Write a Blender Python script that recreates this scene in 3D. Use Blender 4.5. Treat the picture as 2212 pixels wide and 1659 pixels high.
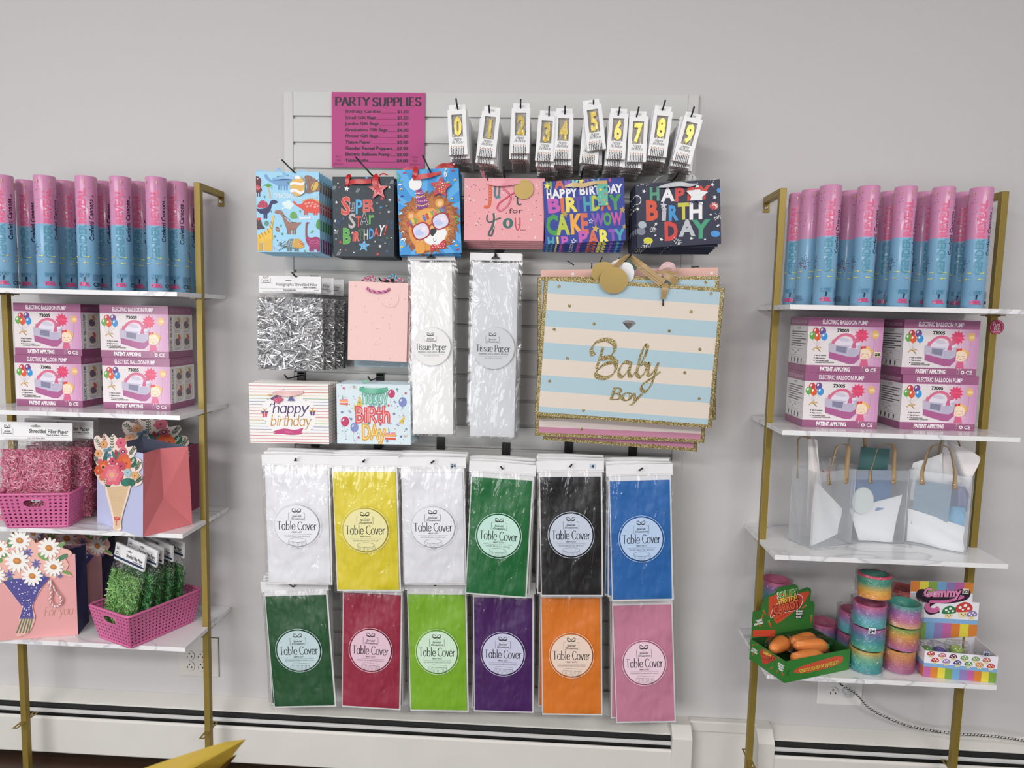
import bpy, bmesh, math, random
from mathutils import Vector, Matrix
random.seed(7)
PI = math.pi
for o in list(bpy.data.objects): bpy.data.objects.remove(o, do_unlink=True)
SC = bpy.context.scene
COL = SC.collection

# ---------------------------------------------------------------- camera
FPX, YAW, PITCH, ROLL = 1500.0, -0.049664, -0.096641, 0.023687
CAM = Vector((0.78065, -2.11203, 1.47587))
_f = Vector((math.sin(YAW)*math.cos(PITCH), math.cos(YAW)*math.cos(PITCH), math.sin(PITCH)))
_r0 = Vector((math.cos(YAW), -math.sin(YAW), 0)); _u0 = _r0.cross(_f)
_r = math.cos(ROLL)*_r0 + math.sin(ROLL)*_u0
_u = -math.sin(ROLL)*_r0 + math.cos(ROLL)*_u0
cam_data = bpy.data.cameras.new('camera'); cam = bpy.data.objects.new('camera', cam_data); COL.objects.link(cam)
cam.matrix_world = Matrix(((_r.x, _u.x, -_f.x, CAM.x), (_r.y, _u.y, -_f.y, CAM.y), (_r.z, _u.z, -_f.z, CAM.z), (0, 0, 0, 1)))
cam_data.sensor_width = 36.0; cam_data.lens = 36.0*FPX/2212.0; cam_data.clip_start = 0.02
cam_data.dof.use_dof = True; cam_data.dof.focus_distance = 2.05; cam_data.dof.aperture_fstop = 5.0
SC.camera = cam

# ---------------------------------------------------------------- world, lights, exposure
SC.view_settings.view_transform = 'Standard'; SC.view_settings.look = 'None'
SC.view_settings.gamma = 1.0; SC.view_settings.use_curve_mapping = False
SC.view_settings.exposure = -0.2
SC.cycles.use_denoising = True
SC.cycles.transparent_max_bounces = 20
SC.cycles.max_bounces = 5; SC.cycles.diffuse_bounces = 3; SC.cycles.glossy_bounces = 2; SC.cycles.transmission_bounces = 2
SC.cycles.adaptive_threshold = 0.03
W = bpy.data.worlds.new('shop_air'); SC.world = W; W.use_nodes = True
W.node_tree.nodes['Background'].inputs[0].default_value = (0.93, 0.95, 1.0, 1)
W.node_tree.nodes['Background'].inputs[1].default_value = 0.46
def area(name, loc, target, sx, sy, power, col):
    d = bpy.data.lights.new(name, 'AREA'); d.shape = 'RECTANGLE'; d.size = sx; d.size_y = sy
    d.energy = power; d.color = col
    o = bpy.data.objects.new(name, d); COL.objects.link(o); o.location = loc
    o.rotation_euler = (Vector(target)-Vector(loc)).to_track_quat('-Z', 'Y').to_euler()
    return o
area('ceiling_light_near', (-0.9, -2.0, 2.62), (-0.8, -1.5, 0), 1.4, 0.35, 13, (1.0, 0.98, 0.97))
area('ceiling_light_side', (2.2, -2.0, 2.62), (2.1, -1.5, 0), 1.4, 0.3, 14, (1.0, 0.96, 0.92))
area('ceiling_light_far', (-0.7, -3.5, 2.62), (-0.5, -2.2, 0), 1.6, 0.35, 42, (1.0, 0.98, 0.96))
area('ceiling_light_corner', (1.9, -3.5, 2.62), (1.6, -2.2, 0), 1.6, 0.35, 42, (1.0, 0.97, 0.93))
area('shop_window', (-1.6, -4.8, 0.95), (0.2, 0, 0.6), 2.6, 1.7, 92, (0.98, 0.98, 1.0))

# ---------------------------------------------------------------- pixel rays to places
def ray(px, py): return _f*FPX + _r*(px-1106.0) - _u*(py-829.5)
def at(px, py, Y):
    d = ray(px, py); t = (Y-CAM.y)/d.y
    return CAM + d*t
def on(px, py, z):
    d = ray(px, py); t = (z-CAM.z)/d.z
    return CAM + d*t

# ---------------------------------------------------------------- colours and materials
def lin(h, k=1.0):
    h = h.lstrip('#'); out = []
    for i in (0, 2, 4):
        c = int(h[i:i+2], 16)/255.0
        c = c/12.92 if c <= 0.04045 else ((c+0.055)/1.055)**2.4
        out.append(c*k)
    y = 0.25*out[0]+0.65*out[1]+0.1*out[2]   # inks and dyes are never pure
    out = [min(c*0.96+y*0.04+0.002, 0.9) for c in out]
    return (out[0], out[1], out[2], 1.0)
KALB = 1.08
MATS = {}
def mat(name, col, rough=0.5, metal=0.0, spec=0.5, bump=0.0, bscale=60.0, var=0.0, vscale=8.0, coat=0.0, stretch=(1, 1, 1), bdist=0.01):
    if name in MATS: return MATS[name]
    m = bpy.data.materials.new(name); m.use_nodes = True
    nt = m.node_tree; b = nt.nodes['Principled BSDF']
    c = lin(col, KALB) if isinstance(col, str) else col
    b.inputs['Base Color'].default_value = c
    b.inputs['Roughness'].default_value = rough; b.inputs['Metallic'].default_value = metal
    b.inputs['Specular IOR Level'].default_value = spec
    b.inputs['Coat Weight'].default_value = coat
    tc = nt.nodes.new('ShaderNodeTexCoord'); mp = nt.nodes.new('ShaderNodeMapping')
    nt.links.new(tc.outputs['Object'], mp.inputs['Vector']); mp.inputs['Scale'].default_value = stretch
    n = nt.nodes.new('ShaderNodeTexNoise'); n.inputs['Scale'].default_value = vscale; n.inputs['Detail'].default_value = 4
    nt.links.new(mp.outputs[0], n.inputs['Vector'])
    mx = nt.nodes.new('ShaderNodeMix'); mx.data_type = 'RGBA'
    v = max(var, 0.015)
    mx.inputs['A'].default_value = (c[0]*(1-v), c[1]*(1-v), c[2]*(1-v), 1)
    mx.inputs['B'].default_value = (min(c[0]*(1+v), 1), min(c[1]*(1+v), 1), min(c[2]*(1+v), 1), 1)
    nt.links.new(n.outputs['Fac'], mx.inputs['Factor']); nt.links.new(mx.outputs['Result'], b.inputs['Base Color'])
    if bump:
        n2 = nt.nodes.new('ShaderNodeTexNoise'); n2.inputs['Scale'].default_value = bscale; n2.inputs['Detail'].default_value = 3
        nt.links.new(mp.outputs[0], n2.inputs['Vector'])
        bp = nt.nodes.new('ShaderNodeBump'); bp.inputs['Strength'].default_value = bump; bp.inputs['Distance'].default_value = bdist
        nt.links.new(n2.outputs['Fac'], bp.inputs['Height']); nt.links.new(bp.outputs[0], b.inputs['Normal'])
    MATS[name] = m
    return m
def tint_mat(name, rough, spec=0.4, coat=0.0, bump=0.0, bscale=40.0, metal=0.0):
    """printed stock: the ink colour is stored on the faces"""
    m = bpy.data.materials.new(name); m.use_nodes = True; nt = m.node_tree; b = nt.nodes['Principled BSDF']
    a = nt.nodes.new('ShaderNodeAttribute'); a.attribute_name = 'ink'
    nt.links.new(a.outputs['Color'], b.inputs['Base Color'])
    b.inputs['Roughness'].default_value = rough; b.inputs['Specular IOR Level'].default_value = spec
    b.inputs['Coat Weight'].default_value = coat; b.inputs['Coat Roughness'].default_value = 0.08; b.inputs['Metallic'].default_value = metal
    if bump:
        tc = nt.nodes.new('ShaderNodeTexCoord'); n2 = nt.nodes.new('ShaderNodeTexNoise'); n2.inputs['Scale'].default_value = bscale
        nt.links.new(tc.outputs['Object'], n2.inputs['Vector'])
        bp = nt.nodes.new('ShaderNodeBump'); bp.inputs['Strength'].default_value = bump; bp.inputs['Distance'].default_value = 0.01
        nt.links.new(n2.outputs['Fac'], bp.inputs['Height']); nt.links.new(bp.outputs[0], b.inputs['Normal'])
    MATS[name] = m
    return m
INK = tint_mat('printed_ink', 0.45)
GLOSSINK = tint_mat('gloss_printed_ink', 0.25, 0.4, 0.25)
SOFTINK = tint_mat('soft_plastic_ink', 0.38, 0.5, 0.0, 0.15, 60)
def film_mat(name, amount, rough, bump, bscale, tone=(1, 1, 1, 1), stretch=(1, 1, 1), haze=0.0):
    m = bpy.data.materials.new(name); m.use_nodes = True; nt = m.node_tree
    for n in list(nt.nodes):
        if n.type != 'OUTPUT_MATERIAL': nt.nodes.remove(n)
    out = [n for n in nt.nodes if n.type == 'OUTPUT_MATERIAL'][0]
    tr = nt.nodes.new('ShaderNodeBsdfTransparent'); tr.inputs[0].default_value = tone
    gl = nt.nodes.new('ShaderNodeBsdfGlossy'); gl.inputs['Roughness'].default_value = rough
    tc = nt.nodes.new('ShaderNodeTexCoord'); mp = nt.nodes.new('ShaderNodeMapping'); mp.inputs['Scale'].default_value = stretch
    n2 = nt.nodes.new('ShaderNodeTexNoise'); n2.inputs['Scale'].default_value = bscale; n2.inputs['Detail'].default_value = 3; n2.inputs['Distortion'].default_value = 0.6
    bp = nt.nodes.new('ShaderNodeBump'); bp.inputs['Strength'].default_value = bump; bp.inputs['Distance'].default_value = 0.02
    nt.links.new(tc.outputs['Object'], mp.inputs[0]); nt.links.new(mp.outputs[0], n2.inputs['Vector'])
    nt.links.new(n2.outputs['Fac'], bp.inputs['Height']); nt.links.new(bp.outputs[0], gl.inputs['Normal'])
    lw = nt.nodes.new('ShaderNodeLayerWeight'); lw.inputs['Blend'].default_value = 0.25
    nt.links.new(bp.outputs[0], lw.inputs['Normal'])
    mul = nt.nodes.new('ShaderNodeMath'); mul.operation = 'MULTIPLY_ADD'; mul.inputs[1].default_value = amount; mul.inputs[2].default_value = amount*0.22
    nt.links.new(lw.outputs['Fresnel'], mul.inputs[0])
    mx = nt.nodes.new('ShaderNodeMixShader'); nt.links.new(mul.outputs[0], mx.inputs[0])
    nt.links.new(tr.outputs[0], mx.inputs[1]); nt.links.new(gl.outputs[0], mx.inputs[2])
    last = mx
    if haze:
        df = nt.nodes.new('ShaderNodeBsdfDiffuse'); df.inputs[0].default_value = (0.93, 0.95, 0.97, 1)
        tl = nt.nodes.new('ShaderNodeBsdfTranslucent'); tl.inputs[0].default_value = (0.93, 0.95, 0.97, 1)
        ad = nt.nodes.new('ShaderNodeMixShader'); ad.inputs[0].default_value = 0.5
        nt.links.new(df.outputs[0], ad.inputs[1]); nt.links.new(tl.outputs[0], ad.inputs[2])
        m2 = nt.nodes.new('ShaderNodeMixShader'); m2.inputs[0].default_value = haze
        nt.links.new(mx.outputs[0], m2.inputs[1]); nt.links.new(ad.outputs[0], m2.inputs[2]); last = m2
    nt.links.new(last.outputs[0], out.inputs[0])
    MATS[name] = m
    return m
FILM = film_mat('clear_film', 0.2, 0.1, 0.6, 26.0, stretch=(1, 1, 0.45))
FILM2 = film_mat('crinkled_film', 0.36, 0.1, 0.9, 55.0)
FROST = film_mat('frosted_plastic', 0.22, 0.3, 0.08, 12.0, tone=(0.98, 0.99, 1.0, 1), haze=0.28)

def glitter_mat(name, c1, c2, c3, scale=900.0):
    m = bpy.data.materials.new(name); m.use_nodes = True; nt = m.node_tree; b = nt.nodes['Principled BSDF']
    tc = nt.nodes.new('ShaderNodeTexCoord'); v = nt.nodes.new('ShaderNodeTexVoronoi'); v.inputs['Scale'].default_value = scale
    nt.links.new(tc.outputs['Object'], v.inputs['Vector'])
    sep = nt.nodes.new('ShaderNodeSeparateColor'); nt.links.new(v.outputs['Color'], sep.inputs[0])
    cr = nt.nodes.new('ShaderNodeValToRGB'); e = cr.color_ramp.elements
    e[0].position = 0.25; e[0].color = lin(c1); e[1].position = 0.75; e[1].color = lin(c2)
    x = cr.color_ramp.elements.new(0.95); x.color = lin(c3)
    nt.links.new(sep.outputs[0], cr.inputs[0]); nt.links.new(cr.outputs[0], b.inputs['Base Color'])
    b.inputs['Roughness'].default_value = 0.4; b.inputs['Metallic'].default_value = 0.35
    MATS[name] = m
    return m
GLIT = glitter_mat('gold_glitter', '6e5a2c', 'a48a4a', 'fff2c0')
def marble_mat():
    m = bpy.data.materials.new('white_marble_laminate'); m.use_nodes = True; nt = m.node_tree; b = nt.nodes['Principled BSDF']
    tc = nt.nodes.new('ShaderNodeTexCoord'); mp = nt.nodes.new('ShaderNodeMapping'); mp.inputs['Rotation'].default_value = (0.3, 0.2, 0.7); mp.inputs['Scale'].default_value = (1, 1.6, 1)
    n1 = nt.nodes.new('ShaderNodeTexNoise'); n1.inputs['Scale'].default_value = 2.6; n1.inputs['Detail'].default_value = 5; n1.inputs['Distortion'].default_value = 0.9
    nt.links.new(tc.outputs['Object'], mp.inputs[0]); nt.links.new(mp.outputs[0], n1.inputs['Vector'])
    cr = nt.nodes.new('ShaderNodeValToRGB'); cr.color_ramp.interpolation = 'EASE'
    e = cr.color_ramp.elements; e[0].position = 0.488; e[0].color = (0.84, 0.84, 0.85, 1); e[1].position = 0.535; e[1].color = (0.84, 0.84, 0.85, 1)
    x = e.new(0.5); x.color = (0.56, 0.56, 0.59, 1); x2 = e.new(0.506); x2.color = (0.74, 0.74, 0.76, 1)
    nt.links.new(n1.outputs['Fac'], cr.inputs[0]); nt.links.new(cr.outputs[0], b.inputs['Base Color'])
    b.inputs['Roughness'].default_value = 0.16
    MATS['marble'] = m
    return m
MARBLE = marble_mat()
WALLM = mat('wall_paint', (0.60, 0.585, 0.58, 1), 0.65, bump=0.12, bscale=35, var=0.02, vscale=1.2)
CEILM = mat('ceiling_paint', (0.8, 0.8, 0.8, 1), 0.8)
SLATM = mat('slat_paint', (0.62, 0.62, 0.60, 1), 0.45, var=0.015)
HEATM = mat('heater_enamel', (0.74, 0.72, 0.67, 1), 0.4, bump=0.12, bscale=14, var=0.05, vscale=9)
DARKM = mat('heater_void', (0.012, 0.012, 0.012, 1), 0.8)
GOLDM = mat('antique_gold_paint', (0.30, 0.215, 0.045, 1), 0.42, metal=0.35, var=0.03)
GOLDB = mat('bracket_gold', (0.28, 0.22, 0.12, 1), 0.4, metal=0.5)
BLACK = mat('black_plastic', (0.012, 0.012, 0.014, 1), 0.4)
WHITEC = mat('white_card', (0.84, 0.84, 0.85, 1), 0.5, var=0.02)
WHITEP = mat('white_plastic', (0.82, 0.81, 0.79, 1), 0.35)
STEEL = mat('screw_steel', (0.7, 0.7, 0.7, 1), 0.3, metal=1.0)
GOLDF = mat('gold_foil_card', (0.42, 0.30, 0.11, 1), 0.32, metal=0.8)

# ---------------------------------------------------------------- mesh building
class MB:
    def __init__(s): s.v = []; s.f = []; s.c = []; s.cur = None; s.smooth = []
    def add(s, vs, fs, sm=False):
        b = len(s.v); s.v += [tuple(p) for p in vs]
        for f in fs: s.f.append(tuple(i+b for i in f)); s.c.append(s.cur); s.smooth.append(sm)
        return s
    def box(s, x0, x1, y0, y1, z0, z1, skip=()):
        vs = [(x0, y0, z0), (x1, y0, z0), (x1, y1, z0), (x0, y1, z0), (x0, y0, z1), (x1, y0, z1), (x1, y1, z1), (x0, y1, z1)]
        fs = {'b': (0, 3, 2, 1), 't': (4, 5, 6, 7), 'f': (0, 1, 5, 4), 'r': (1, 2, 6, 5), 'k': (2, 3, 7, 6), 'l': (3, 0, 4, 7)}
        return s.add(vs, [f for k, f in fs.items() if k not in skip])
    def face(s, pts): return s.add(pts, [tuple(range(len(pts)))])
    def prism(s, pts, y0, y1):
        """outline in x,z pushed from y0 (front) to y1"""
        n = len(pts)
        if sum(pts[i][0]*pts[(i+1) % n][1]-pts[(i+1) % n][0]*pts[i][1] for i in range(n)) < 0: pts = pts[::-1]
        vs = [(p[0], y0, p[1]) for p in pts]+[(p[0], y1, p[1]) for p in pts]
        fs = [tuple(range(n)), tuple(range(2*n-1, n-1, -1))]+[((i+1) % n, i, n+i, n+(i+1) % n) for i in range(n)]
        return s.add(vs, fs)
    def slab(s, pts, z0, z1):
        n = len(pts)
        if sum(pts[i][0]*pts[(i+1) % n][1]-pts[(i+1) % n][0]*pts[i][1] for i in range(n)) < 0: pts = pts[::-1]
        vs = [(p[0], p[1], z0) for p in pts]+[(p[0], p[1], z1) for p in pts]
        fs = [tuple(range(n-1, -1, -1)), tuple(range(n, 2*n))]+[(i, (i+1) % n, n+(i+1) % n, n+i) for i in range(n)]
        return s.add(vs, fs)
    def tube(s, path, r, n=8, closed=False, caps=True):
        P = [Vector(p) for p in path]; m = len(P); rr = r if isinstance(r, (list, tuple)) else [r]*m
        vs = []; up = Vector((0, 0, 1)); N = None
        for i, p in enumerate(P):
            t = (P[(i+1) % m]-P[i-1]) if closed else (P[min(i+1, m-1)]-P[max(i-1, 0)])
            t.normalize()
            if N is None:
                N = t.cross(up)
                if N.length < 1e-3: N = t.cross(Vector((1, 0, 0)))
            N = N-t*N.dot(t); N.normalize(); Bn = t.cross(N)
            for k in range(n):
                a = 2*PI*k/n; vs.append(p+(N*math.cos(a)+Bn*math.sin(a))*rr[i])
        fs = []
        for i in range(m if closed else m-1):
            j = (i+1) % m
            for k in range(n): fs.append((i*n+k, i*n+(k+1) % n, j*n+(k+1) % n, j*n+k))
        if caps and not closed: fs += [tuple(range(n-1, -1, -1)), tuple((m-1)*n+k for k in range(n))]
        return s.add(vs, fs, True)
    def lathe(s, prof, n=24, c=(0, 0, 0), caps=True, cols=None):
        m = len(prof); vs = []
        for (r, z) in prof:
            for k in range(n):
                a = 2*PI*k/n; vs.append((c[0]+r*math.cos(a), c[1]+r*math.sin(a), c[2]+z))
        b = len(s.v); s.v += vs
        for i in range(m-1):
            if cols: s.cur = cols[i]
            for k in range(n):
                s.f.append((b+i*n+k, b+i*n+(k+1) % n, b+(i+1)*n+(k+1) % n, b+(i+1)*n+k)); s.c.append(s.cur); s.smooth.append(True)
        if caps:
            s.f.append(tuple(b+k for k in range(n-1, -1, -1))); s.c.append(s.cur); s.smooth.append(False)
            s.f.append(tuple(b+(m-1)*n+k for k in range(n))); s.c.append(s.cur); s.smooth.append(False)
        return s
    def strip(s, path, wid, ax):
        """flat ribbon along path; ax = width direction(s), wid = width(s)"""
        m = len(path); vs = []
        for i, p in enumerate(path):
            w = wid[i] if isinstance(wid, (list, tuple)) else wid
            a = Vector(ax[i]) if isinstance(ax, list) else Vector(ax)
            vs += [Vector(p)-a*w/2, Vector(p)+a*w/2]
        return s.add(vs, [(2*i, 2*i+2, 2*i+3, 2*i+1) for i in range(m-1)], True)
    def grid(s, nu, nv, fn, sm=True):
        vs = [fn(i/nu, j/nv) for j in range(nv+1) for i in range(nu+1)]
        return s.add(vs, [(j*(nu+1)+i, j*(nu+1)+i+1, (j+1)*(nu+1)+i+1, (j+1)*(nu+1)+i) for j in range(nv) for i in range(nu)], sm)
    def mesh(s, name, material, smooth=None):
        me = bpy.data.meshes.new(name); me.from_pydata(s.v, [], s.f)
        if any(c is not None for c in s.c):
            at_ = me.color_attributes.new('ink', 'FLOAT_COLOR', 'CORNER'); buf = []
            for f, c in zip(s.f, s.c): buf += list(c if c else (0.8, 0.8, 0.8, 1))*len(f)
            at_.data.foreach_set('color', buf)
        sm = s.smooth if smooth is None else [smooth]*len(s.f)
        me.polygons.foreach_set('use_smooth', sm)
        me.materials.append(material); me.update()
        return me
    def build(s, name, material, parent=None, smooth=None, bevel=0.0, loc=None):
        o = bpy.data.objects.new(name, s.mesh(name, material, smooth)); COL.objects.link(o)
        if parent is not None: o.parent = parent
        if loc is not None: o.location = loc
        if bevel:
            md = o.modifiers.new('soft_edges', 'BEVEL'); md.width = bevel; md.segments = 2; md.limit_method = 'ANGLE'
        return o
def thing(name, label, cat, loc=(0, 0, 0), rot=(0, 0, 0), group=None):
    o = bpy.data.objects.new(name, None); COL.objects.link(o); o.location = loc; o.rotation_euler = rot
    o.empty_display_size = 0.02
    tag(o, label, cat, group); return o
def tag(o, label, cat, group=None):
    o['label'] = label; o['category'] = cat
    if group: o['group'] = group
    return o
def structure(o, label=None):
    o['kind'] = 'structure'
    if label: o['label'] = label
    return o
def dup(root, loc, rot=None, label=None, group=None, skip=(), name=None):
    r = root.copy(); COL.objects.link(r); r.location = loc
    if rot is not None: r.rotation_euler = rot
    if label: r['label'] = label
    if group: r['group'] = group
    for ch in list(root.children):
        if ch.name.split('.')[0] in skip: continue
        c = ch.copy(); COL.objects.link(c); c.parent = r
        for g in ch.children:
            d = g.copy(); COL.objects.link(d); d.parent = c
    return r
def rect_of(c4, Y):
    """four picture corners TL TR BR BL of a hanging flat thing on the plane y=Y -> bottom centre, width, height, tilt"""
    P = [at(x, y, Y) for x, y in c4]
    c = (P[0]+P[1]+P[2]+P[3])/4
    w = ((P[1]-P[0]).length+(P[2]-P[3]).length)/2; h = ((P[0]-P[3]).length+(P[1]-P[2]).length)/2
    up = (P[0]+P[1]-P[2]-P[3]); rt = (P[1]+P[2]-P[0]-P[3])
    a = (math.atan2(up.x, up.z)+math.atan2(-rt.z, rt.x))/2
    base = c-Vector((math.sin(a), 0, math.cos(a)))*h/2
    return base, w, h, a
def smooth_pts(pts, closed=False, n=5):
    P = [Vector((p[0], p[1])) if len(p) == 2 else Vector(p) for p in pts]; m = len(P); out = []
    for i in range(m if closed else m-1):
        if closed: a, b, c, d = P[i-1], P[i], P[(i+1) % m], P[(i+2) % m]
        else: a, b, c, d = P[max(i-1, 0)], P[i], P[i+1], P[min(i+2, m-1)]
        for k in range(n):
            t = k/n; out.append(0.5*((2*b)+(c-a)*t+(2*a-5*b+4*c-d)*t*t+(3*b-a-3*c+d)*t**3))
    if not closed: out.append(P[-1])
    return [tuple(p) for p in out]
# ---------------------------------------------------------------- lettering
FONT = {}
def load_glyphs():
    chars = 'ABCDEFGHIJKLMNOPQRSTUVWXYZabcdefghijklmnopqrstuvwxyz0123456789$.,!?:-&()\'"#/'
    tmp = []
    for wname, off in (('r', 0.0), ('b', 0.022), ('h', 0.045)):
        for c in chars+' ':
            for body in (c, 'H'+c+'H'):
                if body == ' ' or (wname != 'r' and len(body) > 1): continue
                cu = bpy.data.curves.new('g', 'FONT'); cu.body = body; cu.size = 1.0; cu.resolution_u = 2; cu.offset = off if len(body) == 1 else 0
                o = bpy.data.objects.new('g', cu); COL.objects.link(o); tmp.append((wname, c, body, o))
    cu = bpy.data.curves.new('g', 'FONT'); cu.body = 'HH'; cu.size = 1.0
    o = bpy.data.objects.new('g', cu); COL.objects.link(o); tmp.append(('r', 'HH', 'HH', o))
    bpy.context.view_layer.update(); dg = bpy.context.evaluated_depsgraph_get()
    wid = {}
    for w, c, body, o in tmp:
        ev = o.evaluated_get(dg); me = ev.to_mesh()
        vs = [(v.co.x, v.co.y) for v in me.vertices]
        if len(body) == 1: FONT[(w, c)] = (vs, [tuple(p.vertices) for p in me.polygons])
        else: wid[c] = max(v[0] for v in vs)-min(v[0] for v in vs)
        ev.to_mesh_clear()
    for w, c, body, o in tmp:
        d = o.data; bpy.data.objects.remove(o); bpy.data.curves.remove(d)
    FONT['adv'] = {c: wid[c]-wid['HH'] for c in chars+' '}
    hv = FONT[('r', 'H')][0]; FONT['cap'] = max(v[1] for v in hv)-min(v[1] for v in hv)
load_glyphs()

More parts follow.
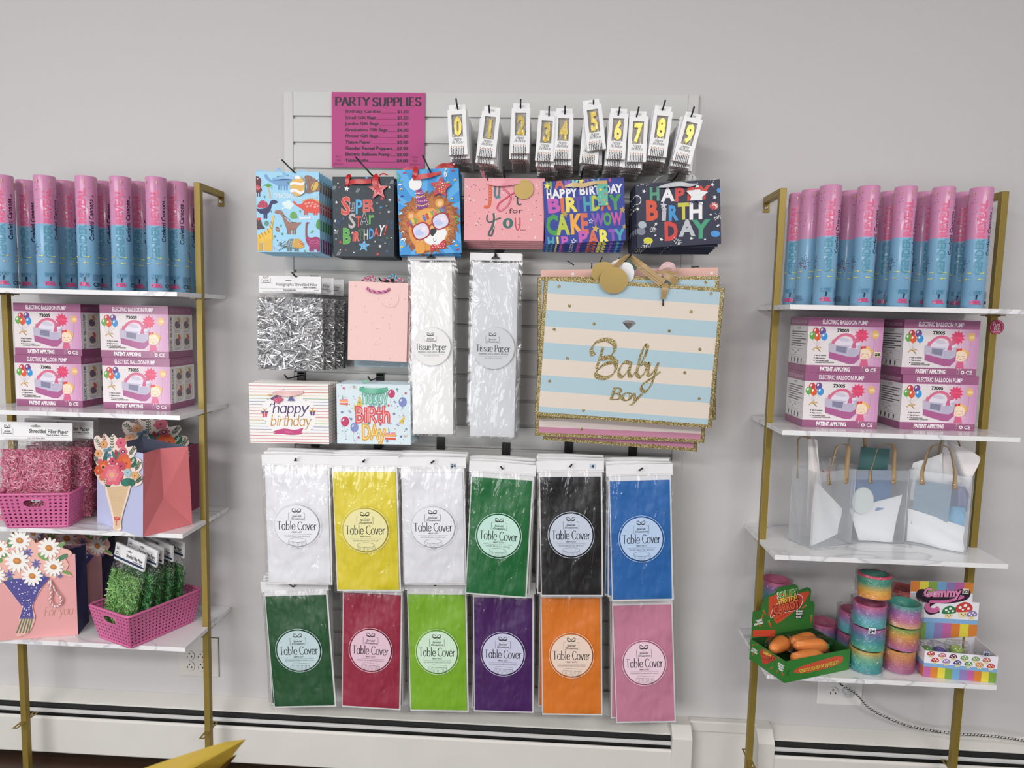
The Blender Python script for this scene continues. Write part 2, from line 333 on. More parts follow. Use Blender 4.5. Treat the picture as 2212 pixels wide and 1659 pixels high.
def _b(x=0.08): return [(x, .3), (.2, .47), (.35, .45), (.44, .25), (.36, .04), (.2, 0), (x, .12)]
_bowl_l = [(.44, .38), (.3, .5), (.13, .44), (.06, .25), (.14, .04), (.3, 0), (.44, .14)]
_sp = [(.06, .08), (.22, 0), (.38, .11), (.3, .22), (.14, .29), (.08, .4), (.22, .5), (.36, .42)]
PEN = {
 'a': (.54, [('c', _bowl_l), ('l', [(.44, .5), (.44, 0)])]),
 'b': (.53, [('l', [(.08, .8), (.08, 0)]), ('c', _b())]),
 'c': (.47, [('c', [(.42, .4), (.28, .5), (.1, .4), (.06, .22), (.14, .04), (.3, 0), (.43, .1)])]),
 'd': (.54, [('c', _bowl_l), ('l', [(.44, .8), (.44, 0)])]),
 'e': (.5, [('c', [(.07, .27), (.43, .27), (.38, .45), (.24, .5), (.1, .4), (.06, .22), (.14, .04), (.3, 0), (.43, .1)])]),
 'f': (.34, [('c', [(.36, .74), (.27, .8), (.18, .7), (.17, .5), (.17, 0)]), ('l', [(.03, .5), (.33, .5)])]),
 'g': (.54, [('c', _bowl_l), ('c', [(.44, .5), (.44, 0), (.38, -.22), (.22, -.28), (.08, -.2)])]),
 'h': (.53, [('l', [(.08, .8), (.08, 0)]), ('c', [(.08, .28), (.2, .46), (.34, .48), (.43, .36), (.43, 0)])]),
 'i': (.2, [('l', [(.1, .5), (.1, 0)]), ('l', [(.1, .64), (.1, .7)])]),
 'k': (.46, [('l', [(.08, .8), (.08, 0)]), ('l', [(.4, .5), (.1, .2)]), ('l', [(.2, .32), (.43, 0)])]),
 'l': (.2, [('l', [(.1, .8), (.1, 0)])]),
 'm': (.76, [('l', [(.08, .5), (.08, 0)]), ('c', [(.08, .3), (.18, .47), (.29, .48), (.36, .36), (.36, 0)]), ('c', [(.36, .3), (.46, .47), (.57, .48), (.65, .36), (.65, 0)])]),
 'n': (.53, [('l', [(.08, .5), (.08, 0)]), ('c', [(.08, .28), (.2, .46), (.34, .48), (.43, .36), (.43, 0)])]),
 'o': (.52, [('o', [(.26, .5), (.1, .42), (.06, .25), (.1, .08), (.26, 0), (.42, .08), (.46, .25), (.42, .42)])]),
 'p': (.53, [('l', [(.08, .5), (.08, -.28)]), ('c', _b())]),
 'r': (.35, [('l', [(.08, .5), (.08, 0)]), ('c', [(.08, .28), (.17, .43), (.32, .49)])]),
 's': (.43, [('c', _sp)]),
 't': (.35, [('c', [(.16, .72), (.16, .3), (.17, .08), (.24, 0), (.34, .04)]), ('l', [(.03, .5), (.32, .5)])]),
 'u': (.53, [('c', [(.08, .5), (.08, .15), (.18, 0), (.32, .04), (.43, .22)]), ('l', [(.43, .5), (.43, 0)])]),
 'v': (.44, [('l', [(.03, .5), (.22, 0)]), ('l', [(.22, 0), (.41, .5)])]),
 'w': (.64, [('l', [(.03, .5), (.17, 0)]), ('l', [(.17, 0), (.31, .45)]), ('l', [(.31, .45), (.46, 0)]), ('l', [(.46, 0), (.61, .5)])]),
 'y': (.46, [('l', [(.04, .5), (.24, .02)]), ('c', [(.43, .5), (.24, .02), (.15, -.2), (.02, -.27)])]),
 'A': (.6, [('l', [(.03, 0), (.29, .75)]), ('l', [(.29, .75), (.57, 0)]), ('l', [(.13, .26), (.46, .26)])]),
 'B': (.56, [('l', [(.09, .75), (.09, 0)]), ('c', [(.09, .75), (.35, .73), (.42, .57), (.34, .42), (.09, .4)]), ('c', [(.09, .4), (.4, .38), (.5, .2), (.4, .03), (.09, 0)])]),
 'C': (.62, [('c', [(.56, .63), (.42, .75), (.2, .7), (.07, .5), (.07, .25), (.2, .05), (.42, 0), (.57, .13)])]),
 'D': (.64, [('l', [(.09, .75), (.09, 0)]), ('c', [(.09, .75), (.38, .72), (.56, .5), (.56, .25), (.38, .03), (.09, 0)])]),
 'E': (.52, [('l', [(.09, .75), (.09, 0)]), ('l', [(.09, .75), (.47, .75)]), ('l', [(.09, .4), (.4, .4)]), ('l', [(.09, 0), (.48, 0)])]),
 'F': (.48, [('l', [(.09, .75), (.09, 0)]), ('l', [(.09, .75), (.45, .75)]), ('l', [(.09, .4), (.38, .4)])]),
 'G': (.66, [('c', [(.56, .63), (.42, .75), (.2, .7), (.07, .5), (.07, .25), (.2, .05), (.42, 0), (.57, .1)]), ('l', [(.57, .36), (.57, .02)]), ('l', [(.38, .36), (.6, .36)])]),
 'H': (.66, [('l', [(.09, .75), (.09, 0)]), ('l', [(.57, .75), (.57, 0)]), ('l', [(.09, .4), (.57, .4)])]),
 'I': (.22, [('l', [(.11, .75), (.11, 0)])]),
 'J': (.42, [('c', [(.32, .75), (.32, .2), (.24, .02), (.1, .02), (.04, .14)])]),
 'K': (.58, [('l', [(.09, .75), (.09, 0)]), ('l', [(.52, .75), (.1, .34)]), ('l', [(.22, .45), (.55, 0)])]),
 'L': (.48, [('l', [(.09, .75), (.09, 0)]), ('l', [(.09, 0), (.46, 0)])]),
 'N': (.66, [('l', [(.09, 0), (.09, .75)]), ('l', [(.09, .75), (.57, 0)]), ('l', [(.57, 0), (.57, .75)])]),
 'O': (.7, [('o', [(.35, .75), (.14, .65), (.06, .375), (.14, .1), (.35, 0), (.56, .1), (.64, .375), (.56, .65)])]),
 'P': (.54, [('l', [(.09, .75), (.09, 0)]), ('c', [(.09, .75), (.4, .73), (.48, .55), (.4, .37), (.09, .35)])]),
 'R': (.58, [('l', [(.09, .75), (.09, 0)]), ('c', [(.09, .75), (.4, .73), (.47, .56), (.38, .4), (.09, .38)]), ('l', [(.26, .38), (.55, 0)])]),
 'S': (.54, [('c', [(.07, .13), (.2, .01), (.38, .02), (.48, .17), (.4, .33), (.16, .43), (.08, .58), (.18, .73), (.36, .74), (.47, .63)])]),
 'T': (.56, [('l', [(.28, .75), (.28, 0)]), ('l', [(.02, .75), (.54, .75)])]),
 'U': (.64, [('c', [(.09, .75), (.09, .25), (.18, .04), (.32, 0), (.46, .04), (.55, .25), (.55, .75)])]),
 'V': (.58, [('l', [(.03, .75), (.29, 0)]), ('l', [(.29, 0), (.55, .75)])]),
 'W': (.84, [('l', [(.03, .75), (.22, 0)]), ('l', [(.22, 0), (.42, .7)]), ('l', [(.42, .7), (.62, 0)]), ('l', [(.62, 0), (.81, .75)])]),
 'Y': (.56, [('l', [(.02, .75), (.28, .36)]), ('l', [(.54, .75), (.28, .36)]), ('l', [(.28, .36), (.28, 0)])]),
 ' ': (.26, []), '!': (.2, [('l', [(.1, .75), (.1, .25)]), ('l', [(.1, .08), (.1, 0)])]), '?': (.4, [('c', [(.05, .6), (.18, .75), (.34, .65), (.3, .45), (.19, .35), (.19, .22)]), ('l', [(.19, .08), (.19, 0)])]),
}
def clip_poly(p, box):
    x0, x1, z0, z1 = box
    for ax, lim, sg in ((0, x0, 1), (0, x1, -1), (1, z0, 1), (1, z1, -1)):
        out = []; n = len(p)
        for i in range(n):
            a, b = p[i], p[(i+1) % n]; da = (a[ax]-lim)*sg; db = (b[ax]-lim)*sg
            if da >= 0: out.append(a)
            if (da >= 0) != (db >= 0):
                t = da/(da-db); out.append((a[0]+(b[0]-a[0])*t, a[1]+(b[1]-a[1])*t))
        p = out
        if len(p) < 3: return None
    return p
class Art:
    """flat print: coloured outlines, each a hair in front of the one before"""
    EPS = 1.2e-5
    def __init__(s, w, h, TL=(0, 0), TR=None, BL=None, clip=True, wrap=None, y0=-2.5e-4, M=None):
        s.w, s.h = w, h; s.TL = TL; s.TR = TR or (TL[0]+1000*w, TL[1]); s.BL = BL or (TL[0], TL[1]+1000*h)
        e = (s.TR[0]-TL[0], s.TR[1]-TL[1]); g = (s.BL[0]-TL[0], s.BL[1]-TL[1]); D = e[0]*g[1]-e[1]*g[0]
        s.e, s.g, s.D = e, g, D; s.k = w/math.hypot(*e)
        s.clip = (-w/2, w/2, 0, h) if clip else None
        s.wrap = wrap; s.y0 = y0; s.n = 0; s.mb = MB(); s.M = M
    def L(s, p):
        dx, dy = p[0]-s.TL[0], p[1]-s.TL[1]
        a = (dx*s.g[1]-dy*s.g[0])/s.D; b = (s.e[0]*dy-s.e[1]*dx)/s.D
        return ((a-.5)*s.w, (1-b)*s.h)
    def put(s, polys, col, lv=None):
        """polys: lists of picture points"""
        s.n += 1; y = s.y0-s.EPS*s.n
        c = lin(col, KALB) if isinstance(col, str) else col
        s.mb.cur = c
        yb = y
        for ip, p in enumerate(polys):
            y = yb-(ip % 10)*1e-6
            q = [s.L(a) for a in p]
            if s.clip:
                q = clip_poly(q, s.clip)
                if not q: continue
            if s.wrap:
                xa, xb = min(a[0] for a in q), max(a[0] for a in q); m_ = int((xb-xa)/.003)+1
                if m_ > 1:
                    for k_ in range(m_):
                        c_ = clip_poly(q, (xa+(xb-xa)*k_/m_, xa+(xb-xa)*(k_+1)/m_, -9, 9))
                        if c_: s.emit(c_, y)
                    continue
            s.emit(q, y)
        return s
    def emit(s, q, y):
            ar = sum(q[i][0]*q[(i+1) % len(q)][1]-q[(i+1) % len(q)][0]*q[i][1] for i in range(len(q)))
            if abs(ar) < 1e-10: return
            if ar < 0: q = q[::-1]
            if s.wrap: v = [((s.wrap-y)*math.sin(x/s.wrap), -(s.wrap-y)*math.cos(x/s.wrap), z) for x, z in q]
            else: v = [(x, y, z) for x, z in q]
            if s.M is not None: v = [tuple(s.M @ Vector(a)) for a in v]
            s.mb.add(v, [tuple(range(len(v)))])
    def poly(s, pts, col): return s.put([pts], col)
    def rect(s, x0, y0, x1, y1, col): return s.put([[(x0, y0), (x1, y0), (x1, y1), (x0, y1)]], col)
    def ell(s, cx, cy, rx, ry, col, rot=0, n=18, a0=0, a1=360):
        c, sn = math.cos(rot), math.sin(rot); pts = []
        full = (a1-a0) >= 360
        for i in range(n if full else n+1):
            a = math.radians(a0+(a1-a0)*i/n); x, y = rx*math.cos(a), ry*math.sin(a); pts.append((cx+x*c-y*sn, cy+x*sn+y*c))
        return s.put([pts], col)
    def ring(s, cx, cy, rx, ry, w, col, n=40):
        return s.line([(cx+rx*math.cos(2*PI*i/n), cy+ry*math.sin(2*PI*i/n)) for i in range(n)], w, col, closed=True)
    def star(s, cx, cy, r, col, rot=0, inner=.42, n=5):
        return s.put([[(cx+(r if i % 2 == 0 else r*inner)*math.sin(PI*i/n+rot), cy-(r if i % 2 == 0 else r*inner)*math.cos(PI*i/n+rot)) for i in range(2*n)]], col)
    def blob(s, pts, col, n=4): return s.put([smooth_pts(pts, True, n)], col)
    def line(s, pts, w, col, closed=False, curve=False, nib=None, n=5):
        if curve: pts = smooth_pts(pts, closed, n)
        m = len(pts); Ls = []; Rs = []
        if m < 2: return s
        for i in range(m):
            a = pts[i-1] if (closed or i > 0) else pts[i]; b = pts[(i+1) % m] if (closed or i < m-1) else pts[i]
            dx, dy = b[0]-a[0], b[1]-a[1]; d = math.hypot(dx, dy) or 1e-9
            ww = w
            if isinstance(w, (list, tuple)): ww = w[0]+(w[1]-w[0])*i/(m-1)
            if nib is not None:  # broad nib: thick across, thin along the nib direction
                th = math.atan2(-dy, dx); ww = nib[0]+(nib[1]-nib[0])*abs(math.sin(th-nib[2]))
            nx, ny = -dy/d*ww/2, dx/d*ww/2
            Ls.append((pts[i][0]+nx, pts[i][1]+ny)); Rs.append((pts[i][0]-nx, pts[i][1]-ny))
        return s.put([[Ls[i], Ls[(i+1) % m], Rs[(i+1) % m], Rs[i]] for i in range(m if closed else m-1)], col)
    def text(s, t, x, y, size, col, wt='b', align='c', rot=0.0, sx=1.0, shear=0.0, gap=0.0, width=None):
        """y = baseline, size = cap height, in picture units; rot turns clockwise"""
        k = size/FONT['cap']; adv = [FONT['adv'].get(c, .5)+gap for c in t]; tot = sum(adv)
        if width: sx = width/(tot*k)
        o = {'c': -tot/2, 'l': 0, 'r': -tot}[align]; cr, sr = math.cos(rot), math.sin(rot); polys = []
        for c, a in zip(t, adv):
            if c != ' ' and (wt, c) in FONT:
                vs, fs = FONT[(wt, c)]
                P = []
                for vx, vy in vs:
                    X = (o+vx+vy*shear)*k*sx; Y = -vy*k
                    P.append((x+X*cr-Y*sr, y+X*sr+Y*cr))
                polys += [[P[i] for i in f] for f in fs]
            o += a
        return s.put(polys, col)
    def pen(s, t, x, y, size, col, thick=.1, thin=None, nib=0.0, align='c', rot=0.0, sx=1.0, shear=0.0, gap=0.0, width=None):
        """stroke lettering; size = cap height; thick/thin relative to size"""
        k = size/.75; adv = [PEN[c][0]+gap for c in t]; tot = sum(adv)
        if width: sx = width/(tot*k)
        o = {'c': -tot/2, 'l': 0, 'r': -tot}[align]; cr, sr = math.cos(rot), math.sin(rot); quads = []
        tn = thick if thin is None else thin
        for c, a in zip(t, adv):
            for kind, pts in PEN[c][1]:
                P = list(pts) if kind == 'l' else smooth_pts(pts, kind == 'o', 4)
                if kind == 'o': P = P+[P[0]]
                m = len(P); Ls = []; Rs = []
                for i in range(m):
                    A_, B_ = P[max(i-1, 0)], P[min(i+1, m-1)]
                    if kind == 'o' and i in (0, m-1): A_, B_ = P[-2], P[1]
                    dx, dy = B_[0]-A_[0], B_[1]-A_[1]; d = math.hypot(dx, dy) or 1e-9
                    ww = .75*(tn+(thick-tn)*abs(math.sin(math.atan2(dy, dx)-nib)))/2
                    nx, ny = -dy/d*ww, dx/d*ww; ex = ey = 0
                    if i == 0 and kind != 'o': ex, ey = -dx/d*tn*.3, -dy/d*tn*.3
                    if i == m-1 and kind != 'o': ex, ey = dx/d*tn*.3, dy/d*tn*.3
                    Ls.append((P[i][0]+nx+ex, P[i][1]+ny+ey)); Rs.append((P[i][0]-nx+ex, P[i][1]-ny+ey))
                def T(p):
                    X = (o+p[0]+p[1]*shear)*k*sx; Y = -p[1]*k
                    return (x+X*cr-Y*sr, y+X*sr+Y*cr)
                quads += [[T(Ls[i]), T(Ls[i+1]), T(Rs[i+1]), T(Rs[i])] for i in range(m-1)]
            o += a
        return s.put(quads, col)
    def mesh(s, name='print', material=None): return s.mb.mesh(name, material or INK)
    def build(s, parent, name='print', material=None, loc=None):
        o = s.mb.build(name, material or INK, parent, loc=loc)
        return o
def logo(a, cx, cy, k, col='15171c'):
    """bow over bracketed two-line name, k = width of the bracket in picture units"""
    for sg in (-1, 1):
        a.line([(cx, cy-.36*k), (cx+sg*.1*k, cy-.52*k), (cx+sg*.24*k, cy-.56*k), (cx+sg*.26*k, cy-.44*k), (cx+sg*.13*k, cy-.37*k), (cx, cy-.35*k)], .035*k, col, curve=True)
        a.line([(cx, cy-.36*k), (cx+sg*.14*k, cy-.33*k), (cx+sg*.28*k, cy-.38*k)], .045*k, col, curve=True)
        a.line([(cx+sg*.4*k, cy-.28*k), (cx+sg*.5*k, cy-.28*k), (cx+sg*.5*k, cy+.2*k), (cx+sg*.4*k, cy+.2*k)], .02*k, col)
    a.line([(cx-.06*k, cy-.22*k), (cx-.02*k, cy-.16*k), (cx+.03*k, cy-.22*k), (cx+.07*k, cy-.18*k)], .012*k, '8a8f96', curve=True)
    a.text('Special', cx-.02*k, cy-.01*k, .125*k, col, 'b', shear=.3, width=.56*k)
    a.text('Occasions', cx, cy+.16*k, .125*k, col, 'b', shear=.3, width=.82*k)
# ---------------------------------------------------------------- the room
WY = 0.012
structure(MB().box(-3.2, 4.2, WY, WY+0.1, 0, 2.7).build('wall_back', WALLM), 'off-white painted plaster wall')
fm = mat('dark_wood_floor', (0.055, 0.03, 0.018, 1), 0.35, var=0.35, vscale=3, stretch=(1, 14, 1), bump=0.1, bscale=30)
structure(MB().box(-3.2, 4.2, -5.2, WY, -0.05, 0).build('floor', fm), 'dark wood floor')
structure(MB().box(-3.2, 4.2, -5.2, WY, 2.7, 2.75).build('ceiling', CEILM), 'white ceiling')

# baseboard between the two heaters
bb = MB(); x0, x1 = 1.262, 1.47
bb.box(x0, x1, -0.006, WY, 0.0, 0.19)
structure(bb.build('baseboard_back', HEATM), 'painted baseboard between the heaters')
structure(MB().box(x0, x1, -0.014, WY, 0.19, 0.225).build('trim_1', HEATM, bevel=0.004), 'rounded baseboard cap')

def heater(xa, xb, cap_l, cap_r, label):
    t = thing('baseboard_heater', label, 'heater', ((xa+xb)/2, -0.03, 0)); ox = (xa+xb)/2
    def part(name, prof, m, a=xa, b=xb):
        mb = MB(); n = len(prof)
        vs = [(a-ox, y+0.03, z) for y, z in prof]+[(b-ox, y+0.03, z) for y, z in prof]
        mb.add(vs, [tuple(range(n)), tuple(range(2*n-1, n-1, -1))]+[((i+1) % n, i, n+i, n+(i+1) % n) for i in range(n)])
        return mb.build(name, m, t, bevel=0.0015)
    part('back_cover', [(WY, .213), (-.036, .192), (-.036, .187), (-.033, .187), (-.033, .190), (WY, .207)], HEATM)
    part('void', [(WY, .2), (-.030, .186), (-.036, .166), (-.036, .02), (WY, .02)], DARKM)
    part('damper', [(-.044, .1735), (-.050, .169), (-.050, .162), (-.045, .161), (-.041, .168)], mat('damper_metal', (.6, .6, .59, 1), .35))
    part('front_panel', [(-.051, .150), (-.056, .144), (-.056, .03), (-.050, .024), (-.047, .026), (-.052, .034), (-.052, .142), (-.047, .150)], HEATM)
    for c, s in ((cap_l, 0), (cap_r, 1)):
        if c:
            a, b = c
            part('end_cap', [(WY, .224), (-.03, .221), (-.060, .190), (-.060, .018), (WY, .018)], HEATM, a, b)
    return t
heater(-2.6, 1.225, None, (1.2, 1.262), 'long white baseboard heater under the slat display, chipped enamel')
heater(1.5, 3.6, (1.462, 1.512), None, 'white baseboard heater under the marble rack with carrots')

# ---------------------------------------------------------------- slat wall
G = lambda k: 2.1373-k*0.0762
XR = 1.1686
sw = thing('slatwall_display', 'white slatted display wall panel with narrow horizontal grooves', 'display panel', (XR/2, 0, 0.232))
ox, oz = XR/2, 0.232
MB().box(-ox, XR-ox, 0.009, WY-0.0005, 0, 2.128-oz).build('backing', SLATM, sw)
def slat_mesh(h):
    w = XR/2
    mb = MB(); prof = [(0.0, 0.0), (0.0, h), (0.0035, h), (0.0035, h-.003), (0.0085, h-.003), (0.0085, 0.003), (.004, .003), (.004, 0)]
    n = len(prof); vs = [(-w, y, z) for y, z in prof]+[(w, y, z) for y, z in prof]
    mb.add(vs, [tuple(range(n)), tuple(range(2*n-1, n-1, -1))]+[((i+1) % n, i, n+i, n+(i+1) % n) for i in range(n)])
    return mb.mesh('slat', SLATM)
sm = slat_mesh(0.0762-0.0095)
for k in range(1, 25):
    o = bpy.data.objects.new('slat', sm); COL.objects.link(o); o.parent = sw; o.location = (0, 0, G(k+1)-oz)
o = bpy.data.objects.new('slat', slat_mesh(2.129-G(1))); COL.objects.link(o); o.parent = sw; o.location = (0, 0, G(1)-oz)
for xa, xb in ((-0.0285, -0.0005), (XR+0.0005, XR+0.031)):
    MB().box(xa-ox, xb-ox, -0.003, WY-0.0005, 0, 2.129-oz).build('side_trim', SLATM, sw, bevel=0.0015)

# ---------------------------------------------------------------- racks
PF, PB, SF = -0.139, -0.121, -0.2735
def rack(xa, xb, hs, top, label):
    cx = (xa+xb)/2; t = thing('shelf_rack', label, 'shelf rack', (cx, PF, 0))
    P = 0.018
    Lc = lambda x: x-cx
    for x0, x1, sg in ((xa, xa+P, 1), (xb-P, xb, -1)):
        MB().box(Lc(x0), Lc(x1), 0, PB-PF, 0, top).build('post', GOLDM, t, bevel=0.001)
        arm = MB().box(Lc(x0), Lc(x1), PB-PF, WY-PF-.001, top-P, top).build('top_arm', GOLDM, t, bevel=0.001)
        br = MB().box(Lc(x0), Lc(x1), WY-PF-.004, WY-PF-.001, top-P-.026, top-P).build('wall_bracket', GOLDM, t)
        MB().lathe([(.0001, 0), (.0055, 0), (.0045, .0015), (.0018, .0015), (.0018, .0004), (.0001, .0004)], 12, caps=False).build('screw', STEEL, br, loc=(Lc((x0+x1)/2), WY-PF-.004, top-P-.013)).rotation_euler = (PI/2, 0, 0)
        # empty support tabs of the missing lowest board
        for y0, y1 in ((-.036, 0), (PB-PF, PB-PF+.036)):
            mb = MB(); z = hs[3]-0.335
            yc = (y0+y1)/2+(-.006 if y0 < 0 else .006); out = [(Lc(x0)+.001, y0), (Lc(x1)-.001, y0), (Lc(x1)-.001, y1), (Lc(x0)+.001, y1)]
            hole = [((Lc(x0)+Lc(x1))/2+.0035*math.cos(a*PI/4), yc+.008*math.sin(a*PI/4)) for a in range(8)]
            X0, X1 = Lc(x0)+.001, Lc(x1)-.001
            mb.slab([(X0, y0), (hole[4][0], y0), (hole[4][0], y1), (X0, y1)], z-.002, z)
            mb.slab([(hole[0][0], y0), (X1, y0), (X1, y1), (hole[0][0], y1)], z-.002, z)
            mb.slab([(hole[4][0], y0), (hole[0][0], y0), (hole[0][0], hole[6][1]), (hole[4][0], hole[6][1])], z-.002, z)
            mb.slab([(hole[4][0], hole[2][1]), (hole[0][0], hole[2][1]), (hole[0][0], y1), (hole[4][0], y1)], z-.002, z)
            mb.build('support_tab', GOLDM, t)
    for h in hs:
        a, b = Lc(xa), Lc(xb); y0, y1 = SF-PF, WY-PF-.001; yp0, yp1 = -.0005, PB-PF+.0005
        pts = [(a, y0), (b, y0), (b, yp0), (b-P-.0005, yp0), (b-P-.0005, yp1), (b, yp1), (b, y1), (a, y1), (a, yp1), (a+P+.0005, yp1), (a+P+.0005, yp0), (a, yp0)]
        s = MB().slab(pts, h-.0125, h).build('shelf', MARBLE, t, bevel=0.0007)
        for x0 in (xa, xb-P):
            for q0, q1 in ((-.034, 0), (PB-PF, PB-PF+.034)):
                MB().box(Lc(x0)+.001, Lc(x0)+P-.001, q0, q1, h-.0155, h-.0126).lathe([(.004, 0), (.004, .002)], 8, (Lc(x0)+P/2, (q0+q1)/2, h-.0176)).build('support_plate', GOLDB, s)
    return t
HL = [1.521, 1.184, 0.850, 0.5194]; HR = [1.5244, 1.1956, 0.858, 0.523]
rack(-0.826, -0.221, HL, 1.8353, 'gold metal wall rack with marble shelves beside the dinosaur gift bags')
rack(1.4034, 2.0084, HR, 1.843, 'gold metal wall rack with marble shelves holding the clear gift bags')
ORD = 'first second third fourth fifth sixth seventh eighth ninth tenth eleventh'.split()
# ---------------------------------------------------------------- display hooks
def hook(label, px, py, L, tip=(0, .016), group='black display hooks in the slat wall', plate=True, rise=0.0):
    """rod whose bend shows at picture point px,py, L metres out from the slats"""
    p = at(px, py, -L)
    t = thing('display_hook', label, 'hook', (p.x, 0, p.z-rise), group=group)
    if plate:
        MB().box(-.013, .013, -.004, .0005, -.026, .012).box(-.011, .011, -.004, .006, .004, .010).build('backplate', BLACK, t, bevel=.001)
    MB().tube([(0, -.003, 0), (0, -L*.6, rise*.6), (0, -L+.006, rise*.95), (tip[0]*.3, -L, rise+tip[1]*.3), (tip[0], -L-.004, rise+tip[1])], .0022, 8).build('rod', BLACK, t)
    return t, p
def stopper(parent, y):
    MB().box(-.012, .012, y, y+.002, -.02, .01).build('label_holder', FILM, parent)

# ---------------------------------------------------------------- price sign
b, w, h, a = rect_of([(716, 198.3), (918, 201), (917, 364.5), (717, 360.5)], -.006)
sg = thing('price_sign', 'hot pink printed price list headed party supplies', 'sign', b, (0, a, 0))
MB().box(-w/2, w/2, 0, .0012, 0, h).build('sheet', mat('hot_pink_card', 'bb4f88', .6, spec=.2), sg)
A = Art(w, h, (468, 115), (1287, 127), (472, 773))
INKD = '22192a'
A.pen('PARTY', 652, 235, 72, INKD, .26, .07, 0, width=305, gap=.04); A.pen('SUPPLIES', 1042, 240, 72, INKD, .26, .07, 0, width=432, gap=.04)
rows = [('Birthday Candles', '$1.50'), ('Small Gift Bags', '$3.50'), ('Jumbo Gift Bags', '$7.00'), ('Graduation Gift Bags', '$4.00'), ('Flower Gift Bags', '$5.00'), ('Tissue Paper', '$3.00'), ('Gender Reveal Poppers', '$9.99'), ('Electric Balloon Pump', '$8.00'), ('Tablecloths', '$4.00')]
wds = [312, 272, 296, 372, 292, 226, 418, 396, 208]
for i, ((l, r), wd) in enumerate(zip(rows, wds)):
    y = 296+i*53.6
    A.text(l, 590, y, 26, INKD, 'b', 'l', width=wd, rot=.006); A.text(r, 1146, y+6, 26, INKD, 'b', 'r', width=100, rot=.006)
    x = 590+wd+6
    while x < 1040: A.rect(x, y+2, x+4.5, y+6.5, INKD); x += 9.6
for x0 in (530, 1205):
    for j, tx in enumerate(('Pura', 'Vida', 'Balloons')): A.pen(tx, x0, 688+j*32+(6 if x0 > 1000 else 0), 19, '7e2f58', .1, .06, .6, shear=.2, width=(50, 46, 86)[j])
A.build(sg)

# ---------------------------------------------------------------- number candles
def glyph_solid(mb, ch, cx, z0, size, y0, y1, sx=1.0):
    vs, fs = FONT[('h', ch)]; k = size/FONT['cap']
    mx = (max(v[0] for v in vs)+min(v[0] for v in vs))/2; mz = min(v[1] for v in vs)
    P = [(cx+(v[0]-mx)*k*sx, z0+(v[1]-mz)*k) for v in vs]; n = len(P)
    edges = {}
    for f in fs:
        for i in range(len(f)): edges[(f[i], f[(i+1) % len(f)])] = 1
    side = [(e[1], e[0], e[0]+n, e[1]+n) for e in edges if (e[1], e[0]) not in edges]
    mb.add([(x, y0, z) for x, z in P]+[(x, y1, z) for x, z in P], [tuple(f) for f in fs]+[tuple(i+n for i in f[::-1]) for f in fs]+side)
    return mb
CW, CH, CD = .049, .116, .0165
ccol = mat('white_candle_carton', (.86, .86, .87, 1), .35)
wx0, wx1, wz0, wz1 = -.0145, .0145, .046, .104
def candle_front():
    mb = MB().box(-CW/2, CW/2, 0, CD, 0, CH, skip=('f',))
    for r in ((-CW/2, wx0, 0, CH), (wx1, CW/2, 0, CH), (wx0, wx1, 0, wz0), (wx0, wx1, wz1, CH)):
        mb.face([(r[0], 0, r[2]), (r[1], 0, r[2]), (r[1], 0, r[3]), (r[0], 0, r[3])])
    d = .009
    mb.face([(wx0, 0, wz0), (wx1, 0, wz0), (wx1, d, wz0), (wx0, d, wz0)]); mb.face([(wx0, 0, wz1), (wx0, d, wz1), (wx1, d, wz1), (wx1, 0, wz1)])
    mb.face([(wx0, 0, wz0), (wx0, d, wz0), (wx0, d, wz1), (wx0, 0, wz1)]); mb.face([(wx1, 0, wz0), (wx1, 0, wz1), (wx1, d, wz1), (wx1, d, wz0)])
    return mb.mesh('carton', ccol)
def flap_mesh():
    mb = MB(); w = CW/2-.003
    mb.box(-w, -.007, CD-.001, CD, CH, CH+.017); mb.box(.007, w, CD-.001, CD, CH, CH+.017); mb.box(-.007, .007, CD-.001, CD, CH, CH+.006); mb.box(-.007, .007, CD-.001, CD, CH+.011, CH+.017)
    return mb.mesh('hang_tab', ccol)
me_front = candle_front(); me_flap = flap_mesh(); me_back = MB().box(-CW/2, CW/2, 0, CD, 0, CH).mesh('carton', ccol)
A = Art(CW, CH, (0, 0), (138, 0), (0, 327))
A.pen('Happy', 66, 222, 20, '2a2a30', .13, .05, .5, shear=.3, width=60); A.pen('Birthday', 66, 244, 19, '2a2a30', .13, .05, .5, shear=.3, width=84)
for i in range(8):
    x = 20+i*12.6; top = 272+(5 if i % 2 else 0)
    A.ell(x, top-6, 3.4, 7, 'b98a6c', n=8)
    y = top+4
    while y < 327: A.rect(x-3.4, y, x+3.4, y+8, '1d1b20'); y += 10.5
Mb = Matrix(((1, 0, 0, 0), (0, 0, 1, 0), (0, 1, 0, 0), (0, 0, 0, 1)))
Ab = Art(CW, CD, (0, 0), (138, 0), (0, 47), M=Mb)
Ab.rect(0, 0, 138, 47, 'd9c9c4')  # white carton bottom tinted pinkish, its shade put into the colour
for i in range(8):
    x = 20+i*12.6
    for j in range(4): Ab.rect(x-3.4, 3+j*11, x+3.4, 10+j*11, '1d1b20')
A.mb.add(Ab.mb.v, Ab.mb.f)
A.mb.c = A.mb.c[:len(A.mb.c)-len(Ab.mb.f)]+Ab.mb.c
me_cprint = A.mesh()
me_film = MB().face([(wx0, .0012, wz0), (wx1, .0012, wz0), (wx1, .0012, wz1), (wx0, .0012, wz1)]).mesh('window_film', film_mat('carton_film', .5, .1, .8, 90, stretch=(1.5, 1, .3)))
me_bk = MB().face([(wx0, .0088, wz0), (wx1, .0088, wz0), (wx1, .0088, wz1), (wx0, .0088, wz1)]).mesh('window_back', mat('window_backing', (.42, .40, .36, 1), .5))
gold_c = mat('gold_candle', (.82, .62, .10, 1), .25, metal=.45)
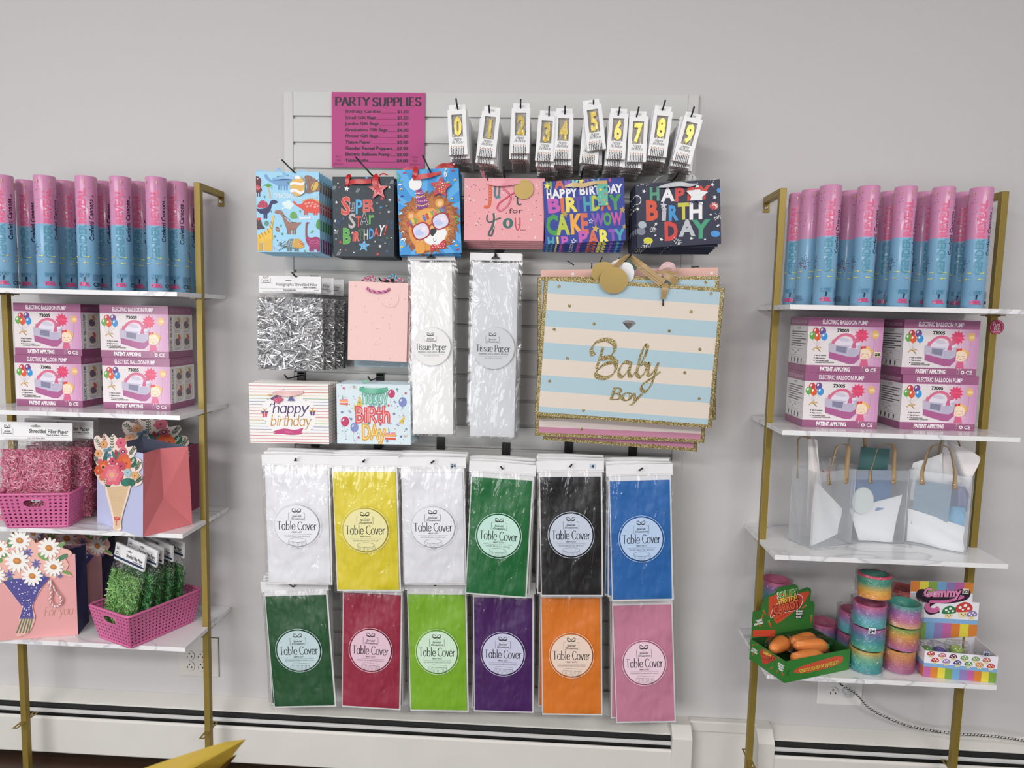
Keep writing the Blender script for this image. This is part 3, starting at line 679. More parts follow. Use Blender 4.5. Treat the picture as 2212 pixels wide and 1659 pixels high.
def child(me, parent, name=None):
    o = bpy.data.objects.new(name or me.name.split('.')[0], me); COL.objects.link(o); o.parent = parent; return o
CAN = [((988.2, 285.9), -3.4), ((1055.5, 290.3), 5.6), ((1124.4, 282.5), 0), ((1179.4, 299), 3), ((1216.6, 294), 1), ((1283.9, 275.2), -8.3), ((1333.5, 294.5), 2.5), ((1377.5, 300.4), .5), ((1426.3, 288.9), 5.8), ((1485.1, 302.7), 13)]
HK = [(987.6, 232), (1057, 241.8), (1124.4, 232), (1185.8, 248.9), (1220.3, 244.6), (1282.5, 223.6), (1336, 246.9), (1375.8, 250.3), (1431.9, 235.7), (1494, 250)]
TIP = [(-.003, .022), (-.001, .016), (0, .02), (0, .022), (0, .018), (-.001, .008), (.003, .018), (.004, .022), (.005, .022), (.005, .022)]
NUMW = 'zero one two three four five six seven eight nine'.split()
rng = random.Random(3)
for d, (((px, py), ang), hk, tp) in enumerate(zip(CAN, HK, TIP)):
    hook('black hook through the stack of number %s candle boxes' % NUMW[d], hk[0], hk[1], .232, tp, 'hooks of the number candle row')
    an = math.radians(ang); c = at(px, py, -.226)
    base = c-Vector((math.sin(an), 0, math.cos(an)))*CH/2
    t = thing('candle_box', 'front gold number %s candle in white window box' % NUMW[d], 'candle box', base, (0, an, 0), 'front number candle boxes')
    child(me_front, t); child(me_flap, t); child(me_cprint, t); child(me_bk, t)
    glyph_solid(MB(), str(d), 0.001, wz0+.003, .043, .0025, .0075, .62).build('digit', gold_c, t)
    child(me_film, t)
    hp = at(hk[0], hk[1], -.232)
    for i in range(1, 11):
        yb = -.226+i*.0178
        aj = an*(.75**i)+rng.uniform(-.035, .035)
        if d == 5 and i in (1, 2): aj = .16-.1*i
        top = Vector((hp.x, 0, hp.z-.001)) if d != 5 else Vector((hp.x, 0, hp.z-.022))
        bp = Vector((top.x+rng.uniform(-.002, .002), yb, top.z))-Vector((math.sin(aj), 0, math.cos(aj)))*(CH+.010)
        t2 = thing('candle_box', 'white number %s candle box, %s back in its stack' % (NUMW[d], ORD[i]), 'candle box', bp, (0, aj, 0), 'stacked number %s candle boxes' % NUMW[d])
        child(me_back, t2); child(me_flap, t2); child(me_cprint, t2)

# ---------------------------------------------------------------- table covers and tissue packs
CARDW = mat('white_backing', (.85, .85, .86, 1), .4)
COVERS = {}
def cover_mat(name, col): return mat('cover_'+name, col, .42, bump=1.0, bscale=8, var=.03, vscale=5, stretch=(1, 1, .6), bdist=.035)
def puffy(w, h, t, seed, amp=.0016, nx=18, nz=30, creases=0):
    """thin packed sheet: domed front with soft waves and a few pressed creases, flat back"""
    r = random.Random(seed); ph = [r.uniform(0, 6.28) for _ in range(6)]
    cr = [(r.uniform(0, PI), r.uniform(-.3, .3), r.uniform(.25, .75), r.uniform(.2, .8), r.uniform(.015, .04), r.choice((-1, 1, 1))) for _ in range(creases)]
    mb = MB()
    def fn(u, v):
        e = max(0, min(1, min(u, 1-u)*12, min(v, 1-v)*20))
        y = -t*(.6+.4*e**.5)
        y += -amp*e*(math.sin(7*u+5*v+ph[0])+.7*math.sin(13*v-6*u+ph[1])+.5*math.sin(17*u+11*v+ph[2]))
        for a, off, cu, cv, sg, q in cr:
            d = (u-cu)*math.cos(a)+(v-cv)*1.8*math.sin(a); l = -(u-cu)*math.sin(a)+(v-cv)*1.8*math.cos(a)
            y += -q*amp*1.3*e*math.exp(-(d/sg)**2)*math.exp(-(l/.35)**2)
        return ((u-.5)*w, min(y, -.0006), v*h)
    mb.grid(nx, nz, fn)
    ring = [fn(k/nx, 0) for k in range(nx)]+[fn(1, k/nz) for k in range(nz)]+[fn(1-k/nx, 1) for k in range(nx)]+[fn(0, 1-k/nz) for k in range(nz)]
    n = len(ring); mb.add(ring+[(p[0], 0, p[2]) for p in ring], [((k+1) % n, k, n+k, n+(k+1) % n) for k in range(n)])
    mb.face([(-w/2, 0, 0), (-w/2, 0, h), (w/2, 0, h), (w/2, 0, 0)])
    return mb
def table_label(shape, tint):
    R = 100.0
    A = Art(.2, .2, (-R, -R), (R, -R), (-R, R), clip=False)
    A.ring(0, 0, 97, 97, 2.2, tint); A.ell(0, 0, 90, 90, tint, n=48)
    k = '15171c'
    logo(A, 0, -38, 66, k)
    A.pen('Table Cover', 0, 18, 36, k, .13, .035, 0, width=162)
    A.text('HEAVY DUTY', 0, 31, 6.5, k, 'b', width=44); A.line([(-62, 37), (62, 37)], .8, '444a50')
    if shape == 'ROUND':
        A.text('ROUND 84in(2.13m), 38.47sq ft', 0, 48, 6, '3a3f46', 'r', width=104)
        A.ring(0, 63, 35, 10, 1.0, '33383e', 30)
        pts = []
        for i in range(15):
            x = -36+i*72/14; A.line([(x*.97, 63+10*math.sqrt(max(0, 1-(x/36)**2))*.9), (x*1.08, 83+(6 if 4 < i < 10 else 0)*(1-abs(i-7)/7))], .7, '4a4f55')
        A.line([(-39, 82), (-30, 84), (-20, 87), (-8, 90), (2, 99), (12, 90), (22, 87), (30, 84), (39, 82)], .9, '33383e', curve=True)
    else:
        A.text('RECTANGULAR 54x108in(137x274cm), 40.5sq ft', 0, 47, 5, '3a3f46', 'r', width=122)
        A.line([(-34, 58), (-20, 54), (42, 59), (38, 68), (-30, 65)], .9, '33383e', closed=True)
        for i in range(14):
            x = -36+i*5.6; A.line([(x+4, 62+i*.3), (x, 84+min(i, 9)*1.1)], .7, '4a4f55')
        A.line([(-36, 62), (-43, 84), (-34, 88), (-24, 86), (-12, 92), (2, 91), (12, 100), (20, 94), (26, 88), (34, 86), (42, 80), (40, 66)], .9, '33383e')
    return A
TC = [('white', 'e2e3e8', 'e4e6ee', 'ROUND', [(577.8, 1017), (710.6, 1015), (711.7, 1258), (579.3, 1258)]),
      ('yellow', 'dccb0c', 'e6dfa0', 'ROUND', [(726.9, 1022.7), (858.6, 1017), (858, 1270), (723.6, 1275.5)]),
      ('white', 'e2e3e8', 'e4e6ee', 'ROUND', [(871, 1021.6), (1000, 1019.5), (1003.6, 1259), (873.4, 1260)]),
      ('green', '0f6a33', 'bfe3d6', 'ROUND', [(1018.4, 1029), (1146.5, 1039), (1136.7, 1289.6), (1008.7, 1277.7)]),
      ('black', '17181b', 'c2cbdb', 'ROUND', [(1168, 1030), (1294.7, 1030), (1301.6, 1284), (1169.3, 1284)]),
      ('blue', '1f66ad', 'b4cbe9', 'ROUND', [(1318, 1039), (1444.9, 1036.8), (1451.8, 1291.8), (1323.4, 1295)]),
      ('dark_green', '165127', 'bdd3d6', 'RECT', [(579.5, 1291), (709.7, 1282), (716, 1519), (589.3, 1528.6)]),
      ('crimson', '9c2440', 'e3c2d0', 'RECT', [(745.5, 1281), (867, 1284.5), (860.6, 1529.7), (738, 1523)]),
      ('lime', '7db413', 'cfead0', 'RECT', [(883.4, 1284.5), (1003.8, 1284.5), (1009, 1533), (886.6, 1532)]),
      ('purple', '46195f', 'c9cbe2', 'RECT', [(1026, 1290.5), (1149.5, 1291.8), (1149, 1535.5), (1024, 1533)]),
      ('orange', 'e07a16', 'f3d3c2', 'RECT', [(1171.7, 1290.5), (1295, 1291.8), (1299, 1540.5), (1171.7, 1540.5)]),
      ('pink', 'c9809a', 'efd0dc', 'RECT', [(1325.8, 1307), (1450.8, 1307), (1454.5, 1553), (1332, 1560.7)])]
TW, TH = .176, .346

me_backing = MB().box(-.091, .093, .0005, .002, -.006, TH+.016).mesh('backing_card', CARDW)
def header_mesh(w, h, z, hole=.010, wob=.0):
    mb = MB()
    for y in (-.0016, .0024):
        def fn(u, v, y=y): return ((u-.5)*w, y+.0012*math.sin(9*u+y*900)*v, z+v*h+wob*math.sin(4*u))
        mb.grid(10, 3, fn)
    mb.face([(-w/2, -.0016, z+h), (w/2, -.0016, z+h), (w/2, .0024, z+h), (-w/2, .0024, z+h)])
    return mb
me_header = header_mesh(.196, .033, TH+.014, wob=.001).mesh('header_card', CARDW)
def sleeve_mesh(w, h, seed):
    mb = puffy(w, h, .0104, seed, .0005, 10, 18); return mb
me_sleeve = sleeve_mesh(.194, TH+.028, 5).mesh('sleeve', FILM)
rng = random.Random(11)
for i, (cname, col, tint, shape, c4) in enumerate(TC):
    row1 = i < 6
    Yf = -.165 if row1 else -.110
    b, w, h, a = rect_of(c4, Yf); kz = h/TH; kx = w/TW
    bm_ = cover_mat(cname, col)
    me_c = puffy(TW, TH, .0042, i*7+1, .0010, creases=6).mesh('folded_cover', bm_)
    pretty = cname.replace('_', ' ')
    where = {0: 'white round plastic table cover under the striped birthday bag', 2: 'white round plastic table cover with the $4 price sticker'}.get(i, '%s table cover pack in clear sleeve with %s label, frontmost' % (pretty, 'round table' if row1 else 'rectangular table'))
    t = thing('table_cover_pack', where, 'table cover', b, (0, a, 0), 'front table cover packs'); t.scale = (kx, 1, kz)
    child(me_c, t, 'folded_cover'); child(me_backing, t); child(me_header, t)
    s = child(me_sleeve, t); s.location = (0, 0, -.008)
    A = table_label(shape, tint); lb = A.build(t, 'label'); k = .79*TW/.2; lb.scale = (k, 1, k); lb.location = (0, -.0120, TH*.52)
    lb.location.z -= .1*k
    # hook through the header
    hz = b+Vector((math.sin(a), 0, math.cos(a)))*(TH+.031)*kz
    n_back = 4
    ht = thing('display_hook', 'black hook holding the %s table covers%s' % (pretty, (' with price sticker' if i == 2 else ' by the wall edge' if i == 0 else '')), 'hook', (hz.x, 0, hz.z), group='hooks of the table covers')
    MB().box(-.013, .013, -.004, .0005, .006 if row1 else -.026, .045 if row1 else .012).build('backplate', BLACK, ht, bevel=.001)
    Lk = -Yf+.014
    MB().tube([(0, -.003, 0), (0, -Lk+.006, 0), (0, -Lk, .002), ((.006, .008, .009, -.004, .004, .006)[i % 6]*(1 if row1 else -1.6), -Lk-.006, .009 if row1 else .012)], .0024, 8).build('rod', BLACK, ht)
    for j in range(1, n_back+1):
        yb = Yf+j*.0138
        aj = a*.4+rng.uniform(-.012, .012); dx = rng.uniform(-.003, .004); dz = rng.uniform(-.003, .003)+.002*j
        bp = Vector((hz.x+dx, yb, hz.z+dz))-Vector((math.sin(aj), 0, math.cos(aj)))*(TH+.031)*kz
        extra = ' by the wall edge' if i == 0 else ' by the sticker' if i == 2 else ''
        t2 = thing('table_cover_pack', '%s table cover, %s back in its stack in the %s row%s' % (pretty, ORD[j], 'upper' if row1 else 'lower', extra), 'table cover', bp, (0, aj, 0), 'stacked %s table covers' % pretty+extra); t2.scale = (kx, 1, kz)
        child(me_c, t2, 'folded_cover'); child(me_backing, t2); child(me_header, t2); s = child(me_sleeve, t2); s.location = (0, 0, -.008)
# price stickers on two headers
def sticker(name, label, px, py, Y, w, txt, rot=0, col='b9c9d8'):
    p = at(px, py, Y)
    t = thing(name, label, 'price sticker', p, (0, rot, 0), None)
    MB().box(-w/2, w/2, 0, .0004, -w*.42, w*.42).build('paper', mat('sticker_paper_'+col, col, .4), t)
    A = Art(w, w*.84, (0, 0), (100, 0), (0, 84)); A.text(txt, 50, 66, 46, '14141c', 'h', width=min(86, 40*len(txt)))
    o = A.build(t); o.location = (0, 0, -w*.42)
sticker('price_sticker', '$4 price sticker on the white table cover header', 979, 1006, -.1672, .017, '$4')
sticker('price_sticker', '4 price sticker on the black table cover header', 1280, 1007, -.1672, .017, '4')

def tissue(label, c4, hdr, col, seed, Yf, group):
    b, w, h, a = rect_of(c4, Yf)
    t = thing('tissue_paper_pack', label, 'tissue paper', b, (0, a, 0), group)
    m = mat('tissue_'+col, col, .55, bump=.25, bscale=12, stretch=(1, 1, .25), var=.02)
    me = puffy(w, h, .004, seed, .0011, 12, 34, creases=9).mesh('tissue_sheets', m); child(me, t)
    sl = puffy(w+.02, h+.012, .0104, seed+1, .0006, 8, 26).mesh('sleeve', FILM); o = child(sl, t); o.location = (0, 0, -.006)
    hd = header_mesh(w+.018, .021, h+.006).mesh('header_card', CARDW); child(hd, t)
    A = Art(.2, .2, (-100, -100), (100, -100), (-100, 100), clip=False); k = '23272d'
    A.ell(0, 0, 96, 96, lin(col, .98), n=44); A.ring(0, 0, 97, 97, 1.4, 'd4d6da')
    logo(A, -6, -36, 62, k); A.pen('Tissue Paper', -2, 17, 32, k, .15, .035, 0, width=160)
    A.text('WRAPPING - ART & CRAFTS - STUFFING', 0, 31, 6.5, '555b62', 'b', width=140); A.line([(-66, 38), (66, 38)], .8, '777'+'777')
    A.text('5pc / 50x50cm (19.6x19.6in)', 0, 49, 5.5, '777777', 'r', width=78)
    lb = A.build(t, 'label'); k = .95*w/.2; lb.scale = (k, 1, k); lb.location = (0, -.0121, h*.515-.1*k)
    hz = b+Vector((math.sin(a), 0, math.cos(a)))*(h+.017)
    ht = thing('display_hook', 'black hook with saddle holding the '+label.split(' with')[0], 'hook', (hz.x, 0, hz.z), group='hooks of the tissue paper')
    MB().box(-.013, .013, -.004, .0005, -.02, .03).build('backplate', BLACK, ht, bevel=.001)
    MB().tube([(0, -.003, 0), (0, Yf-.01, 0), (0, Yf-.014, .003), (-.003, Yf-.016, .014)], .0022, 8).build('rod', BLACK, ht)
    MB().prism([(-.012, -.007), (.012, -.007), (.011, -.003), (.004, .001), (.0025, .008), (-.0025, .008), (-.004, .001), (-.011, -.003)], Yf-.009, Yf-.006).build('saddle', BLACK, ht)
    for j in range(1, 5):
        aj = a*.5+rng.uniform(-.006, .006)
        bp = Vector((hz.x+rng.uniform(-.001, .002), Yf+j*.0142, hz.z))-Vector((math.sin(aj), 0, math.cos(aj)))*(h+.017)
        t2 = thing('tissue_paper_pack', label.split(' with')[0]+', %s back in its stack' % ORD[j], 'tissue paper', bp, (0, aj, 0), 'stacked '+group)
        child(me, t2); o = child(sl, t2); o.location = (0, 0, -.006); child(hd, t2)
tissue('white tissue paper pack with round label, beside the pink dotted bag', [(885.8, 566), (973.4, 567.5), (982, 937.7), (894, 936.3)], None, 'f0f0ee', 40, -.12, 'white tissue packs')
tissue('silver grey tissue paper pack with round label and creased sleeve', [(1022.7, 567.5), (1121, 567.5), (1109.5, 944.5), (1014.6, 940.4)], None, 'd3d6db', 50, -.12, 'grey tissue packs')
# ---------------------------------------------------------------- flat hanging gift bags
def bag_mesh(w, h, t, edge):
    """flat folded paper bag: front, back, pleated sides, open top, folded foot"""
    mb = MB(); mb.cur = lin(edge, KALB)
    g = min(.004, t*.4)
    mb.face([(-w/2, 0, 0), (w/2, 0, 0), (w/2, 0, h), (-w/2, 0, h)])
    mb.face([(w/2, t, 0), (-w/2, t, 0), (-w/2, t, h), (w/2, t, h)])
    for sg in (-1, 1):
        x = sg*w/2; xi = sg*(w/2-g)
        a = [(x, 0, 0), (xi, t/2, 0), (xi, t/2, h), (x, 0, h)]; b = [(xi, t/2, 0), (x, t, 0), (x, t, h), (xi, t/2, h)]
        mb.face(a if sg > 0 else a[::-1]); mb.face(b if sg > 0 else b[::-1])
    mb.face([(-w/2, 0, 0), (-w/2, t, 0), (w/2, t, 0), (w/2, 0, 0)])
    mb.face([(-w/2, .0006, h), (w/2, .0006, h), (w/2, .0006, h-.02), (-w/2, .0006, h-.02)])
    return mb
def satin(name, col): return mat('satin_'+name, col, .3, spec=.6, bump=.15, bscale=80, stretch=(.3, 1, 2))
def ribbon(parent, pts, wid, m, name='ribbon_handle', twist=None):
    """pts: local x,y,z; ribbon lies mostly upright"""
    P = smooth_pts(pts, False, 5); n = len(P)
    ws = wid if isinstance(wid, (int, float)) else [wid[min(int(i/(n-1)*(len(wid)-1)), len(wid)-2)]*(1-((i/(n-1)*(len(wid)-1)) % 1))+wid[min(int(i/(n-1)*(len(wid)-1))+1, len(wid)-1)]*((i/(n-1)*(len(wid)-1)) % 1) for i in range(n)]
    ax = []
    for i in range(n):
        a, b = Vector(P[max(i-1, 0)]), Vector(P[min(i+1, n-1)]); t = (b-a); t.normalize()
        s = t.cross(Vector((0, -1, 0)))
        if s.length < .05: s = Vector((1, 0, 0))
        s.normalize()
        if twist: s = Matrix.Rotation(twist*math.sin(i/n*PI), 3, t) @ s
        ax.append(s)
    return MB().strip(P, ws, ax).build(name, m, parent)
BAGN = ['second', 'third', 'fourth', 'fifth', 'sixth']
def gift_bag(label, back_label, c4, Yf, edge, art, nback, group, step=.016, t=.008, extra=None, drift=(.002, -.001), jit=.006, inkmat=None):
    b, w, h, a = rect_of(c4, Yf)
    T = thing('gift_bag', label, 'gift bag', b, (0, a, 0), group)
    me_b = bag_mesh(w, h, t, edge).mesh('bag_body', INK); child(me_b, T)
    A = art(w, h); me_p = A.mesh('print', inkmat or INK); child(me_p, T)
    if extra: extra(T, w, h, b, a)
    r = random.Random(label)
    for j in range(nback):
        aj = a*(.6**(j+1))+r.uniform(-jit, jit)
        top = b+Vector((math.sin(a), 0, math.cos(a)))*h
        tp = Vector((top.x+drift[0]*(j+1)+r.uniform(-.001, .001), Yf+step*(j+1), top.z+drift[1]*(j+1)))
        bp = tp-Vector((math.sin(aj), 0, math.cos(aj)))*h
        t2 = thing('gift_bag', back_label % BAGN[j], 'gift bag', bp, (0, aj, 0), group)
        child(me_b, t2); child(me_p, t2)
    return T
def loc_of(A, p, y=-.003): x, z = A.L(p); return (x, y, z)

# --- dinosaurs
def art_dino(w, h):
    A = Art(w, h, (112, 195), (733, 183), (115, 990)); A.rect(100, 170, 760, 1000, '9ad0ef')
    def legs(xs, y0, y1, wd, c):
        for x in xs: A.poly([(x-wd, y0), (x+wd, y0), (x+wd*.9, y1), (x-wd*1.1, y1)], c)
    # blue long dino at the top
    A.blob([(195, 235), (215, 215), (235, 240), (270, 275), (330, 250), (400, 245), (470, 260), (540, 235), (500, 285), (430, 325), (340, 330), (280, 305), (230, 280)], '6f9fcc'); legs((338, 362, 395, 418), 320, 370, 8, '5f8fbe')
    for i in range(9): A.ell(325+i*14, 240-3*math.sin(i*.4), 7, 10, '3c8f7a', n=8)
    # brown bat-like wing
    A.blob([(590, 235), (640, 222), (700, 260), (735, 290), (735, 370), (690, 380), (640, 400), (600, 390), (615, 330)], '8d6a5f')
    for x in (620, 650, 690): A.line([(x, 240), (x+20, 310), (x+10, 385)], 3, '55403a', curve=True)
    A.ell(690, 325, 30, 50, 'd4b04c', .5); A.line([(660, 370), (690, 290), (735, 255)], 5, '3b2d2a', curve=True)
    # dark red dino left edge
    A.blob([(112, 250), (140, 245), (165, 275), (160, 330), (170, 380), (140, 400), (112, 395)], '5a2230'); A.ell(130, 350, 22, 28, 'c5384a'); legs((125, 148), 390, 440, 5, '5a2230'); A.ell(130, 262, 6, 7, 'ffffff')
    for i in range(5): A.ell(120+i*9, 345+(i % 2)*10, 3, 4, 'f2d6d0', n=6)
    # palm
    A.line([(228, 340), (245, 395), (252, 455)], (10, 14), 'd9a955', curve=True)
    for ang in (-2.9, -2.3, -1.6, -.8, -.2, .4): A.line([(230, 340), (230+26*math.cos(ang), 332+24*math.sin(ang)), (230+48*math.cos(ang), 345+34*math.sin(ang))], (14, 3), '4f9a3c', curve=True)
    A.pen('DINOSAURS', 425, 445, 40, 'ffffff', .13, .09, .4, width=280)
    # navy spinosaur
    A.blob([(112, 560), (150, 560), (200, 550), (235, 520), (255, 480), (290, 468), (328, 490), (300, 505), (268, 515), (255, 560), (230, 600), (180, 610), (140, 600)], '2e2f63'); legs((190, 210), 595, 655, 9, '2e2f63')
    A.blob([(120, 540), (150, 485), (190, 478), (225, 510), (230, 535), (170, 552)], 'c8435d')
    for i in range(6): A.line([(130+i*17, 540), (138+i*16, 490)], 3, '2e2f63')
    A.line([(240, 575), (262, 580), (262, 595)], 6, '2e2f63')
    # thought cloud with bone
    for x, y, r in ((395, 505, 26), (430, 495, 30), (455, 515, 26), (410, 530, 26), (440, 540, 24), (375, 552, 11)): A.ell(x, y, r, r*.85, 'd3ecf4')
    A.line([(400, 498), (440, 528)], 9, 'ffffff')
    for x, y in ((398, 492), (393, 502), (442, 532), (446, 523)): A.ell(x, y, 7, 7, 'ffffff', n=8)
    # red stegosaur
    for i in range(8): A.poly([(565+i*22, 470-abs(i-3.5)*-4), (578+i*22, 428+abs(i-3.5)*9), (592+i*22, 472+abs(i-3.5)*3)], 'd9a63a')
    A.blob([(470, 480), (490, 478), (520, 505), (560, 500), (600, 465), (660, 455), (720, 480), (760, 520), (760, 575), (680, 590), (600, 580), (550, 545), (500, 515)], 'dd4a3c'); legs((588, 612, 685, 708), 575, 610, 8, 'd0413a')
    for x, y in ((600, 500), (630, 490), (665, 490), (695, 505), (615, 525), (650, 520), (690, 530), (720, 520)): A.ell(x, y, 14, 9, 'e9a095', -.3)
    # brown brachiosaur
    A.blob([(290, 590), (310, 572), (350, 570), (375, 590), (395, 640), (430, 680), (490, 690), (555, 685), (520, 725), (490, 760), (420, 760), (395, 720), (375, 660), (350, 610), (310, 605)], '9a7062'); legs((420, 444, 472, 494), 745, 806, 8, '8c6356')
    for i in range(10): A.ell(385+i*13, 620+min(i*11, 68), 6, 5, '4b3a36', n=6)
    A.blob([(445, 640), (450, 600), (478, 578), (505, 600), (515, 640), (480, 650)], '67a546')
    A.line([(548, 645), (635, 638)], 11, 'ffffff')
    for x, y in ((546, 635), (548, 654), (640, 630), (642, 648)): A.ell(x, y, 9, 9, 'ffffff', n=8)
    # yellow long neck
    A.blob([(112, 830), (180, 790), (235, 750), (260, 690), (270, 630), (290, 622), (285, 650), (272, 720), (265, 800), (270, 850), (240, 880), (112, 900)], 'e8bb3c'); A.rect(112, 850, 140, 975, 'e2b23a'); legs((205, 240), 860, 975, 22, 'e2b23a'); legs((150,), 905, 975, 16, 'd0a02f')
    for x, y in ((135, 830), (160, 810), (190, 795), (220, 770), (245, 735), (255, 695)): A.line([(x-4, y-14), (x+16, y+26)], 7, '9a7a2a')
    # volcano, eggs, plants
    A.poly([(112, 660), (150, 655), (165, 715), (195, 755), (112, 765)], '4a3640'); A.poly([(115, 650), (155, 645), (152, 675), (140, 665), (130, 685), (122, 668)], 'e2483a')
    A.ell(210, 702, 22, 26, '5f8f86', .3); A.ell(318, 758, 17, 26, '8a5f46', -.4); A.line([(304, 752), (332, 765)], 5, 'e9d9c0')
    for x, y in ((195, 440), (545, 575), (352, 722), (290, 830), (365, 805), (430, 300), (585, 968)):
        for ang in (-2.2, -1.57, -.9): A.line([(x, y+12), (x+15*math.cos(ang), y+14*math.sin(ang))], (6, 1.5), '4f8f3c')
    A.blob([(700, 720), (710, 670), (735, 650), (745, 700), (745, 750), (715, 745)], '4f8f3c')
    A.blob([(645, 790), (655, 765), (672, 760), (668, 780)], '63a545')
    # grey triceratops
    A.blob([(330, 900), (345, 885), (360, 915), (395, 900), (425, 860), (470, 850), (500, 880), (510, 940), (440, 950), (385, 940), (345, 925)], '6b8189'); A.blob([(480, 855), (530, 850), (565, 890), (580, 925), (540, 945), (490, 945), (460, 910)], 'cf9f3a'); legs((420, 445, 490, 515), 935, 975, 9, '5f757d')
    for i in range(26): A.ell(395+(i*37) % 90, 865+(i*23) % 65, 4, 3.4, 'dfe6e4', n=6)
    for x0, y0, x1, y1 in ((530, 875, 555, 870), (545, 890, 572, 885), (560, 905, 580, 892)): A.poly([(x0, y0), (x0+4, y0+12), (x1+6, y1)], 'd6503e')
    A.ell(530, 900, 5, 5, 'ffffff', n=8)
    # magenta long neck
    A.blob([(600, 700), (612, 682), (640, 688), (618, 700), (610, 760), (615, 820), (650, 835), (700, 825), (745, 850), (760, 920), (700, 950), (640, 930), (600, 870), (592, 780)], '9c2a66'); legs((640, 665, 715, 735), 925, 972, 9, '8e2560')
    for i in range(9): A.ell(600-4*math.sin(i*.3), 700+i*16, 5, 6, '6fae4a', n=6)
    A.line([(625, 850), (660, 870), (700, 858), (735, 880)], 4, 'd06a9a', curve=True); A.line([(630, 880), (670, 895), (710, 885), (742, 905)], 4, 'd06a9a', curve=True)
    for i in range(18): A.ell(315+(i*41) % 90, 868+(i*29) % 105, 6, 4, '22252c', n=6)
    for i in range(14): A.ell(275+(i*17) % 32, 930+(i*13) % 36, 3, 3, 'ffffff' if i % 2 else 'd05050', n=6)
    for i in range(10): A.ell(690+(i*19) % 45, 405+(i*11) % 36, 3.5, 3.5, 'ffffff', n=6)
    return A
def ex_dino(T, w, h, b, a):
    A = Art(w, h, (112, 195), (733, 183), (115, 990)); m = satin('sky', '7fb4dd')
    L = lambda x, y, d=-.004: loc_of(A, (x, y), d)
    ribbon(T, [L(275, 265), L(340, 258, -.007), L(420, 250, -.009), L(500, 256, -.007), L(540, 250)], [.004, .007, .008, .007, .004], m)
    ribbon(T, [L(300, 200, .004), L(340, 160, .002), L(370, 195, 0), L(430, 230, -.004)], .006, m, 'ribbon_loop')
    ribbon(T, [L(520, 195, .006), L(555, 170, .006), L(600, 190, .006)], .005, m, 'ribbon_loop')
    ribbon(T, [L(110, 195, .004), L(150, 180, .004), L(240, 192, .004)], .004, m, 'ribbon_loop')
    x, y, z = L(530, 335, -.006)
    tg = MB().prism([(x+.0205*math.cos(i*PI/14), z+.029*math.sin(i*PI/14)*(1.0 if math.sin(i*PI/14) > 0 else .9)) for i in range(28)], -.0065, -.0055).build('egg_tag', mat('egg_tag_gold', 'd9a838', .35), T)
    B = Art(w, h, (112, 195), (733, 183), (115, 990), y0=-.0067)
    B.poly(smooth_pts([(460, 300), (505, 290), (560, 300), (598, 285), (594, 312), (560, 325), (500, 315), (458, 325)], True), 'f4f1ea'); B.poly(smooth_pts([(458, 365), (510, 360), (560, 385), (595, 365), (592, 392), (560, 412), (505, 388), (462, 395)], True), 'f4f1ea')
    B.poly(smooth_pts([(510, 235), (540, 230), (560, 250), (540, 262), (500, 258)], True), 'f4f1ea')
    B.build(tg)
hook('black hook through the dinosaur gift bags, bent up over the wall edge', 633, 370, .17, (-.03, .03), 'hooks of the small gift bags')
gift_bag('light blue dinosaur gift bag with gold egg tag, frontmost', 'light blue dinosaur gift bag, %s in its stack', [(554.3, 372.3), (689, 369.7), (691.7, 544.8), (555, 544.8)], -.155, '86bfe2', art_dino, 5, 'dinosaur gift bags', .017, extra=ex_dino)

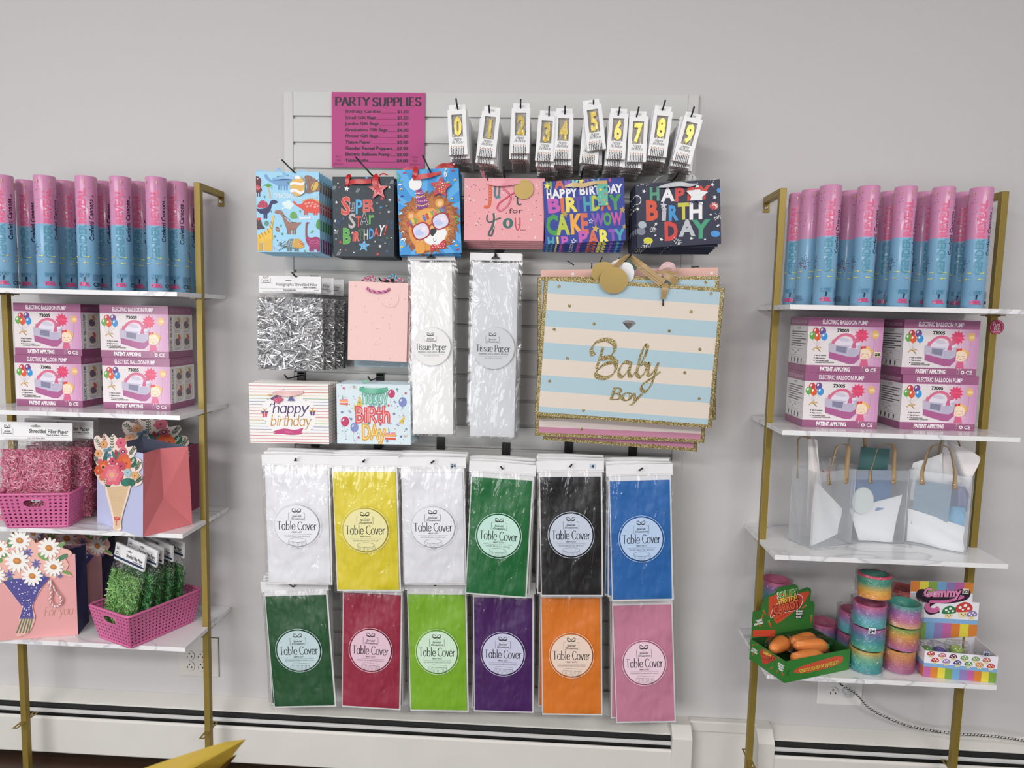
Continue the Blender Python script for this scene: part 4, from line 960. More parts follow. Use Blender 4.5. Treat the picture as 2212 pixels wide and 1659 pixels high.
# --- super star
def art_star(w, h):
    A = Art(w, h, (865, 232), (1478, 245), (880, 1035)); A.rect(840, 200, 1520, 1060, '222f3a')
    rr = random.Random(4)
    for i in range(30): A.star(rr.uniform(870, 1480), rr.uniform(240, 1030), rr.uniform(14, 30), '2b3d4d', rr.uniform(0, 1))
    def T(t, x, y, s, c, wd=None, o=None, sh=0):
        if o: A.text(t, x, y, s, o, 'h', width=wd, shear=sh)
        A.text(t, x, y, s, c, 'b', width=wd, shear=sh)
    T('S', 1000, 610, 165, 'd6443c', 88, 'f0a090'); T('u', 1062, 575, 105, '222f3a', 52, 'e8e8ea'); T('P', 1130, 610, 140, '45a8e0', 70); T('E', 1195, 585, 108, 'd6443c', 50, 'eea59a'); T('R', 1250, 585, 108, 'd6443c', 56, 'eea59a')
    T('S', 1065, 750, 140, 'b9b2ae', 76); T('T', 1130, 742, 105, 'd6443c', 56); T('A', 1188, 715, 112, '222f3a', 68, 'e8e8ea'); T('r', 1255, 712, 130, '5aa548', 56)
    T('B', 1010, 905, 145, '4fa23f', 78, '8acb7a'); T('i', 1080, 885, 100, 'd6443c', 24); T('R', 1112, 880, 88, 'd6443c', 48, 'eea59a'); T('T', 1160, 870, 95, '222f3a', 56, '5aa548'); T('H', 1205, 868, 96, 'c8c2bd', 50); T('D', 1260, 862, 100, '3f9bd8', 52); T('A', 1310, 838, 80, 'd6443c', 46); T('Y', 1352, 835, 105, 'e9e6e2', 50, sh=.3); T('!', 1392, 825, 100, 'd6443c', 26, sh=.3)
    A.star(1186, 935, 62, '8fd0f4', .1); A.star(1186, 935, 50, '4aa3dc', .1); A.ell(1188, 935, 8, 8, 'd9b79a')
    for x, y, r, c in ((1010, 355, 30, 'e8e8e8'), (908, 490, 17, 'e8e8e8'), (1436, 350, 16, 'e8e8e8'), (1440, 477, 17, 'e8e8e8'), (1432, 595, 16, 'e8e8e8'), (1354, 548, 15, '4aa3dc'), (895, 678, 17, 'e8e8e8'), (1348, 940, 20, 'd9d6cf'), (950, 893, 18, 'd6443c'), (1418, 858, 13, '5aa548'), (1364, 462, 20, 'd6443c'), (1420, 992, 14, '3f78b0'), (1326, 1020, 18, 'd6443c'), (978, 655, 13, '3f78b0'), (1208, 250, 20, '4aa3dc'), (1070, 800, 16, 'eea59a')): A.star(x, y, r, c, .15)
    for x, y, c in ((922, 300, 'e8e8e8'), (935, 342, 'c05060'), (948, 970, 'e8e8e8'), (1005, 972, 'c05060'), (1085, 1000, 'e8e8e8'), (1298, 893, 'e8e8e8'), (1460, 857, 'e8e8e8'), (1345, 605, 'c05060'), (1345, 258, 'c05060'), (895, 770, 'e8e8e8')): A.ell(x, y, 7, 7, c, n=8)
    for x, y in ((880, 345), (1120, 375), (905, 790), (930, 1010), (1460, 300)):
        for k in range(4): A.line([(x-20+k*9, y+18), (x-2+k*9, y-20)], 2.6, 'c9ced2')
    for i in range(60): A.ell(935+rr.gauss(0, 14), 690+rr.gauss(0, 22), 3, 3, '3a6a9a', n=5); A.ell(1465+rr.gauss(0, 9), 710+rr.gauss(0, 25), 3, 3, '3a6a9a', n=5)
    for x, y in ((1318, 508), (1412, 537), (1402, 912), (908, 860)): A.rect(x-10, y-8, x+10, y+8, '7c8890')
    return A
def ex_star(T, w, h, b, a):
    A = Art(w, h, (865, 232), (1478, 245), (880, 1035)); m = satin('red', 'bf1d22')
    L = lambda x, y, d=-.004: loc_of(A, (x, y), d)
    ribbon(T, [L(1010, 330), L(1020, 290, -.008), L(1028, 240, -.006), L(1050, 222, 0)], [.009, .011, .012, .008], m, 'ribbon_tail')
    ribbon(T, [L(1035, 300, -.005), L(1100, 292, -.01), L(1180, 295, -.011), L(1260, 290, -.008)], [.012, .013, .013, .011], m)
    ribbon(T, [L(1285, 225, -.002), L(1305, 250, -.008), L(1300, 310, -.011), L(1315, 385, -.007)], [.012, .016, .016, .010], m, 'ribbon_tail')
    ribbon(T, [L(1330, 225, .004), L(1370, 208, .006), L(1410, 225, .008)], .004, m, 'ribbon_loop')
    x, y, z = L(1330, 375, -.007); R = .030
    tg = MB().prism([(x+(R if i % 2 == 0 else R*.42)*math.sin(PI*i/5-.05), z+(R if i % 2 == 0 else R*.42)*math.cos(PI*i/5-.05)) for i in range(10)], -.0075, -.0065).build('star_tag', mat('star_tag_red', 'c93640', .4), T)
    B = Art(w, h, (865, 232), (1478, 245), (880, 1035), y0=-.0077)
    for q in (92, 62): B.line([(1330+(q if i % 2 == 0 else q*.42)*math.sin(PI*i/5-.05), 375-(q if i % 2 == 0 else q*.42)*math.cos(PI*i/5-.05)) for i in range(10)], 4, 'f0c8c8', closed=True)
    B.build(tg)
hook('black hook through the super star bags crossing the pink sign', 801, 376, .17, (-.042, .045), 'hooks of the small gift bags')
gift_bag('dark navy super star birthday gift bag with red star tag, frontmost', 'dark navy super star gift bag, %s in its stack', [(717.7, 380.3), (850.7, 383), (852, 553.5), (721, 554.6)], -.155, '1c2731', art_star, 4, 'super star gift bags', .017, extra=ex_star)

# --- party lion
def art_lion(w, h):
    A = Art(w, h, (1495, 172), (2120, 155), (1550, 1015)); A.rect(1440, 130, 2200, 1040, '2a8fd6')
    rr = random.Random(9)
    for i in range(14):
        a0 = i*2*PI/14; A.poly([(1820, 640), (1820+900*math.cos(a0), 640+900*math.sin(a0)), (1820+900*math.cos(a0+.2), 640+900*math.sin(a0+.2))], '4fa9e4')
    def mane(R, c, n, jit, cx=1835, cy=700, sx=1.0):
        A.put([[(cx+sx*R*(1 if i % 2 == 0 else jit)*math.cos(2*PI*i/(2*n)+.1*math.sin(i*3.7)), cy+R*(1 if i % 2 == 0 else jit)*math.sin(2*PI*i/(2*n)+.1*math.sin(i*3.7))) for i in range(2*n)]], c)
    mane(330, '8f4f22', 26, .86); mane(305, 'a8602a', 30, .84); mane(270, 'b96f2f', 26, .84)
    for i in range(90):
        a0 = rr.uniform(0, 2*PI); r0 = rr.uniform(200, 275); A.line([(1835+r0*math.cos(a0), 700+r0*math.sin(a0)), (1835+(r0+46)*math.cos(a0+.06), 700+(r0+46)*math.sin(a0+.06))], (7, 1.5), rr.choice(['8a4a1e', 'c98445', '7c3f1a', 'd08f50']))
    A.ell(1835, 760, 205, 215, 'dd9138'); A.ell(1655, 625, 42, 44, 'd98a35'); A.ell(1655, 628, 24, 26, 'eab784'); A.ell(1940, 500, 46, 46, 'e09a3c'); A.ell(1942, 506, 26, 28, 'f0c48c')
    A.ell(1840, 620, 130, 60, 'e6a04a')
    # hat
    A.poly([(1690, 360), (1745, 350), (1840, 500), (1815, 545), (1750, 565), (1705, 555)], '7a2f7c')
    for k, (x0, y0, x1, y1) in enumerate(((1692, 385, 1765, 380), (1697, 425, 1790, 415), (1700, 470, 1815, 455), (1703, 515, 1835, 495))):
        A.line([(x0, y0), ((x0+x1)/2, y0+8), (x1, y1)], 8, 'e9a54a' if k % 2 else 'd75f8a', curve=True)
        for q in range(6): A.ell(x0+6+(x1-x0-10)*q/5, y0+20+(y1-y0)*q/5, 5, 5, 'ffffff', n=7)
    for i in range(16): A.ell(1690+40*math.cos(i*.41*2), 310+38*math.sin(i*.41*2), 26, 26, 'f2f4f8')
    A.ell(1690, 310, 44, 40, 'ffffff')
    # lettering arc
    for ch, x, y, r, c in zip('HAPPY BIRTHDAY', (1640, 1665, 1690, 1715, 1740, 0, 1800, 1830, 1857, 1885, 1912, 1945, 1975, 2005), (735, 725, 715, 705, 695, 0, 672, 660, 648, 638, 625, 612, 600, 590), [-.4]*14, ['c8343c', '3a8fd0', 'e9c23c', '5aa548', 'e08a3c', '', '3a6fc0', 'c8343c', 'e9c23c', '5aa548', 'd75f8a', '5aa548', '3a8fd0', '7a4fb0']):
        if ch != ' ': A.text(ch, x, y, 58, c, 'h', rot=-.38, width=30)
    # muzzle, nose, mouth
    A.ell(1895, 830, 112, 92, 'f4f2ee'); A.ell(1960, 800, 60, 60, 'f4f2ee')
    A.blob([(1845, 770), (1890, 750), (1918, 770), (1905, 800), (1878, 830), (1855, 810)], '23242a'); A.line([(1888, 850), (1892, 878), (1908, 882), (1915, 860)], 5, '23242a', curve=True)
    A.poly([(1845, 715), (1880, 705), (1888, 750), (1850, 760)], 'e9b04a')
    for x0, y0, x1, y1 in ((1760, 850, 1715, 885), (1780, 865, 1745, 905), (2010, 720, 2060, 700), (2020, 760, 2065, 765)): A.line([(x0, y0), (x1, y1)], 4, 'f0dcc0')
    # glasses
    for cx, cy, rx, ry in ((1760, 778, 92, 86), (1955, 680, 90, 82)):
        P = [(cx+rx*math.copysign(abs(math.cos(t))**.75, math.cos(t)), cy+ry*math.copysign(abs(math.sin(t))**.75, math.sin(t))) for t in [2*PI*i/28 for i in range(28)]]
        q = -.42; P = [(cx+(x-cx)*math.cos(q)-(y-cy)*math.sin(q), cy+(x-cx)*math.sin(q)+(y-cy)*math.cos(q)) for x, y in P]
        A.poly(P, 'a5202c'); A.poly([(cx+(x-cx)*.84, cy+(y-cy)*.84) for x, y in P], 'd6d4e6')
        A.poly([(cx+(x-cx)*.5-20, cy+(y-cy)*.35+15) for x, y in P], 'b9c6f0'); A.poly([(cx+(x-cx)*.3+25, cy+(y-cy)*.3-20) for x, y in P], 'f0dbe4')
    A.line([(1835, 735), (1880, 700)], 16, 'a5202c'); A.line([(1672, 745), (1650, 700)], 18, 'a5202c'); A.line([(2030, 640), (2020, 600)], 16, 'a5202c')
    # bow tie and paw
    for sg in (-1, 1): A.blob([(1935, 930), (1935+sg*50, 890-sg*20), (1935+sg*75, 905-sg*25), (1935+sg*72, 955-sg*20), (1935+sg*45, 968-sg*8)], 'c3282e')
    A.ell(1936, 930, 18, 20, 'd8474a')
    for i in range(16): A.ell(1866+(i*37) % 140, 905+(i*17) % 50, 5, 5, 'f2e6e0', n=6)
    for x, y in ((1722, 925), (1745, 915), (1770, 915), (1788, 930)): A.ell(x, y, 17, 30, 'e39a35')
    A.ell(1755, 965, 52, 40, 'e39a35')
    for x, y, c in ((1578, 200, 'c8343c'), (1550, 360, 'e9c23c'), (1535, 316, 'ffffff'), (1552, 605, 'ffffff'), (1558, 430, '2a3a90'), (1575, 790, 'ffffff'), (1570, 860, 'ffffff'), (2060, 460, 'e9c23c'), (2090, 275, 'e9c23c'), (2020, 300, 'e9c23c'), (2110, 555, 'c8343c'), (2118, 925, 'e9c23c'), (2110, 640, '5aa548'), (2065, 185, 'c8343c'), (1565, 935, 'e9c23c'), (2135, 965, 'c8343c'), (2095, 890, 'ffffff'), (1522, 470, 'c8343c')): A.line([(x-14, y+8), (x, y-8), (x+14, y+4)], 11, c, curve=True)
    A.line([(1975, 215), (1995, 200), (2000, 235), (1985, 235), (1990, 175), (2005, 168)], 9, 'ffffff', curve=True); A.line([(2090, 660), (2115, 640), (2130, 665), (2100, 690), (2130, 700)], 11, '5aa548', curve=True)
    A.line([(1500, 200), (1530, 235), (1520, 270), (1560, 285)], 10, '4fa85a', curve=True); A.line([(1550, 870), (1600, 850), (1590, 880)], 9, 'ffffff', curve=True)
    return A
def ex_lion(T, w, h, b, a):
    A = Art(w, h, (1495, 172), (2120, 155), (1550, 1015)); m = satin('red', 'bf1d22')
    L = lambda x, y, d=-.004: loc_of(A, (x, y), d)
    ribbon(T, [L(1665, 255), L(1740, 245, -.01), L(1830, 235, -.012), L(1945, 205, -.006)], [.010, .014, .013, .007], m)
    ribbon(T, [L(1660, 150, .002), L(1690, 165, -.006), L(1690, 215, -.01), L(1670, 250, -.005)], [.010, .015, .014, .010], m, 'ribbon_tail')
    ribbon(T, [L(1880, 150, .02), L(1930, 120, .02), L(1990, 112, .022), L(2060, 140, .022)], [.008, .012, .012, .008], m, 'ribbon_loop')
    ribbon(T, [L(1960, 110, .025), L(2020, 100, .025), L(2085, 130, .028)], [.006, .010, .006], m, 'ribbon_loop')
    ribbon(T, [L(1545, 155, .018), L(1600, 140, .018), L(1650, 160, .018)], .006, m, 'ribbon_loop')
    x, y, z = L(1948, 348, -.007); R = .030
    P = smooth_pts([(x+(R if i % 2 == 0 else R*.55)*math.sin(PI*i/5+.12), z+(R if i % 2 == 0 else R*.55)*math.cos(PI*i/5+.12)) for i in range(10)], True, 3)
    tg = MB().prism(P, -.0075, -.0065).build('star_tag', mat('star_tag_scarlet', 'bd2430', .4), T)
    B = Art(w, h, (1495, 172), (2120, 155), (1550, 1015), y0=-.0077); rr = random.Random(2)
    for i in range(20):
        r0 = 62*math.sqrt((i+.5)/20); B.ell(1948+r0*math.cos(i*2.4), 350+r0*math.sin(i*2.4), 7, 7, ['ffffff', 'e9c23c', '8fbf5a', 'e08a3c', '6f4a8a'][i % 5], n=8)
    B.build(tg)
hook('black hook through the party lion bags with a clear clip', 930, 372, .17, (-.022, .045), 'hooks of the small gift bags')
gift_bag('blue gift bag printed with a party lion in sunglasses, frontmost', 'blue party lion gift bag, %s in its stack', [(854.4, 367.3), (990, 363.6), (997.6, 547), (866.4, 550)], -.155, '17354f', art_lion, 3, 'party lion gift bags', .015, extra=ex_lion, drift=(.001, -.002))

# --- just for you (picture frame of the 990,340 crop)
def art_just(w, h):
    A = Art(w, h, (48, 160), (692, 178), (48, 668)); A.rect(20, 130, 720, 700, 'e9a2a8')
    rr = random.Random(21)
    for i in range(74): A.ell(rr.uniform(55, 690), rr.uniform(175, 670), 4.2, 4.2, rr.choice(['7a3f4a', '5a2b38', '8a5560', 'f6e2df', 'f6e2df']), n=7)
    for x, y in ((70, 232), (125, 342), (625, 235), (90, 328), (590, 510), (625, 658), (285, 188)): A.ell(x, y, 7, 7, 'f8ece8', n=8)
    A.line([(255, 225), (257, 330), (250, 385), (232, 400), (208, 395)], 24, 'd9622f', curve=True)
    for k in range(6): A.ell(256, 240+k*24, 4.5, 4.5, 'f4d9cc', n=7)
    A.line([(298, 225), (296, 300), (312, 325), (330, 300)], 16, '3f7f88', curve=True); A.line([(332, 230), (328, 310), (338, 328)], 14, '3f7f88', curve=True)
    A.line([(420, 228), (385, 215), (360, 245), (400, 285), (425, 330), (400, 390), (350, 430), (318, 415), (330, 375), (380, 335), (450, 290)], 14, 'c93f66', curve=True); A.line([(420, 228), (385, 215), (360, 245), (400, 285), (425, 330), (400, 390), (350, 430), (318, 415)], 3, 'f0b0bc', curve=True)
    A.line([(478, 285), (476, 360), (488, 385), (508, 382)], 12, '34403f', curve=True); A.line([(455, 318), (505, 314)], 7, '34403f'); A.line([(488, 290), (486, 362), (495, 374)], 3, 'e9e6e0')
    A.text('for', 466, 455, 42, '5a3038', 'r', width=112, gap=.02)
    A.line([(238, 462), (232, 500), (255, 525), (300, 505), (345, 490)], 12, '4a5a58', curve=True); A.line([(285, 450), (290, 500), (275, 560), (255, 600), (248, 625), (270, 632), (285, 590), (290, 540)], 15, '4a5a58', curve=True); A.line([(300, 455), (305, 510), (285, 580)], 4, 'f4efe9', curve=True)
    A.ell(403, 535, 42, 42, '2f6b68'); A.ell(403, 535, 14, 26, 'e9a2a8')
    A.line([(462, 490), (466, 560), (480, 592), (498, 560), (498, 490)], 8, 'c9404f', curve=True)
    for x in (510, 525, 540): A.ell(x, 592, 4, 4, '5a3038', n=6)
    return A
def ex_just(T, w, h, b, a):
    A = Art(w, h, (48, 160), (692, 178), (48, 668)); m = satin('rose', 'e58f9c'); L = lambda x, y, d=-.004: loc_of(A, (x, y), d)
    ribbon(T, [L(228, 205), L(300, 212, -.01), L(380, 212, -.013), L(460, 206, -.01), L(525, 202)], [.004, .015, .017, .014, .004], m)
    ribbon(T, [L(160, 70, .045), L(185, 110, .04), L(200, 155, .03)], [.003, .010, .006], m, 'ribbon_loop')
    MB().tube([L(233, 185, -.003), L(232, 140, -.003)], .0013, 6).build('ribbon_end', BLACK, T)
    x, y, z = L(527, 265, -.006)
    MB().prism([(x+.0268*math.cos(i*PI/16), z+.0268*math.sin(i*PI/16)) for i in range(32)], -.0065, -.0055).build('round_tag', GOLDF, T)
hook('black hook through the pink just for you bags', 1088, 376, .15, (0, .02), 'hooks of the small gift bags')
gift_bag('pink just for you gift bag with round gold tag, frontmost', 'pink just for you gift bag, %s in its stack', [(1002.8, 382.7), (1174.6, 387.5), (1176, 522), (1002.8, 518)], -.145, 'cf8a90', art_just, 4, 'just for you gift bags', .017, extra=ex_just, drift=(.001, -.004))

# --- happy birthday cake wow party
def art_cake(w, h):
    A = Art(w, h, (688, 200), (1343, 157), (700, 710)); A.rect(650, 120, 1400, 740, '2c3f9a')
    r = -.062
    def row(t, y0, s, xs, ws, cs, x0=None):
        for c, x, wd, col in zip(t, xs, ws, cs): A.text(c, x, y0-(x-1020)*.064, s, col, 'h', rot=r, width=wd)
    row('HAPPY', 240, 80, (740, 825, 890, 950, 1000), (50, 70, 50, 50, 50), ('7fae4a', 'd9694a', '8a62b8', '8fd0c0', 'e9e04a')); row('HOT', 205, 60, (1040, 1120, 1230), (44, 60, 60), ('8a62b8', '58a8b8', 'c8508a'))
    row('BIRTHDAY', 430, 110, (775, 848, 915, 975, 1055, 1120, 1195, 1275), (104, 38, 88, 66, 80, 70, 70, 84), ('c45ab0', 'e0703a', 'f2dc5a', '5a4aa0', '45a0b0', 'b9c53c', 'd9694a', '3f9a4a'))
    row('HAPPY', 315, 66, (740, 795, 845, 895, 940), (42, 56, 44, 40, 42), ('f6f6f2',)*5); row('BIRTHDAY', 300, 66, (1008, 1045, 1085, 1130, 1175, 1215, 1262, 1305), (46, 18, 44, 44, 44, 40, 50, 46), ('f6f6f2',)*8)
    row('CAKE', 610, 150, (765, 850, 955, 1025), (100, 92, 92, 60), ('3f9a4a', 'b9c53c', 'f2a93c', 'd9694a')); row('WOW', 555, 95, (1135, 1210, 1285), (96, 66, 84), ('8a52b0', '4aa04a', 'c8509a'))
    row('HIP', 705, 70, (750, 805, 860), (58, 20, 56), ('45a0b0', 'f2dc5a', 'c45ab0')); row('PARTY', 705, 108, (1010, 1095, 1180, 1255, 1310), (74, 74, 76, 66, 66), ('c45ab0', 'd9694a', 'f2e05a', '8a52b0', '45a0b0'))
    for x, y, s, c in ((722, 235, 30, 'f2e45a'), (998, 192, 26, 'f2dc5a'), (865, 462, 32, 'b59a4a'), (1330, 420, 30, 'b59a4a'), (1110, 575, 34, 'cfae5a'), (1345, 555, 24, 'b59a4a')): A.star(x, y, s, c, .2)
    for x, y, s in ((1075, 515, 24), (932, 680, 26), (1088, 172, 16)): A.star(x, y, s, 'e9eef4', .1); A.star(x, y, s*.65, '2c3f9a', .1)
    return A
def ex_cake(T, w, h, b, a):
    A = Art(w, h, (688, 200), (1343, 157), (700, 710)); m = satin('champagne', 'cdb27c'); L = lambda x, y, d=-.004: loc_of(A, (x, y), d)
    ribbon(T, [L(865, 240), L(930, 228, -.011), L(1010, 232, -.012), L(1090, 212, -.011), L(1168, 207)], [.004, .012, .011, .010, .004], m)
    P = [A.L(p) for p in ((1125, 192), (1208, 188), (1213, 388), (1130, 392))]
    tg = MB().prism(P, -.0065, -.0055).build('teal_tag', mat('teal_tag', '55b39c', .4), T)
    B = Art(w, h, (688, 200), (1343, 157), (700, 710), y0=-.0067)
    B.poly([(1125, 192), (1208, 188), (1210, 215), (1127, 220)], 'c9a86a')
    for x, y, s, c in ((1153, 263, 17, 'e9d84a'), (1188, 247, 16, '2f5f8a'), (1190, 298, 14, 'd05a8a'), (1180, 345, 18, 'd9956a'), (1145, 368, 14, '8a62a8'), (1203, 375, 13, 'f2e05a'), (1150, 320, 12, '7fd0b8')): B.star(x, y, s, c, .2)
    B.build(tg)
hook('black hook through the purple cake and wow bags', 1258, 374, .15, (.003, .026), 'hooks of the small gift bags')
gift_bag('purple and rainbow lettered birthday gift bag with teal star tag, frontmost', 'purple rainbow lettered birthday gift bag, %s in its stack', [(1173.5, 393.3), (1348, 381.9), (1351.4, 518.2), (1176.7, 529.4)], -.15, '232f78', art_cake, 4, 'rainbow lettered gift bags', .017, extra=ex_cake, drift=(.001, -.005))

# --- navy birthday
def art_navy(w, h):
    A = Art(w, h, (1445, 222), (2122, 170), (1440, 748)); A.rect(1400, 130, 2180, 790, '232741')
    r = -.07; rr = random.Random(6)
    def T(c, x, y, s, wd, col): A.text(c, x, y, s, col, 'h', rot=r, width=wd, shear=.12)
    for c, x, y, wd, col in (('H', 1595, 350, 84, '4f9a78'), ('A', 1700, 352, 92, 'f2f2ee'), ('P', 1792, 352, 74, 'd0433c'), ('P', 1890, 345, 74, 'd0433c'), ('Y', 1990, 330, 80, 'd0433c')): T(c, x, y, 100, wd, col)
    for c, x, y, s, wd, col in (('B', 1565, 510, 150, 100, 'd8502f'), ('i', 1662, 510, 100, 42, 'b9bcc4'), ('R', 1735, 508, 112, 72, '3a92cf'), ('T', 1822, 498, 122, 84, 'c9c53c'), ('H', 1920, 495, 120, 112, 'f2f2ee')): T(c, x, y, s, wd, col)
    for c, x, y, s, wd, col in (('D', 1715, 672, 140, 112, 'cf3c38'), ('A', 1845, 635, 122, 112, 'b9bcc4'), ('Y', 1955, 650, 138, 116, '3f9a78')): T(c, x, y, s, wd, col)
    A.star(1664, 392, 32, 'c5c8ce', .1)
    for x, y, s in ((1512, 280, 18), (1455, 425, 16), (2060, 215, 17), (2076, 318, 18), (1636, 672, 17), (1880, 658, 17), (1598, 545, 15)): A.star(x, y, s, 'e9e9e4', .3)
    for x, y, rx, ry, c in ((1530, 685, 38, 27, 'd0cc2a'), (2072, 616, 38, 27, '3f92d8'), (2068, 390, 36, 30, 'c83a3e'), (1475, 610, 36, 30, '7c8290'), (2110, 262, 16, 20, '3f92d8'), (1488, 555, 34, 30, 'aab4be')): A.ell(x, y, rx, ry, c)
    for x, y in ((2040, 460), (2100, 545), (1590, 640), (2092, 552), (1988, 665)): A.ell(x, y, 9, 7, 'd9dade', n=8)
    A.ring(1452, 352, 32, 36, 6, 'e9e9e4')
    for cx, cy, s in ((1575, 590, 24), (2100, 480, 26), (2070, 385, 22), (1765, 690, 32), (1510, 735, 34), (1490, 215, 30), (2050, 160, 30)):
        for i in range(34): A.ell(cx+rr.gauss(0, s*.6), cy+rr.gauss(0, s*.5), 4, 3, 'e9e9e4', n=5)
    return A
def ex_navy(T, w, h, b, a):
    A = Art(w, h, (1445, 222), (2122, 170), (1440, 748)); m = satin('silver', 'b9bcbf'); L = lambda x, y, d=-.004: loc_of(A, (x, y), d)
    ribbon(T, [L(1630, 245), L(1700, 235, -.011), L(1790, 222, -.013), L(1870, 228, -.011), L(1945, 215)], [.003, .011, .012, .009, .003], m)
    ribbon(T, [L(1600, 190, .03), L(1650, 145, .03), L(1690, 130, .03)], .0015, m, 'ribbon_loop')
    ribbon(T, [L(1895, 165, .03), L(1920, 130, .03), L(1950, 160, .03)], [.006, .012, .006], m, 'ribbon_loop')
    x, y, z = L(1930, 305, -.006); R = .031
    P = [(x+(R if i % 2 == 0 else R*.5)*math.sin(PI*i/5+.1), z+(R if i % 2 == 0 else R*.5)*math.cos(PI*i/5+.1)) for i in range(10)]
    tg = MB().prism(P, -.0065, -.0055).build('star_tag', mat('star_tag_white', 'dfe3e6', .4), T)
    B = MB(); zs = [z-R+2*R*i/11 for i in range(12)]; cols = ['2b6f9a', 'e6e8ea', '2a3158', 'b93438', 'e6e8ea', '2f8a62', 'e6e8ea', '2a3158', 'b93438', 'e6e8ea', '2b6f9a']
    for i in range(11):
        c = clip_poly(P, (-1, 1, zs[i], zs[i+1]))
        if c and i % 2 == 0: B.cur = lin(cols[i], KALB); B.face([(q[0], -.0067, q[1]) for q in (c if sum(c[k][0]*c[(k+1) % len(c)][1]-c[(k+1) % len(c)][0]*c[k][1] for k in range(len(c))) > 0 else c[::-1])])
    B.build('print', INK, tg)
hook('black hook through the navy birthday bags with clear holder', 1462, 380, .16, (.012, .03), 'hooks of the small gift bags')
gift_bag('navy birthday gift bag with silver ribbon and striped star tag, frontmost', 'navy birthday gift bag with dots, %s in its stack', [(1375.4, 399.2), (1556, 385.3), (1556.8, 522.7), (1374, 539.5)], -.16, '171a2c', art_navy, 5, 'navy birthday gift bags', .015, extra=ex_navy, drift=(-.001, -.003))
# ---------------------------------------------------------------- larger hanging bags and the shredded filler
# picture frame of the 530,560 crop
def art_dots(w, h):
    A = Art(w, h, (890, 192), (1393, 200), (865, 862)); A.rect(830, 170, 1430, 900, 'edc4bf'); rr = random.Random(31)
    for i in range(46): A.ell(rr.uniform(875, 1385), rr.uniform(205, 860), 3.4, 3.4, rr.choice(['5a3f48', '8a6a6a', 'f6ece6', 'f6ece6', 'c08a86']), n=6)
    A.line([(1170, 370), (1185, 392), (1230, 408), (1285, 390), (1312, 345), (1305, 290)], 1.6, 'b08a84', curve=True)
    return A
def cord(parent, pts, r, cols, name, turns=22):
    """two-ply twisted cord"""
    P = smooth_pts(pts, False, 8); n = len(P)
    for k in (0, 1):
        Q = []
        for i, p in enumerate(P):
            t = Vector(P[min(i+1, n-1)])-Vector(P[max(i-1, 0)]); t.normalize(); s = t.cross(Vector((0, -1, 0))); s.normalize(); u = t.cross(s)
            ang = turns*2*PI*i/n+k*PI; Q.append(Vector(p)+(s*math.cos(ang)+u*math.sin(ang))*r*.55)
        MB().tube(Q, r*.62, 5).build(name, mat('cord_'+cols[k], cols[k], .5), parent)
def ex_dots(T, w, h, b, a):
    A = Art(w, h, (890, 192), (1393, 200), (865, 862)); L = lambda x, y, d=-.004: loc_of(A, (x, y), d)
    cord(T, [L(1045, 245), L(1070, 268, -.006), L(1140, 280, -.008), L(1210, 270, -.006), L(1235, 250)], .0036, ('b04a86', 'e6a0c4'), 'rope_handle', 7)
    for x, y, c in ((1030, 175, ('b04a66', 'e6a0b4')), (1070, 165, ('c05a86', 'f0b0c4')), (1250, 150, ('4a90b0', '8fc4dc')), (1310, 182, ('c05a86', 'f0b0c4')), (1200, 180, ('b04a66', 'f0b0c4'))):
        cord(T, [L(x-40, y+25, .012), L(x-20, y-5, .012), L(x+10, y-20, .013), L(x+35, y+5, .014), L(x+20, y+25, .016)], .003, c, 'rope_loop', 5)
hook('black hook through the pink dotted bags', 822, 606, .12, (-.004, .008), 'hooks of the mid row')
db = gift_bag('pale pink dotted gift bag with twisted rope handle', 'pale pink dotted gift bag behind the front one, %s in its stack', [(755.3, 608.6), (882.7, 610.6), (877.3, 781), (749, 778)], -.125, 'd9aaa6', art_dots, 2, 'dotted rope handle bags', .014, extra=ex_dots, drift=(.006, .0))
def art_bluedots(w, h):
    A = Art(w, h, (0, 0), (500, 0), (0, 670)); A.rect(0, 0, 500, 670, '8fa7b2'); rr = random.Random(3)
    for i in range(60): A.ell(rr.uniform(5, 495), rr.uniform(5, 665), 4, 4, 'dfe8ea', n=6)
    return A
gift_bag('blue grey dotted gift bag peeking out below the pale pink one', '%s', [(767, 622), (886, 622), (884, 794), (764, 792)], -.075, '7a929e', art_bluedots, 0, 'dotted rope handle bags')

